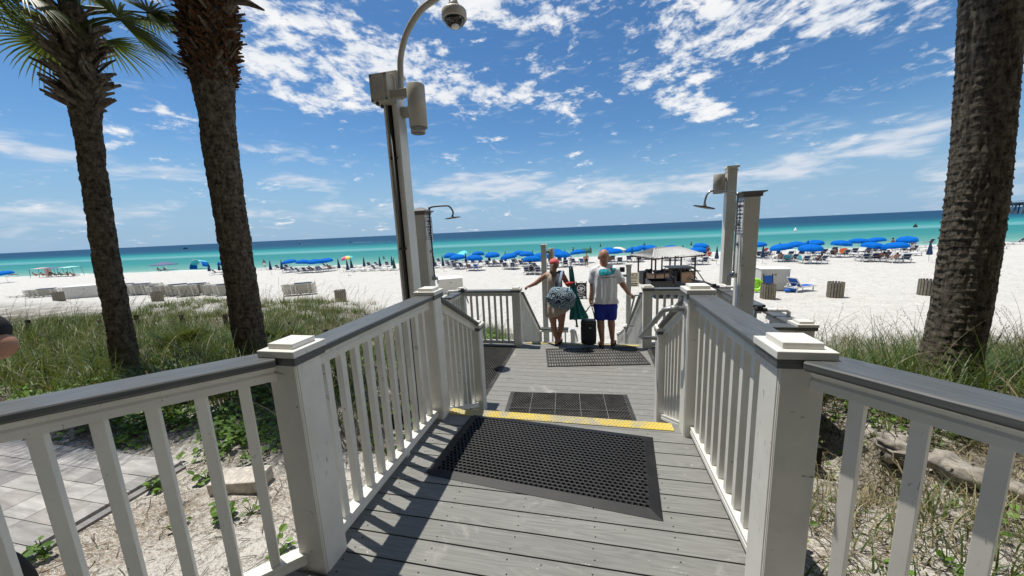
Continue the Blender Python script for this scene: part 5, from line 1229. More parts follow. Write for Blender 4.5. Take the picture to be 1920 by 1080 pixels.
# ---------------------------------------------------------------- far shades
p = at_ground(105, 519)
sh_t = thing('shade_canopy', 'row of joined fabric sunshades over seated people at the far left', 'sun shade', p, R(10))
for k, (m_, xx) in enumerate((('canvas_pink', -2.6), ('canvas_slate', -.7), ('canvas_slate', 1.2), ('canvas_mint', 3.2))):
    b_ = MB(); n = 6; vs = []
    for i in range(n + 1):
        for j in range(n + 1): vs.append((xx - 1.05 + 2.1 * i / n, -1.1 + 2.2 * j / n, 1.75 + .12 * math.sin(math.pi * i / n) * math.sin(math.pi * j / n) + .1 * j / n))
    b_.add(vs, [(i * (n + 1) + j, (i + 1) * (n + 1) + j, (i + 1) * (n + 1) + j + 1, i * (n + 1) + j + 1) for i in range(n) for j in range(n)]).build('fabric', m_, sh_t)
for xx in (-3.6, -1.7, .2, 2.2, 4.2): MB().tube([(xx - .1, -1.1, 0), (xx, -1.05, 1.76)], .03, 6).tube([(xx + .3, 1.1, 0), (xx, 1.05, 1.84)], .03, 6).build('pole', 'dark_metal', sh_t)
MB().add([(-3.6, 1.0, 0.1), (-2.2, 1.0, 0.1), (-2.2, 1.02, 1.7), (-3.6, 1.02, 1.7), (-3.6, 1.03, 0.1), (-2.2, 1.03, 0.1), (-2.2, 1.05, 1.7), (-3.6, 1.05, 1.7)], [(0, 1, 2, 3), (7, 6, 5, 4)]).build('side_panel', 'canvas_pink', sh_t)
p = at_ground(310, 508)
nt = thing('pop_up_canopy', 'navy square pop-up canopy close to the water', 'canopy tent', p, R(20))
MB().add([(-1.6, -1.6, 1.35), (1.6, -1.6, 1.35), (1.6, 1.6, 1.35), (-1.6, 1.6, 1.35), (-1.6, -1.6, 1.25), (1.6, -1.6, 1.25), (1.6, 1.6, 1.25), (-1.6, 1.6, 1.25), (0, 0, 2.0)], [(0, 1, 8), (1, 2, 8), (2, 3, 8), (3, 0, 8), (0, 4, 5, 1), (1, 5, 6, 2), (2, 6, 7, 3), (3, 7, 4, 0)]).build('fabric', 'canvas_slate', nt)
for a_ in (-1, 1):
    for b__ in (-1, 1): MB().bar((a_ * 1.55, b__ * 1.55, 0), (a_ * 1.5, b__ * 1.5, 1.3), .04, .04).build('leg', 'white_plastic', nt)
p = at_ground(368, 506)
ar = thing('arch_sunshade', 'blue and turquoise arched beach sunshade flying in the wind', 'sun shade', p, R(-5))
ap = [(2.0 * math.cos(math.pi * (1 - k / 16)) , 0, 2.15 * math.sin(math.pi * (.02 + .86 * k / 16))) for k in range(17)]
MB().tube(ap, .03, 6).build('pole', 'white_plastic', ar)
for i0, i1, m_, o_ in ((0, 5, 'umbrella_blue', 0), (3, 12, 'canvas_cyan', .02), (8, 16, 'umbrella_blue', .04)):
    b_ = MB(); vs = []
    for i in range(i0, i1 + 1):
        q = ap[i]; wv = .12 * math.sin(i * 1.3)
        for j in range(4): vs.append((q[0] + wv * j / 3, j * .45 + o_, q[2] - j * .12 - o_))
    n = i1 - i0
    b_.add(vs, [(i * 4 + j, (i + 1) * 4 + j, (i + 1) * 4 + j + 1, i * 4 + j + 1) for i in range(n) for j in range(3)]).build('fabric', m_, ar)
# ---------------------------------------------------------------- pier
pr = thing('fishing_pier', 'long dark concrete fishing pier on slanted piles at the right horizon', 'pier')
q0 = V(aty(1871, 390, 345)); dirp = V((1, -0.35, 0)).normalized(); L_ = 95
def pp_(s, o_=0): return V((q0.x, q0.y, 0)) + dirp * s + V((-dirp.y, dirp.x, 0)) * o_
top = V(aty(1871, 381, 345)).z
a_, b__ = pp_(0), pp_(L_); a_.z = b__.z = top - .6; MB().bar(a_, b__, 8, 1.1).build('deck', 'pier_concrete', pr)
rl = MB()
for o_ in (-3.9, 3.9):
    c_, d_ = pp_(0, o_), pp_(L_, o_); c_.z = d_.z = top + .9; rl.bar(c_, d_, .15, .15)
rl.build('rail', 'pier_concrete', pr)
for k in range(19):
    s = 0.6 + k * 5
    c_ = pp_(s, 0); c_.z = top - 1.7; MB().box(c_, (1.3, 9, 1.1), Matrix.Rotation(math.atan2(dirp.y, dirp.x), 3, 'Z')).build('pile_cap', 'pier_concrete', pr)
    for o_, so_ in ((-3.5, -1.5), (3.5, 1.5)):
        e_ = pp_(s, o_); f_ = pp_(s - 1.6, o_ + so_); e_.z = top - 1.2; f_.z = -4.5; MB().bar(e_, f_, .6, .6).build('pile', 'pier_concrete', pr)
        e_ = pp_(s + 1, o_); f_ = pp_(s + 1.5, o_ + so_); e_.z = top - 1.2; f_.z = -4.5; MB().bar(e_, f_, .6, .6).build('pile', 'pier_concrete', pr)
# ---------------------------------------------------------------- boats, wakes, buoys
def sea_pt(px, py): return V(atz(px, py, -3.5))
def boat(label, px, py, s_, rz=0):
    p = sea_pt(px, py); t_ = thing('motor_boat', label, 'boat', p, rz)
    MB().add([(-3, -1, 0), (2, -1, 0), (3.4, 0, .2), (2, 1, 0), (-3, 1, 0), (-3, -1.2, 1), (2.2, -1.2, 1.1), (4, 0, 1.4), (2.2, 1.2, 1.1), (-3, 1.2, 1)], [(4, 3, 2, 1, 0), (5, 6, 7, 8, 9), (0, 1, 6, 5), (1, 2, 7, 6), (2, 3, 8, 7), (3, 4, 9, 8), (4, 0, 5, 9)]).build('hull', 'dark_metal', t_)
    MB().box((-.4, 0, 2.6), (2.6, 2, .12)).bar((-1.4, .8, 1), (-1.4, .8, 2.6), .1, .1).bar((.8, -.8, 1), (.8, -.8, 2.6), .1, .1).box((0, 0, 1.4), (1.2, 1, .8)).build('console', 'black_plastic', t_); t_.scale = (s_,) * 3
boat('small dark motor boat between the two left palms', 348, 467, .95)
for i, (px, py, ln) in enumerate(((562, 457.6, 24), (657, 454.8, 75))):
    p = sea_pt(px, py); js = thing('jet_ski', ('leftmost' if i == 0 else 'right-hand') + ' jet ski towing a thin white wake', 'jet ski', p, R(180))
    MB().add([(-1.5, -.5, 0), (1, -.5, 0), (1.7, 0, .2), (1, .5, 0), (-1.5, .5, 0), (-1.5, -.5, .6), (.9, -.5, .7), (1.6, 0, .7), (.9, .5, .7), (-1.5, .5, .6)], [(4, 3, 2, 1, 0), (5, 6, 7, 8, 9), (0, 1, 6, 5), (1, 2, 7, 6), (2, 3, 8, 7), (3, 4, 9, 8), (4, 0, 5, 9)]).build('hull', 'dark_metal', js)
    blob('rider', [('c', (-.3, 0, .7), (0, 0, 1.3), .25, .22), ('e', (.05, 0, 1.65), (.15, .15, .18)), ('c', (0, .2, 1.3), (.6, .2, 1.1), .08, .06), ('c', (0, -.2, 1.3), (.6, -.2, 1.1), .08, .06)], 'black_cloth', js, .05, 2); js.scale = (.8, .8, .8)
    wk = MB(); n = 24; vs = []
    for k in range(n + 1):
        c = sea_pt(px + 2 + ln * k / n, py + .35 - (.045 * ln) * k / n); w_ = (1.0 + 1.1 * random.random()) * (1 - .6 * k / n); vs += [(c.x, c.y - w_, -3.485), (c.x, c.y + w_, -3.485)]
    o = wk.add(vs, [(2 * k, 2 * k + 2, 2 * k + 3, 2 * k + 1) for k in range(n) if random.random() < .9]).build('boat_wake', 'foam_white'); tag(o, 'thin white wake trailing behind a jet ski', 'wake', None, 'stuff')
    o['label'] = ('short' if i == 0 else 'long') + ' white foam wake behind a jet ski'
for i, (px, py) in enumerate(((1491, 434), (1716, 426))):
    p = sea_pt(px, py); o = MB().lathe([(.15, -.3), (.6, 0), (.55, .5), (.25, 1.0), (.1, 1.5)], n=12).build('buoy', 'white_plastic' if i == 0 else 'dark_metal', loc=p, smooth=True); o.scale = (.9,) * 3; tag(o, ('white' if i == 0 else 'dark') + ' buoy floating off the right-hand beach', 'buoy')
# breaking foam line near the left palms
# ---------------------------------------------------------------- people on the beach
def stand_body():
    return [('e', (0, 0, 1.60), (.085, .10, .12)), ('c', (0, 0, 1.38), (0, 0, 1.50), .06, .055), ('c', (0, 0, 1.0), (0, 0, 1.30), .14, .17), ('c', (-.13, 0, 1.34), (.13, 0, 1.34), .075, .075), ('c', (0, 0, .92), (0, 0, 1.05), .15, .14),
            ('c', (-.09, 0, .88), (-.11, .02, .48), .085, .055), ('c', (-.11, .02, .48), (-.12, 0, .08), .055, .038), ('c', (.09, 0, .88), (.12, .06, .48), .085, .055), ('c', (.12, .06, .48), (.13, -.02, .08), .055, .038),
            ('c', (-.12, 0, .04), (-.13, -.14, .03), .04, .03), ('c', (.13, -.02, .04), (.14, -.16, .03), .04, .03),
            ('c', (-.19, 0, 1.34), (-.27, .02, 1.08), .05, .04), ('c', (-.27, .02, 1.08), (-.24, -.10, .86), .04, .03), ('c', (.19, 0, 1.34), (.28, .02, 1.08), .05, .04), ('c', (.28, .02, 1.08), (.22, -.12, .88), .04, .03), ('e', (-.24, -.12, .80), (.03, .04, .05)), ('e', (.21, -.14, .83), (.03, .04, .05))]
def recl_body():   # lying back on a lounger, feet towards +y
    return [('e', (0, -.78, .98), (.09, .10, .12)), ('c', (0, -.68, .84), (0, -.74, .92), .06, .055), ('c', (-.13, -.64, .80), (.13, -.64, .80), .07, .07), ('c', (0, -.35, .48), (0, -.62, .76), .13, .16), ('c', (-.08, -.30, .46), (-.1, .15, .56), .085, .06), ('c', (-.1, .15, .56), (-.1, .60, .42), .055, .04),
            ('c', (.08, -.30, .46), (.1, .12, .50), .085, .06), ('c', (.1, .12, .50), (.1, .60, .42), .055, .04), ('c', (-.1, .62, .42), (-.1, .64, .56), .04, .03), ('c', (.1, .62, .42), (.1, .64, .56), .04, .03), ('c', (-.19, -.62, .80), (-.28, -.35, .60), .05, .04), ('c', (-.28, -.35, .6), (-.15, -.12, .58), .04, .03), ('c', (.19, -.62, .80), (.28, -.35, .60), .05, .04), ('c', (.28, -.35, .6), (.15, -.12, .58), .04, .03)]
def proto_person(kind):
    t_ = thing('person', '', 'person'); pr_ = stand_body() if kind == 's' else recl_body()
    blob('body', pr_, 'skin_tan', t_, .028, 2)
    if kind == 's':
        blob('swimwear', [('c', (0, 0, .90), (0, 0, 1.0), .165, .155), ('c', (-.09, 0, .86), (-.10, .01, .66), .10, .09), ('c', (.09, 0, .86), (.11, .03, .66), .10, .09)], 'black_cloth', t_, .03, 2)
        blob('hair', [('e', (0, .015, 1.64), (.092, .10, .105))], 'hair_dark', t_, .03, 2)
    else:
        blob('swimwear', [('c', (0, -.36, .48), (0, -.28, .48), .155, .15), ('c', (-.1, -.62, .79), (.1, -.62, .79), .10, .10)], 'black_cloth', t_, .03, 2)
        blob('hair', [('e', (0, -.81, 1.0), (.10, .10, .12))], 'hair_dark', t_, .03, 2)
    return t_
ps, prc = proto_person('s'), proto_person('r'); us = [False, False]
def person(kind, p, rz, label, group=None, cloth='black_cloth', skin='skin_tan', scale=1.0, dz=0):
    src = ps if kind == 's' else prc; i = 0 if kind == 's' else 1
    o = src if not us[i] else copy_tree(src); us[i] = True
    o.location = V(p) + V((0, 0, dz)); o.rotation_euler = (0, 0, rz); o['label'] = label; o.scale = (scale,) * 3
    if group: o['group'] = group
    for ch in o.children:
        if ch.name.startswith('body'): recolor(ch, skin)
        elif ch.name.startswith('swimwear'): recolor(ch, cloth)
        else: recolor(ch, 'hair_dark')
    return o
person('s', at_ground(1100, 500.5), R(20), 'shirtless man in black trunks standing beyond the woman in pink cap', None, 'black_cloth', 'skin_tan')
person('s', at_ground(1327, 484), R(0), 'person in white top and red shorts standing right of the kiosk roof', None, 'red_cloth', 'skin_brown')
person('s', at_ground(497, 503), R(30), 'person standing by the second palm at the waterline', None, 'white_cloth', 'skin_brown')
person('s', at_ground(1709, 474), R(-40), 'person in white shorts standing under the rightmost blue umbrella', None, 'white_cloth', 'skin_tan')
person('s', at_ground(1672, 470), R(60), 'person with dark clothes standing between two blue umbrellas at right', None, 'canvas_slate', 'skin_brown')
person('s', at_ground(1075, 479), R(60), 'small distant person in dark clothes left of the green umbrella', None, 'canvas_navy', 'skin_brown')
person('s', at_ground(1107, 479), R(160), 'small distant person in black right of the green umbrella', None, 'black_cloth', 'skin_brown')
for i, (px, py) in enumerate(((1126, 462.5), (1208, 461), (1296, 460), (720, 486), (1840, 449))):
    p = sea_pt(px, py); person('s', (p.x, p.y, -3.5 - .95), random.random() * 6, f'swimmer waist deep in the water, {ORD[[1,2,3,0,4][i]] if [1,2,3,0,4][i] < 4 else "rightmost"} of five', 'swimmers in the shallows', 'canvas_navy', 'skin_brown')
cl = ['red_cloth', 'black_cloth', 'purple_cloth', 'white_cloth', 'canvas_cyan', 'canvas_pink', 'canvas_navy']
k = 0
for i, (px, p) in enumerate(UPOS):
    if px > 700 and i % 2 == 0 or px in (590, 612):
        q = p + V((.62 * (1 if i % 4 else -1), random.uniform(-.3, .2), 0)); q.z = bz(q.x, q.y)
        person('r', q, random.uniform(-.15, .15), f'sunbather reclining under the {ORD[i]} open blue umbrella from the left', 'sunbathers under the blue umbrellas', cl[k % 7], 'skin_tan' if k % 3 else 'skin_brown'); k += 1
for i, px in enumerate((72, 84, 96, 108, 118, 128, 142)):
    person('r', at_ground(px, 518.5), R(20 + 20 * (i % 3)), f'{ORD[i]} person sitting under the joined sunshades at far left', 'people under the joined sunshades', cl[i % 7], 'skin_tan', dz=-.15)
for i, px in enumerate((300, 312)): person('r', at_ground(px, 509), R(40), ('left' if i == 0 else 'right') + ' person reclining beneath the navy pop-up canopy', 'people under the navy canopy', cl[i + 3], 'skin_brown', dz=-.2)
FR_ = ['behind the woman in the pink cap', 'under the right-hand umbrella pair', 'left of the right-hand umbrella pair', 'at the far left edge', 'beside the second palm']
for i, (px, py) in enumerate(((1000, 513), (1655, 487), (1618, 490), (25, 519), (450, 509))):
    q = at_ground(px, py); lounger(0, q, R(-8), f'dark lounger carrying a sunbather, {FR_[i]}', 'loungers in front of the umbrella rows')
    person('r', q, R(-8), f'sunbather on a dark lounger, {FR_[i]}', 'sunbathers in front of the umbrella rows', cl[i], 'skin_brown')
# ---------------------------------------------------------------- walking couple
def f_skin(t, co, b):
    n = t.noise(co, 9, 5, 0.6); c = t.mix(t.maprange(n, 0.3, 0.7), (0.34, 0.165, 0.105), (0.46, 0.245, 0.165)); setc(t, b, c)
    t.l.new(t.bump(t.noise(co, 60, 3), 0.15, 0.003), b.inputs['Normal'])
mat('skin_weathered', f_skin, rough=0.5, spec=0.35)
def f_tee(t, co, b):
    n = t.noise(t.mapping(co, (0, 0, 0), (0, R(10), 0), (9, 9, 2.2)), 1.0, 5, 0.55, 0.8)
    setc(t, b, t.mix(n, (0.78, 0.78, 0.81), (0.86, 0.86, 0.88))); t.l.new(t.bump(n, 1.0, 0.06), b.inputs['Normal'])
mat('tee_white', f_tee, rough=0.85, spec=0.2)
def f_beige(t, co, b):
    n = t.noise(t.mapping(co, (0, 0, 0), (0, R(8), 0), (10, 10, 1.6)), 1.0, 5, 0.55, 0.6)
    setc(t, b, t.mix(n, (0.42, 0.33, 0.26), (0.56, 0.46, 0.38))); t.l.new(t.bump(n, 0.9, 0.05), b.inputs['Normal'])
mat('dress_beige', f_beige, rough=0.85, spec=0.2)
mat('shorts_blue', base=(0.006, 0.025, 0.34), rough=0.75, bump=.3, bscale=20)
mat('cooler_black', base=(0.010, 0.013, 0.020), rough=0.55, bump=0.5, bscale=14)
mat('strap_navy', base=(0.02, 0.03, 0.055), rough=0.7); mat('strap_light', base=(0.22, 0.30, 0.42), rough=0.7)
mat('cap_coral', base=(0.62, 0.11, 0.12), rough=0.75, var=0.25, scale=25); mat('hair_brown', base=(0.16, 0.095, 0.05), rough=0.7, var=.5, scale=60, bump=.6, bscale=80)
mat('unused_stubble', base=(0.20, 0.12, 0.085), rough=0.6)
def f_bag(t, co, b):
    v = t.new('ShaderNodeTexVoronoi', {'Vector': t.mapping(co, (0, 0, 0), (0, 0, 0), (1, .6, 1)), 'Scale': 7.0}, feature='F1').outputs['Distance']
    s_ = t.math('SINE', t.math('MULTIPLY', v, 40.0))
    n = t.noise(co, 13, 3, 0.6, 1.6)
    k = t.math('ADD', s_, t.math('MULTIPLY', n, 1.2))
    c = t.ramp(t.maprange(k, -0.6, 1.9), [(0, (0.006, 0.025, 0.055)), (0.34, (0.012, 0.06, 0.11)), (0.5, (0.07, 0.22, 0.34)), (0.62, (0.01, 0.035, 0.08)), (0.80, (0.50, 0.60, 0.66)), (1, (0.75, 0.80, 0.82))])
    setc(t, b, c); t.l.new(t.bump(t.noise(co, 7, 3), .5, .05), b.inputs['Normal'])
mat('bag_pattern', f_bag, rough=0.75)
def foot(x, y, z, a, s=1.0):
    d = V((math.sin(a), math.cos(a), 0))
    c = V((x, y, z))
    return [('c', c + V((0, 0, .075)), c + V((0, 0, .045)) - d * .03, .036, .038), ('c', c + V((0, 0, .055)), c + d * .13 + V((0, 0, .028)), .036, .028), ('e', c + d * .15 + V((0, 0, .026)), (.042, .04, .022))] + \
           [('c', c + d * .15 + V((q * .018 * math.cos(a), -q * .018 * math.sin(a), .022)), c + d * (.195 - abs(q + 1) * .008) + V((q * .02 * math.cos(a), -q * .02 * math.sin(a), .018)), .012, .009) for q in (-2, -1, 0, 1, 2)]
def flipflop(parent, x, y, z, a):
    rt = Matrix.Rotation(-a, 3, 'Z'); o_ = V((x, y, z)); vs = []; N = 20
    out = [(.045 * (1.0 if abs(math.cos(t_)) < 2 else 1) * math.sin(t_) * (1 + .18 * math.cos(t_)), .06 + .145 * math.cos(t_)) for t_ in [2 * math.pi * k / N for k in range(N)]]
    for h_ in (0.0, 0.018): vs += [rt @ V((u, v_, 0)) + o_ + V((0, 0, h_)) for u, v_ in out]
    b = MB().add(vs, [tuple(range(N)), tuple(range(2 * N - 1, N - 1, -1))] + [(k, k + N, (k + 1) % N + N, (k + 1) % N) for k in range(N)]).build('sandal', 'black_cloth', parent)
    s_ = [rt @ V(q) + o_ for q in ((-.045, .06, .02), (-.025, .10, .06), (0, .15, .035), (.025, .10, .06), (.045, .06, .02))]
    MB().tube(smoothpath(s_, 4), .007, 6).build('strap', 'black_cloth', b)
def hand(wrist, d, palm_n, grip=0.8, thumb_side=1, s=1.0):
    """five separate curled fingers and a thumb as prims; d = direction of the hand, palm_n = normal the fingers curl toward"""
    w_ = V(wrist); d = V(d).normalized(); n = V(palm_n).normalized(); n = (n - d * n.dot(d)).normalized(); sd_ = d.cross(n).normalized() * thumb_side
    out = [('c', w_, w_ + d * .035 * s, .026 * s, .030 * s)]
    for q in (-1.5, -.5, .5, 1.5): out.append(('c', w_ + d * .02 * s + sd_ * q * .008 * s, w_ + d * .085 * s + sd_ * q * .0195 * s, .017 * s, .0125 * s))
    for q, L_ in ((-1.5, .8), (-.5, .95), (.5, 1.0), (1.5, .9)):
        p = w_ + d * .085 * s + sd_ * q * .0215 * s; dd = d.copy(); ang = grip
        for j, l_ in enumerate((.038, .026, .022)):
            ax = math.cos(ang * (j + 1) * .75); ay = math.sin(ang * (j + 1) * .75); e = p + (d * ax + n * ay) * l_ * L_ * s; out.append(('c', p, e, .0105 * s, .0092 * s)); p = e
    p = w_ + d * .03 * s + sd_ * .028 * s; e = p + (d * .6 + sd_ * .7 + n * .4).normalized() * .04 * s; out.append(('c', p, e, .0135 * s, .012 * s)); out.append(('c', e, e + (d * .75 + n * .6).normalized() * .034 * s, .0115 * s, .0095 * s))
    return out
man = thing('person', 'bald man in white whale T-shirt and blue shorts carrying a black cooler down the stairs', 'person', (0, 0, 0))
DZ = -0.57
m_y = 6.33
mb = [('e', (.245, m_y + .015, 1.080), (.088, .102, .116)), ('e', (.245, m_y + .05, 1.03), (.070, .075, .085)), ('c', (.243, m_y + .0, .88), (.243, m_y + .005, 1.02), .075, .066),
      ('e', (.154, m_y + .01, 1.05), (.018, .022, .036)), ('e', (.336, m_y + .01, 1.05), (.018, .022, .036)), ('c', (.245, m_y + .11, 1.05), (.245, m_y + .128, 1.035), .016, .018), ('e', (.245, m_y + .095, 1.005), (.035, .03, .014)), ('c', (.2, m_y + .085, 1.085), (.29, m_y + .085, 1.085), .02, .02),
      ('c', (.10, m_y, .815), (.41, m_y, .815), .072, .072), ('c', (.20, m_y, .30), (.18, m_y, .74), .115, .115), ('c', (.30, m_y, .30), (.33, m_y, .74), .115, .115),
      ('c', (.07, m_y, .82), (.045, m_y - .01, .50), .062, .052), ('c', (.045, m_y - .01, .50), (.012, m_y - .03, .31), .048, .034),
      ('c', (.44, m_y, .81), (.575, m_y - .01, .55), .062, .052), ('c', (.575, m_y - .01, .55), (.665, m_y + .07, .40), .047, .034),
      ('c', (.175, m_y, .16), (.185, m_y, -.10), .105, .068), ('c', (.185, m_y, -.10), (.19, m_y + .015, -.22), .066, .068), ('c', (.19, m_y + .02, -.22), (.212, m_y - .03, -.47), .064, .040),
      ('c', (.36, m_y, .16), (.370, m_y + .05, -.08), .105, .068), ('c', (.370, m_y + .05, -.08), (.378, m_y + .06, -.20), .064, .066), ('c', (.378, m_y + .06, -.20), (.392, m_y + .04, -.44), .062, .040)]
mb += foot(.205, m_y - .05, DZ + .012, -.15) + foot(.40, m_y + .05, DZ + .012, .25)
mb += hand((.012, m_y - .03, .305), (-.05, 0, -1), (.9, .25, 0), .95, 1, 1.02)
mb += hand((.665, m_y + .07, .40), (.75, .45, -.4), (0, .2, -1), .85, -1, 1.0)
blob('body', mb, 'skin_weathered', man, .0085, 3)
# T-shirt grown round the torso with short sleeves
sh = [('c', (.245, m_y, .34), (.245, m_y, .72), .197, .196), ('c', (.20, m_y, .34), (.20, m_y, .68), .165, .165), ('c', (.31, m_y, .34), (.31, m_y, .68), .165, .165), ('c', (.10, m_y, .80), (.41, m_y, .80), .108, .108), ('c', (.17, m_y, .86), (.32, m_y, .86), .082, .082), ('c', (.08, m_y, .79), (.055, m_y - .005, .655), .088, .082), ('c', (.42, m_y, .79), (.525, m_y - .005, .655), .088, .080), ('c', (.15, m_y - .01, .25), (.37, m_y - .01, .25), .13, .13)]
tee = blob('t_shirt', sh, 'tee_white', man, .012, 5)
for v in tee.data.vertices:      # flat hem, cloth folds, flattened front to back
    c = v.co; c.y = m_y + (c.y - m_y) * .86
    if c.z < .24: c.z = .24
    a = math.atan2(c.y - m_y, c.x - .245); k = min(1, max(0, (.78 - c.z) / .3)); fold = .010 * k * math.sin(a * 9 + c.z * 9 + 2 * math.sin(c.z * 7)) + .006 * noise.noise((c.x * 14, c.y * 14, c.z * 8))
    c.x += math.cos(a) * fold; c.y += math.sin(a) * fold
def back_y(x, z, obj, y0):     # surface point on the garment's back, for printing on it
    hit, loc, nrm, idx = obj.ray_cast(V((x, y0 - 1, z)), V((0, 1, 0))); return loc.y if hit else None
mat('whale_teal', base=(0.02, 0.36, 0.44), rough=0.8, var=0.7, scale=40); mat('whale_line', base=(0.01, 0.06, 0.09), rough=0.8)
def printed(parent, poly_fn, name, m_, off, cx, cz, inner=None):
    pts = poly_fn; bm = bmesh.new(); vs = [bm.verts.new((x + cx, 0, z + cz)) for x, z in pts]
    f = bm.faces.new(vs); bmesh.ops.triangulate(bm, faces=[f])
    for _ in range(3): bmesh.ops.subdivide_edges(bm, edges=bm.edges[:], cuts=1, use_grid_fill=True)
    for v in bm.verts:
        y_ = back_y(v.co.x, v.co.z, parent, m_y); v.co.y = (y_ if y_ is not None else m_y - .15) - off
    me = bpy.data.meshes.new(name); bm.to_mesh(me); bm.free(); me.materials.append(MATS[m_]); o = bpy.data.objects.new(name, me); C.objects.link(o); o.parent = parent; return o
bpy.context.view_layer.update()
wh = [(-.135, .02), (-.13, .05), (-.11, .068), (-.06, .072), (-.01, .070), (.02, .055), (.045, .03), (.065, .020), (.085, .022), (.095, .035), (.098, .05), (.075, .055), (.062, .072), (.07, .082), (.09, .080), (.105, .076), (.12, .083), (.14, .082), (.142, .070), (.13, .058), (.118, .052), (.118, .03), (.112, .0), (.095, -.012), (.05, -.020), (0, -.024), (-.06, -.026), (-.10, -.028), (-.12, -.02), (-.132, 0)]
big = []
cxw = sum(p[0] for p in wh) / len(wh); czw = sum(p[1] for p in wh) / len(wh)
for i, (x, z) in enumerate(wh):
    x0, z0 = wh[i - 1]; x1, z1 = wh[(i + 1) % len(wh)]; tx, tz = x1 - x0, z1 - z0; l_ = math.hypot(tx, tz); big.append((x - tz / l_ * .006, z + tx / l_ * .006))
printed(tee, big, 'whale_outline', 'whale_line', .0025, .292, .785); printed(tee, wh, 'whale_print', 'whale_teal', .0045, .292, .785)
def wrap_text(tx, size, cx, cz, m_, off=.003):
    o = lettering(tx, size, m_, tee, (0, 0, 0), (0, 0, 0), depth=0.0, shear=.15)
    me = o.data
    for v in me.vertices:
        x, z = v.co.x + cx, v.co.y + cz; y_ = back_y(x, z, tee, m_y); v.co = ((x, (y_ if y_ is not None else m_y - .15) - off, z))
    return o
wrap_text('vineyard vines', .046, .305, .708, 'ink')
wrap_text('~', .05, .255, .872, 'ink')
so_ = blob('shorts', [('c', (.185, m_y, .17), (.355, m_y, .17), .130, .130), ('c', (.18, m_y, .17), (.185, m_y, -.02), .118, .108), ('c', (.36, m_y, .17), (.365, m_y + .02, -.02), .118, .108)], 'shorts_blue', man, .011, 4)
for v in so_.data.vertices:
    if v.co.z < -.07: v.co.z = -.07 + (v.co.z + .07) * .05
    v.co.y = m_y + (v.co.y - m_y) * .92
flipflop(man, .205, m_y - .05, DZ, -.15); flipflop(man, .40, m_y + .05, DZ, .25)
# cooler bag
co_ = thing('cooler_bag', 'black soft cooler bag hanging from the man’s left hand', 'cooler bag', (-.03, m_y - .05, -.28))
b = MB(); N = 28; prof = [(.115, -.23), (.133, -.215), (.138, -.15), (.140, 0), (.138, .14), (.130, .165)]
vs = []
for r, z in prof:
    for k in range(N):
        a = 2 * math.pi * k / N; q = 1 / (abs(math.cos(a)) ** 3.2 + abs(math.sin(a)) ** 3.2) ** (1 / 3.2); vs.append((r * q * math.cos(a), r * .72 * q * math.sin(a), z))
b.add(vs, [(j * N + k, j * N + (k + 1) % N, (j + 1) * N + (k + 1) % N, (j + 1) * N + k) for j in range(len(prof) - 1) for k in range(N)] + [tuple(range(N - 1, -1, -1)), tuple(range((len(prof) - 1) * N, len(prof) * N))]).build('bag_body', 'cooler_black', co_, smooth=False)
MB().box((0, 0, .195), (.25, .17, .045)).build('lid', 'cooler_black', co_, bevel=.015); MB().box((0, 0, .168), (.275, .195, .012)).build('zip', 'dark_metal', co_); MB().box((.03, -.102, .09), (.035, .004, .014)).build('badge', 'sign_white', co_)
MB().box((0, -.101, -.06), (.19, .012, .17)).build('front_pocket', 'cooler_black', co_, bevel=.006)
for s_ in (-1, 1): MB().tube(smoothpath([(-.115, s_ * .06, .15), (-.08, s_ * .04, .30), (.035, 0, .475), (.055, 0, .475), (.10, s_ * .04, .30), (.115, s_ * .06, .15)], 5), .0085, 6).build('handle', 'black_cloth', co_, smooth=True)
# woman
W = thing('person', 'woman in coral cap and beige cover-up holding the stair rail', 'person'); wy = 6.36
wbp = [('e', (-.628, wy + .02, .955), (.072, .090, .105)), ('e', (-.625, wy + .05, .92), (.058, .06, .07)), ('c', (-.64, wy, .78), (-.632, wy + .005, .90), .052, .045), ('e', (-.60, wy + .11, .94), (.014, .018, .018)), ('e', (-.555, wy + .03, .94), (.010, .02, .028)), ('e', (-.700, wy + .03, .94), (.010, .02, .028)), ('e', (-.61, wy + .095, .90), (.025, .02, .012)),
       ('c', (-.77, wy, .745), (-.50, wy, .745), .058, .058), ('c', (-.62, wy, .30), (-.635, wy, .68), .10, .10),
       ('c', (-.80, wy, .74), (-.985, wy + .02, .60), .050, .042), ('c', (-.985, wy + .02, .60), (-1.13, wy + .16, .52), .040, .028),
       ('c', (-.475, wy, .73), (-.385, wy + .03, .56), .050, .043), ('c', (-.385, wy + .03, .56), (-.42, wy + .19, .60), .040, .03),
       ('c', (-.70, wy, .10), (-.675, wy, -.14), .105, .060), ('c', (-.675, wy, -.14), (-.665, wy - .01, -.26), .058, .056), ('c', (-.665, wy - .01, -.26), (-.615, wy - .02, -.48), .054, .032),
       ('c', (-.53, wy, .10), (-.525, wy + .03, -.14), .105, .060), ('c', (-.525, wy + .03, -.14), (-.535, wy + .02, -.26), .058, .056), ('c', (-.535, wy + .02, -.26), (-.585, wy + .06, -.47), .054, .032)]
wbp += foot(-.61, wy - .03, DZ + .014, .35, .9) + foot(-.58, wy + .06, DZ + .012, .1, .9)
wbp += hand((-1.13, wy + .16, .52), (-.75, .55, -.2), (0, .1, -1), .7, 1, .88) + hand((-.42, wy + .19, .60), (-.2, .9, .1), (-.8, 0, -.3), .9, -1, .88)
blob('body', wbp, 'skin_weathered', W, .0085, 3)
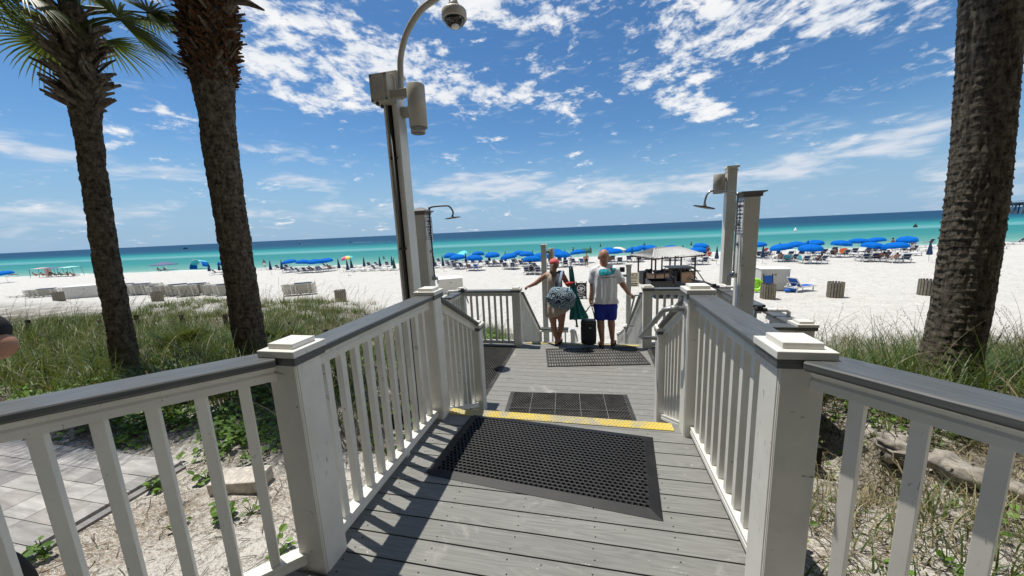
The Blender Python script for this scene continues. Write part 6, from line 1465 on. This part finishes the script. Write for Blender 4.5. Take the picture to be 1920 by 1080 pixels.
dr = blob('cover_up', [('c', (-.74, wy, .735), (-.53, wy, .735), .080, .080), ('c', (-.64, wy, .30), (-.64, wy, .66), .155, .150), ('c', (-.64, wy, .28), (-.60, wy, .06), .165, .215), ('c', (-.53, wy, .25), (-.45, wy, .10), .13, .15), ('c', (-.70, wy, .2), (-.73, wy, .02), .10, .085)], 'dress_beige', W, .012, 4)
for v in dr.data.vertices:
    c = v.co; hem = -.04 if c.x < -.68 else .0 + .16 * min(1, max(0, (c.x + .62) / .35))
    if c.z < hem: c.z = hem + (c.z - hem) * .05
    c.y = wy + (c.y - wy) * (.88 if c.z > .2 else .9); a = math.atan2(c.y - wy, c.x + .63); k = min(1, max(0, (.45 - c.z) / .3)); fold = .016 * k * math.sin(a * 8 + c.z * 4); c.x += math.cos(a) * fold; c.y += math.sin(a) * fold
hp = [('e', (-.632, wy - .02, .93), (.080, .085, .085)), ('c', (-.655, wy - .085, .92), (-.665, wy - .115, .83), .035, .045), ('c', (-.665, wy - .115, .83), (-.65, wy - .10, .755), .042, .022), ('c', (-.635, wy - .085, .90), (-.63, wy - .105, .79), .03, .015)]
blob('hair', hp, 'hair_brown', W, .010, 2)
cp = blob('cap', [('e', (-.632, wy + .01, .985), (.092, .108, .072)), ('c', (-.58, wy + .13, .965), (-.66, wy + .13, .965), .03, .03)], 'cap_coral', W, .009, 2)
for v in cp.data.vertices:
    if v.co.z < .955: v.co.z = .955 + (v.co.z - .955) * .15
flipflop(W, -.61, wy - .03, DZ, .35); flipflop(W, -.58, wy + .06, DZ, .1)
bg_ = thing('beach_bag', 'large round blue and white patterned beach bag on the woman’s back', 'beach bag', (-.495, wy - .24, .375))
bb = blob('bag_body', [('e', (0, 0, -.01), (.272, .15, .195)), ('c', (-.11, 0, -.10), (.13, 0, -.11), .115, .105), ('c', (-.10, 0, .08), (.12, 0, .07), .125, .115), ('e', (.17, 0, .0), (.10, .1, .12))], 'bag_pattern', bg_, .012, 5)
for v in bb.data.vertices: c = v.co; c.y *= .85; q = .008 * noise.noise((c.x * 12, c.y * 12, c.z * 12)) + .022 * noise.noise((c.x * 5 + 3, c.y * 5, c.z * 5)); c.x += q; c.z += q; c.z -= .03 * (1 if c.z < 0 else .3) * abs(c.x) / .25 * (-1 if c.z < 0 else 1)
for dx_, m_ in ((-.055, 'strap_navy'), (.0, 'strap_light')):
    pts = smoothpath([(dx_ - .03, .0, .20), (dx_ - .02, .03, .30), (dx_ + .0, .13, .41), (dx_ + .01, .24, .452), (dx_ + .02, .33, .40), (dx_ + .03, .36, .26)], 5); b = MB(); vs = []
    for p in pts: vs += [p + V((-.022, 0, 0)), p + V((.022, 0, 0)), p + V((.022, -.004, .006)), p + V((-.022, -.004, .006))]
    n = len(pts); b.add(vs, [(i * 4 + j, i * 4 + (j + 1) % 4, (i + 1) * 4 + (j + 1) % 4, (i + 1) * 4 + j) for i in range(n - 1) for j in range(4)]).build('strap', m_, bg_)
rt_ = blob('red_towel', [('c', (-.40, wy - .12, .60), (-.30, wy - .10, .615), .035, .025)], 'red_cloth', None, .01, 2); tag(rt_, 'bit of red towel tucked between the beach bag and the woman’s arm', 'towel')
# furled umbrella under her arm
um = thing('furled_umbrella', 'furled teal beach umbrella with silver pole carried under the woman’s arm', 'beach umbrella')
a_, b_ = V((-.335, wy - .02, .92)), V((-.235, wy - .10, -.20)); ax = (b_ - a_); 
MB().tube([a_, a_ + ax * .99], .017, 12).build('pole', 'steel', um, smooth=True); MB().tube([a_ + ax * .70, a_ + ax * .80], .023, 12).tube([a_ + ax * .97, a_ + ax * 1.0], .024, 12).build('pole_joint', 'steel', um)
q = MB(); pts = []; 
for k in range(34): a = k * .95; pts.append(a_ + V((.028 * math.cos(a), .028 * math.sin(a), .02 + .0052 * k)) + V((0, 0, -.01)))
q.tube(pts, .006, 5).build('sand_auger', 'steel', um)
rt2 = V((0, 0, -1)).rotation_difference(ax.normalized()).to_matrix(); b = MB(); N = 24; vs = []; prof = [(.03, .02), (.04, .15), (.045, .34), (.055, .5), (.10, .75), (.15, .93), (.155, .97), (.10, .95)]
for r, u in prof:
    for k in range(N):
        a = 2 * math.pi * k / N; q_ = r * (1 if k % 3 else .62); flare = V((.10 * max(0, u - .45), 0, 0)); vs.append(a_ + rt2 @ V((q_ * math.cos(a) * 1.15, q_ * math.sin(a) * .8, -u)) + flare)
b.add(vs, [(j * N + k, j * N + (k + 1) % N, (j + 1) * N + (k + 1) % N, (j + 1) * N + k) for j in range(len(prof) - 1) for k in range(N)]).build('folded_canopy', 'canvas_teal', um)
# ---------------------------------------------------------------- person at the left edge of the frame
ep = aty(10, 655, .80); sx0, sy0 = -2.62, .42
pe = thing('person', 'person in black T-shirt at the left edge, only an elbow in view', 'person')
E_ = V(aty(8, 655, .85)); S_ = V((-2.50, .62, 1.52)); 
bp = [('e', (-2.72, .55, 1.80), (.085, .10, .12)), ('c', (-2.72, .54, 1.60), (-2.72, .55, 1.70), .065, .06), ('c', (-2.72, .54, .98), (-2.72, .54, 1.40), .15, .17), ('c', (-2.90, .54, 1.50), (-2.54, .55, 1.50), .075, .075),
      ('c', (-2.54, .55, 1.49), E_ + V((-.045, 0, .01)), .060, .056), ('c', E_ + V((-.045, 0, .01)), E_ + V((-.27, -.02, .10)), .052, .038), ('c', (-2.90, .54, 1.49), (-3.0, .60, 1.20), .06, .05), ('c', (-3.0, .6, 1.2), (-2.82, .82, 1.36), .048, .035),
      ('c', (-2.80, .54, .90), (-2.80, .54, .45), .10, .065), ('c', (-2.80, .54, .45), (-2.80, .52, .08), .06, .04), ('c', (-2.62, .54, .90), (-2.62, .54, .45), .10, .065), ('c', (-2.62, .54, .45), (-2.62, .52, .08), .06, .04)] + foot(-2.80, .52, .0, 0) + foot(-2.62, .52, 0, 0)
hw_ = E_ + V((-.27, -.02, .10)); bp += hand(hw_, (-.8, .1, .4), (0, 0, 1), .9) + hand((-2.82, .82, 1.36), (.3, .5, .6), (.8, 0, 0), .9, -1)
blob('body', bp, 'skin_tan', pe, .012, 3)
blob('t_shirt', [('c', (-2.72, .54, .92), (-2.72, .54, 1.42), .175, .185), ('c', (-2.90, .54, 1.50), (-2.54, .55, 1.50), .10, .10), ('c', (-2.54, .55, 1.49), (-2.54, .55, 1.49) if 0 else E_ + V((-.085, -.01, .075)), .10, .075), ('c', (-2.90, .54, 1.49), (-2.97, .58, 1.30), .09, .08)], 'black_cloth', pe, .014, 3)
blob('shorts', [('c', (-2.80, .54, .92), (-2.64, .54, .92), .16, .16), ('c', (-2.80, .54, .85), (-2.80, .54, .5), .125, .11), ('c', (-2.62, .54, .85), (-2.62, .54, .5), .125, .11)], 'black_cloth', pe, .016, 3)
blob('hair', [('e', (-2.72, .53, 1.85), (.095, .11, .10))], 'hair_dark', pe, .014, 2)
q = aty(-24, 1015, .62); tb = thing('shoulder_bag', 'black bag with a cord loop at the bottom left edge of the frame', 'bag', q)
blob('bag_body', [('c', (-.06, 0, -.35), (-.055, 0, -.05), .055, .045), ('e', (-.06, 0, -.3), (.06, .10, .25))], 'black_cloth', tb, .01, 3)
MB().tube(smoothpath([(.0, 0, .16), (.022, 0, .09), (.034, -.005, .03), (.032, -.005, .005), (.018, -.005, .0), (.010, 0, .03), (.008, 0, .08)], 5), .0028, 6).build('cord', 'black_cloth', tb, smooth=True)
# ---------------------------------------------------------------- vegetation
def in_deck(x, y):
    if -1.55 < x < 0.98 and y < 4.1: return True
    if -2.62 < x < 2.33 and 3.3 < y < 6.5: return True
    if abs(x + 0.17) < 1.35 and 6.3 < y < 9.6: return True
    if -1.0 < x < .85 and 9 < y < 16: return True
    if y < 1.3 and (-1.4 - (1.25 - y)) < x < (0.83 + (1.42 - y) * .9): return True
    if x < -3.72 and y < 2.32: return True
    return False
def grass(name, tufts, m_, seg=4, width=0.0045, seed=1, label='', cat_='grass'):
    """tufts: (x, y, n, spread, length, droop)"""
    g_ = np.random.default_rng(seed); V_ = []; F_ = []; Rn = []; off = 0
    for (x, y, n, sp_, ln, dr_) in tufts:
        z0 = gz(x, y) - 0.02
        a = g_.uniform(0, 2 * np.pi, n); rad = sp_ * np.sqrt(g_.random(n)); bx = x + rad * np.cos(a); by = y + rad * np.sin(a)
        th = a + g_.normal(0, .9, n); tilt = np.clip(np.abs(g_.normal(0.28, 0.22, n)), 0, 1.1); L = ln * g_.uniform(.5, 1.15, n); dro = dr_ * g_.uniform(.5, 1.6, n); w0 = width * g_.uniform(.7, 1.3, n)
        px = bx.copy(); py = by.copy(); pz = np.full(n, z0); rows = []
        sxn, syn = -np.sin(th), np.cos(th)
        for i in range(seg + 1):
            t_ = i / seg; w_ = w0 * (1 - t_ ** 1.6) + 0.0004
            rows.append(np.stack([px - sxn * w_, py - syn * w_, pz, px + sxn * w_, py + syn * w_, pz], 1).reshape(n, 2, 3))
            ang = tilt + dro * t_ ** 1.3; st_ = L / seg; px = px + np.cos(th) * np.sin(ang) * st_; py = py + np.sin(th) * np.sin(ang) * st_; pz = pz + np.cos(ang) * st_
        A = np.stack(rows, 1).reshape(n, (seg + 1) * 2, 3); V_.append(A.reshape(-1, 3))
        base = off + np.arange(n)[:, None] * (seg + 1) * 2; i_ = np.arange(seg)[None, :] * 2
        f = np.stack([base + i_, base + i_ + 1, base + i_ + 3, base + i_ + 2], 2).reshape(-1, 4); F_.append(f); Rn.append(np.repeat(np.clip(g_.normal(.45, .25, n), 0, 1), seg)); off += n * (seg + 1) * 2
    o = npmesh(name, np.concatenate(V_), np.concatenate(F_), m_, np.concatenate(Rn)); tag(o, label, cat_, None, 'stuff'); return o
rg = random.Random(5)
def scatter(n, x0, x1, y0, y1, dens=None):
    out = []
    while len(out) < n:
        x, y = rg.uniform(x0, x1), rg.uniform(y0, y1)
        if in_deck(x, y): continue
        if dens and rg.random() > dens(x, y): continue
        out.append((x, y))
    return out
def nz(x, y, s=1.0, o=0): return noise.noise((x * s, y * s, o))
def crest(x): return 7.6 + 3.0 * sm(3.5, 10.0, -x) + 0.8 * sm(3, 8, x)
def dl_(x, y): # left dune
    return (sm(2.5, 3.4, y + .35 * nz(x, y, .8, 2)) if x < -2.7 else sm(6.3, 6.8, y)) * sm(crest(x) + 2.0, crest(x) - 1.0, y) * (1 if nz(x, y, .9, 5) > -.12 else .12)
tl = []
for x, y in scatter(1150, -17, -1.5, 2.5, 12.5, dl_):
    f_ = 1 - .55 * sm(4.5, 9, y); tl.append((x, y, 26, .13 + .1 * rg.random(), rg.uniform(.40, .95) * f_, rg.uniform(.6, 2.3)))
grass('dune_grass', tl, 'grass_green', seed=1, width=.0055, label='dense green dune grass around the left palms')
tr_ = []
def dr2(x, y): return sm(3.1, 4.2, y + .3 * nz(x, y, .9, 8)) * sm(9.6, 7.6, y) * (1 if nz(x, y, .9, 3) > -.2 else .18)
for x, y in scatter(820, 1.1, 12, 3.0, 9.6, dr2): tr_.append((x, y, 28, .15 + .1 * rg.random(), rg.uniform(.42, 1.0) * (1 - .45 * sm(5, 8.5, y)), rg.uniform(.6, 2.2)))
grass('dune_grass', tr_, 'grass_green', seed=2, width=.0055, label='dense green dune grass around the right palm')
td = [(x, y, 16, .2, rg.uniform(.25, .5), rg.uniform(.8, 2.0)) for x, y in scatter(430, -16, -1.5, 3.0, 13, lambda x, y: .9 * dl_(x, y) + .35 * (y > crest(x) - 1) * (y < crest(x) + 2.6))]
td += [(x, y, 16, .2, rg.uniform(.25, .5), rg.uniform(.8, 2.0)) for x, y in scatter(430, 1.1, 12, 3.0, 10.2, lambda x, y: max(.8 * dr2(x, y), .4 * (y > 8)))]
grass('dry_grass', td, 'grass_straw', seed=3, width=.004, label='dry straw coloured grass mixed through the dune')
# lush bush right beside the lower deck
gb = [(x, y, 30, .16, rg.uniform(.35, .75), rg.uniform(.3, 1.1)) for x, y in scatter(120, -2.6, -1.45, 6.5, 8.2)] + [(x, y, 24, .16, rg.uniform(.3, .6), rg.uniform(.3, 1.1)) for x, y in scatter(60, 1.1, 2.4, 6.6, 8.6)]
grass('tall_grass', gb, 'grass_green', seed=4, width=.006, label='taller grass directly behind the lower deck railings')
# matted dry grass on the near right sand and thin tufts
tn = [(x, y, 14, .22, rg.uniform(.12, .34), rg.uniform(1.2, 2.6)) for x, y in scatter(620, .95, 5.5, .2, 4.0, lambda x, y: .9 if nz(x, y, 1.3, 1) > -.05 else .12)]
grass('matted_grass', tn, 'grass_straw', seed=5, width=.003, label='matted dry grass on the sand below the right railing')
tn = [(x, y, 9, .12, rg.uniform(.15, .40), rg.uniform(.8, 2.0)) for x, y in scatter(190, .95, 5.5, .3, 4.2, lambda x, y: .9 if nz(x, y, 1.1, 14) > .02 else .05)]
tn += [(x, y, 8, .12, rg.uniform(.12, .3), rg.uniform(.8, 2.0)) for x, y in scatter(90, -8, -1.5, 2.3, 3.6, lambda x, y: .8)] + [(x, y, 4, .1, rg.uniform(.1, .2), 1.5) for x, y in scatter(16, -3.6, -1.6, .3, 2.5)]
grass('sparse_grass', tn, 'grass_green', seed=6, width=.0045, label='sparse green grass tufts on the near sand')
# single long blades arching over the rest
tb_ = [(x, y, 3, .1, rg.uniform(.7, 1.15), rg.uniform(1.2, 2.4)) for x, y in scatter(330, -12, -2.4, 2.7, 7.5, dl_)] + [(x, y, 3, .1, rg.uniform(.7, 1.2), rg.uniform(1.2, 2.4)) for x, y in scatter(330, 1.2, 9, 3.2, 7.5, dr2)]
grass('arching_grass', tb_, 'grass_straw', seed=9, seg=7, width=.0055, label='long pale arching blades standing out of the dune grass')
# sea oats: tall arching stalks with seed heads
def oats(pts, seed, label):
    g_ = random.Random(seed); b = MB()
    for (x, y) in pts:
        z = gz(x, y); th = g_.uniform(-.8, 2.2) if g_.random() < .7 else g_.uniform(0, 6.28); L_ = g_.uniform(.5, 1.15); tl_ = g_.uniform(.05, .35); dr_ = g_.uniform(.3, 1.3); p = V((x, y, z)); P_ = []
        for i in range(8): P_.append(p.copy()); a = tl_ + dr_ * (i / 7) ** 1.6; p = p + V((math.cos(th) * math.sin(a), math.sin(th) * math.sin(a), math.cos(a))) * (L_ / 7)
        b.tube(P_, [.0042, .0038, .0034, .003, .0026, .0023, .002, .0014], 3, False, g_.random())
        if g_.random() < .6:
            for i in range(10):
                q = P_[5].lerp(P_[7], i / 9) + V((g_.uniform(-.012, .012), g_.uniform(-.012, .012), g_.uniform(-.012, .006))); b.tube([q, q + V((g_.uniform(-.006, .006), 0, -.022))], [.0045, .001], 3, False, g_.random())
    o = b.build('sea_oats', 'oat_straw'); tag(o, label, 'sea oats', None, 'stuff')
oats(scatter(420, -16, -1.6, 4.0, 11.0, lambda x, y: .9 * (y < crest(x) + .8)), 1, 'arching sea oat stalks over the left dune')
oats(scatter(420, 1.3, 11, 3.6, 9.2, lambda x, y: 1 if y > 5.0 else .35), 2, 'arching sea oat stalks over the right dune')
# ground vine: broad leaves
def leaves(name, pts, m_, size, seed, label, cat_, h=(.0, .12), stuff=True, per=10, spread=.12, origin=None):
    g_ = random.Random(seed); b = MB()
    for (x, y) in pts:
        for k in range(per):
            a = g_.uniform(0, 6.28); r_ = spread * math.sqrt(g_.random()); cx, cy = x + r_ * math.cos(a), y + r_ * math.sin(a); z = gz(cx, cy) + g_.uniform(*h) + .01; s_ = size * g_.uniform(.5, 1.2)
            rt = Euler((g_.uniform(-.7, .7), g_.uniform(-.7, .7), g_.uniform(0, 6.28))).to_matrix()
            vs = [rt @ V(q) * s_ + V((cx, cy, z)) for q in ((0, 0, 0), (.42, .3, .10), (.5, .7, .06), (.2, 1.05, -.03), (0, 1.15, -.08), (-.2, 1.05, -.03), (-.5, .7, .06), (-.42, .3, .10), (0, .6, -.03))]
            if origin is not None: vs = [v - origin for v in vs]
            if origin is not None: b.tube([(0, 0, .0), (vs[0] * .5) + V((0, 0, .01)), vs[0], vs[8]], [.004, .003, .002, .0015], 4, True, .4)
            b.add(vs, [(0, 1, 8), (1, 2, 8), (2, 3, 8), (3, 4, 8), (4, 5, 8), (5, 6, 8), (6, 7, 8), (7, 0, 8)], g_.random())
    o = b.build(name, m_)
    if stuff: tag(o, label, cat_, None, 'stuff')
    else: tag(o, label, cat_); o.location = origin
    return o
leaves('ground_vine', scatter(300, -8.5, -3.0, 2.3, 3.0, lambda x, y: .9 if nz(x, y, 1.5, 6) > -.1 else .1), 'vine_green', .050, 1, 'bright green vine creeping along the paver edge', 'ground vine')
leaves('ground_vine', scatter(520, -12, -1.6, 2.9, 6.8, lambda x, y: .9 if nz(x, y, .7, 9) > .0 else .1), 'vine_green', .055, 2, 'low green leaves between the left dune grasses', 'ground vine', (0, .16))
leaves('ground_vine', scatter(260, -2.6, -1.45, 6.45, 7.5) + scatter(60, -1.8, -1.5, 2.9, 5), 'vine_green', .07, 3, 'leafy green bush behind the lower deck balusters', 'bush', (0, .55), per=9, spread=.2)
leaves('ground_vine', scatter(110, 1.0, 4.5, 1.9, 4.6, lambda x, y: .8 if nz(x, y, 1.2, 19) > .05 else .06), 'vine_green', .045, 4, 'small green leaves on the sand behind the right railing', 'ground vine', (0, .08), per=7)
# separate seedlings on the near left sand
for i, (px, py, n, s_, lb) in enumerate(((300, 915, 16, .055, 'leafy seedling left of the concrete block'), (390, 905, 16, .055, 'leafy seedling touching the left end of the concrete block'), (425, 985, 22, .06, 'largest bright seedling on the sand below the concrete block'), (345, 1000, 9, .045, 'small seedling left of the largest one'), (475, 975, 8, .04, 'small seedling right of the largest one'),
                                      (85, 1040, 18, .065, 'broad seedling at the edge of the pavers'), (520, 1045, 10, .05, 'seedling beside the scuffed post'), (500, 905, 12, .045, 'seedling at the right end of the concrete block'))):
    p = atz(px, py, -.45); o_ = V((p[0], p[1], gz(p[0], p[1])))
    leaves('seedling', [(p[0], p[1])], 'vine_green', s_ * .9, 30 + i, lb, 'seedling', (0, .09), False, n, .085, o_)
# litter twigs on sand
def twigs(n, x0, x1, y0, y1, seed, label, dens=None):
    g_ = random.Random(seed); b = MB()
    for x, y in scatter(n, x0, x1, y0, y1, dens):
        a = g_.uniform(0, 6.28); L_ = g_.uniform(.02, .16) * (1 if g_.random() < .85 else 2.5); z = gz(x, y) + .008; e = (x + L_ * math.cos(a), y + L_ * math.sin(a)); mid = ((x + e[0]) / 2 + g_.uniform(-.02, .02), (y + e[1]) / 2)
        b.tube([(x, y, z), (mid[0], mid[1], gz(*mid) + .014), (e[0], e[1], gz(*e) + .008)], [.0022, .002, .0012], 3, False, g_.random())
    tag(b.build('plant_litter', 'twig_brown'), label, 'plant litter', None, 'stuff')
twigs(2600, -9, -1.45, -.3, 3.4, 1, 'dry twigs and stems strewn over the left sand', lambda x, y: .25 + .75 * sm(1.5, 3.0, y) if nz(x, y, 1.6, 4) > -.15 else .2)
twigs(5200, .9, 5.5, .2, 4.4, 2, 'dry twigs and stems strewn over the right sand')
# palmettos and spiky plants
def palmetto(x, y, n, leaf, label, name='palmetto', seed=1, spike=False, wid=.012, spread=75):
    z = gz(x, y); t_ = thing(name, label, 'palmetto' if not spike else 'spiky plant', (x, y, z)); g_ = random.Random(seed)
    for k in range(n):
        a = k * 2.4 + g_.uniform(-.3, .3); e = g_.uniform(.7, 2.0); d_ = V((math.cos(a), math.sin(a), e)).normalized(); b = MB()
        if spike:
            p = V((0, 0, 0)) + V((math.cos(a), math.sin(a), 0)) * .02; L_ = leaf * g_.uniform(.6, 1.1); sd_ = d_.cross(V((0, 0, 1))).normalized(); vs = []
            for i in range(6):
                q = i / 5; w_ = .022 * (1 - q ** 1.5) + .001; vs += [p - sd_ * w_, p + V((0, 0, -.008)), p + sd_ * w_]; p = p + d_ * (L_ / 5); d_ = (d_ + V((0, 0, -.03))).normalized()
            b.add(vs, [f for i in range(5) for f in ((i * 3, i * 3 + 1, i * 3 + 4, i * 3 + 3), (i * 3 + 1, i * 3 + 2, i * 3 + 5, i * 3 + 4))], g_.random())
        else:
            st_ = leaf * g_.uniform(.5, 1.0); b.tube([(0, 0, 0), d_ * st_], [.008, .005], 5, rnd=.5); tip = d_ * st_; sd_ = d_.cross(V((0, 0, 1))).normalized(); up = sd_.cross(d_).normalized()
            for j in range(17):
                an = R(-spread + 2 * spread * j / 16); ld_ = (d_ * math.cos(an) + sd_ * math.sin(an) - up * .05).normalized(); L_ = leaf * (.85 + .15 * math.cos(an)) * g_.uniform(.85, 1.05); p = tip.copy(); vs = []; ns = ld_.cross(up).normalized()
                for i in range(5):
                    q = i / 4; w_ = wid * (.4 + 2.4 * q if q < .3 else 1.1 * (1 - (q - .3) / .7) + .05); vs += [p - ns * w_, p + up * w_ * .5, p + ns * w_]; p = p + ld_ * (L_ / 4); ld_ = (ld_ + V((0, 0, -.07 * q))).normalized()
                b.add(vs, [f for i in range(4) for f in ((i * 3, i * 3 + 1, i * 3 + 4, i * 3 + 3), (i * 3 + 1, i * 3 + 2, i * 3 + 5, i * 3 + 4))], g_.random())
        b.build('frond' if not spike else 'leaf', 'palmetto_green', t_)
p = atz(350, 660, -.55); palmetto(p[0], p[1], 9, .42, 'palmetto fan between the two left palms', seed=2)
p = atz(425, 665, -.55); palmetto(p[0], p[1] + .3, 7, .40, 'palmetto fan just left of the thicker palm', seed=3)
p = atz(522, 640, -.6); palmetto(p[0] + .1, p[1], 10, .40, 'palmetto just right of the thicker left palm', seed=4)
p = atz(1672, 640, -.6); palmetto(p[0], p[1], 13, .62, 'tall spiky green plant left of the right palm', 'yucca', 5, True)
p = atz(185, 700, -.5); palmetto(p[0], p[1], 10, .5, 'upright spiky plant left of the slim palm', 'yucca', 6, True)
# ---------------------------------------------------------------- block, driftwood, stones, rope fence
p = atz(447, 925, -.43); o = MB().box((0, 0, 0), (.40, .20, .12)).build('concrete_block', 'concrete', bevel=.012, loc=(p[0], p[1] + .04, gz(p[0], p[1]) + .045)); o.rotation_euler = (R(3), R(-2), R(12)); tag(o, 'weathered concrete block lying on the sand behind the left balusters', 'concrete block')
def log(label, pts, r, seed, nm='driftwood_log'):
    P_ = smoothpath(pts, 8); b = MB(); vs = []; N = 20
    for i, q in enumerate(P_):
        d_ = (P_[min(i + 1, len(P_) - 1)] - P_[max(i - 1, 0)]).normalized(); s_ = d_.cross(V((0, 0, 1))).normalized(); u = s_.cross(d_); rr = r[0] + (r[1] - r[0]) * i / (len(P_) - 1)
        if i in (0, len(P_) - 1): rr *= .45
        for k in range(N):
            a = 2 * math.pi * k / N; q_ = rr * (1 + .45 * noise.noise((math.cos(a) * 1.3 + seed, math.sin(a) * 1.3, i * .22)) + .30 * noise.noise((math.cos(a) * 4, math.sin(a) * 4 + seed, i * .9))); vs.append(q + s_ * math.cos(a) * q_ + u * math.sin(a) * q_ * .8)
    n = len(P_); b.add(vs, [(j * N + k, j * N + (k + 1) % N, (j + 1) * N + (k + 1) % N, (j + 1) * N + k) for j in range(n - 1) for k in range(N)] + [tuple(range(N - 1, -1, -1)), tuple(range((n - 1) * N, n * N))])
    tag(b.build(nm, 'driftwood', smooth=True), label, 'driftwood')
def gp_(px, py, dz=0.0):
    p = atz(px, py, -.45); p = atz(px, py, gz(p[0], p[1]) + dz); return (p[0], p[1], gz(p[0], p[1]) + dz)
log('low weathered log between the first right-hand balusters', [gp_(1535, 905, .02), gp_(1600, 912, .05), gp_(1660, 925, .04), gp_(1700, 945, .0)], (.07, .04), 1)
log('pale forked driftwood lump beyond the right balusters', [gp_(1762, 858, .06), gp_(1810, 880, .10), gp_(1870, 905, .06), gp_(1920, 925, .04)], (.10, .07), 2)
log('grey palm stump at the foot of the right palm', [gp_(1680, 838, -.04), gp_(1688, 822, .10), gp_(1696, 800, .22)], (.13, .12), 3, 'palm_stump')
# rope fence of low posts on the left dune
rf = thing('rope_fence', 'low rope fence with short dark posts along the left dune', 'rope fence')
rp = []
for i, (px, py) in enumerate(((20, 640), (60, 632), (120, 628), (192, 624), (262, 621), (345, 617), (425, 612), (545, 625), (612, 632))):
    p = atz(px, py, -.62); p = V((p[0], p[1], gz(p[0], p[1]))); rp.append(p + V((0, 0, .30))); MB().box(p + V((0, 0, .15)), (.07, .07, .55), Matrix.Rotation(R(rg.uniform(-6, 6)), 3, 'Y')).build('post', 'twig_brown', rf)
for i in range(len(rp) - 1): MB().tube([rp[i], (rp[i] + rp[i + 1]) / 2 + V((0, 0, -.08)), rp[i + 1]], .007, 5).build('rope', 'grass_straw', rf)
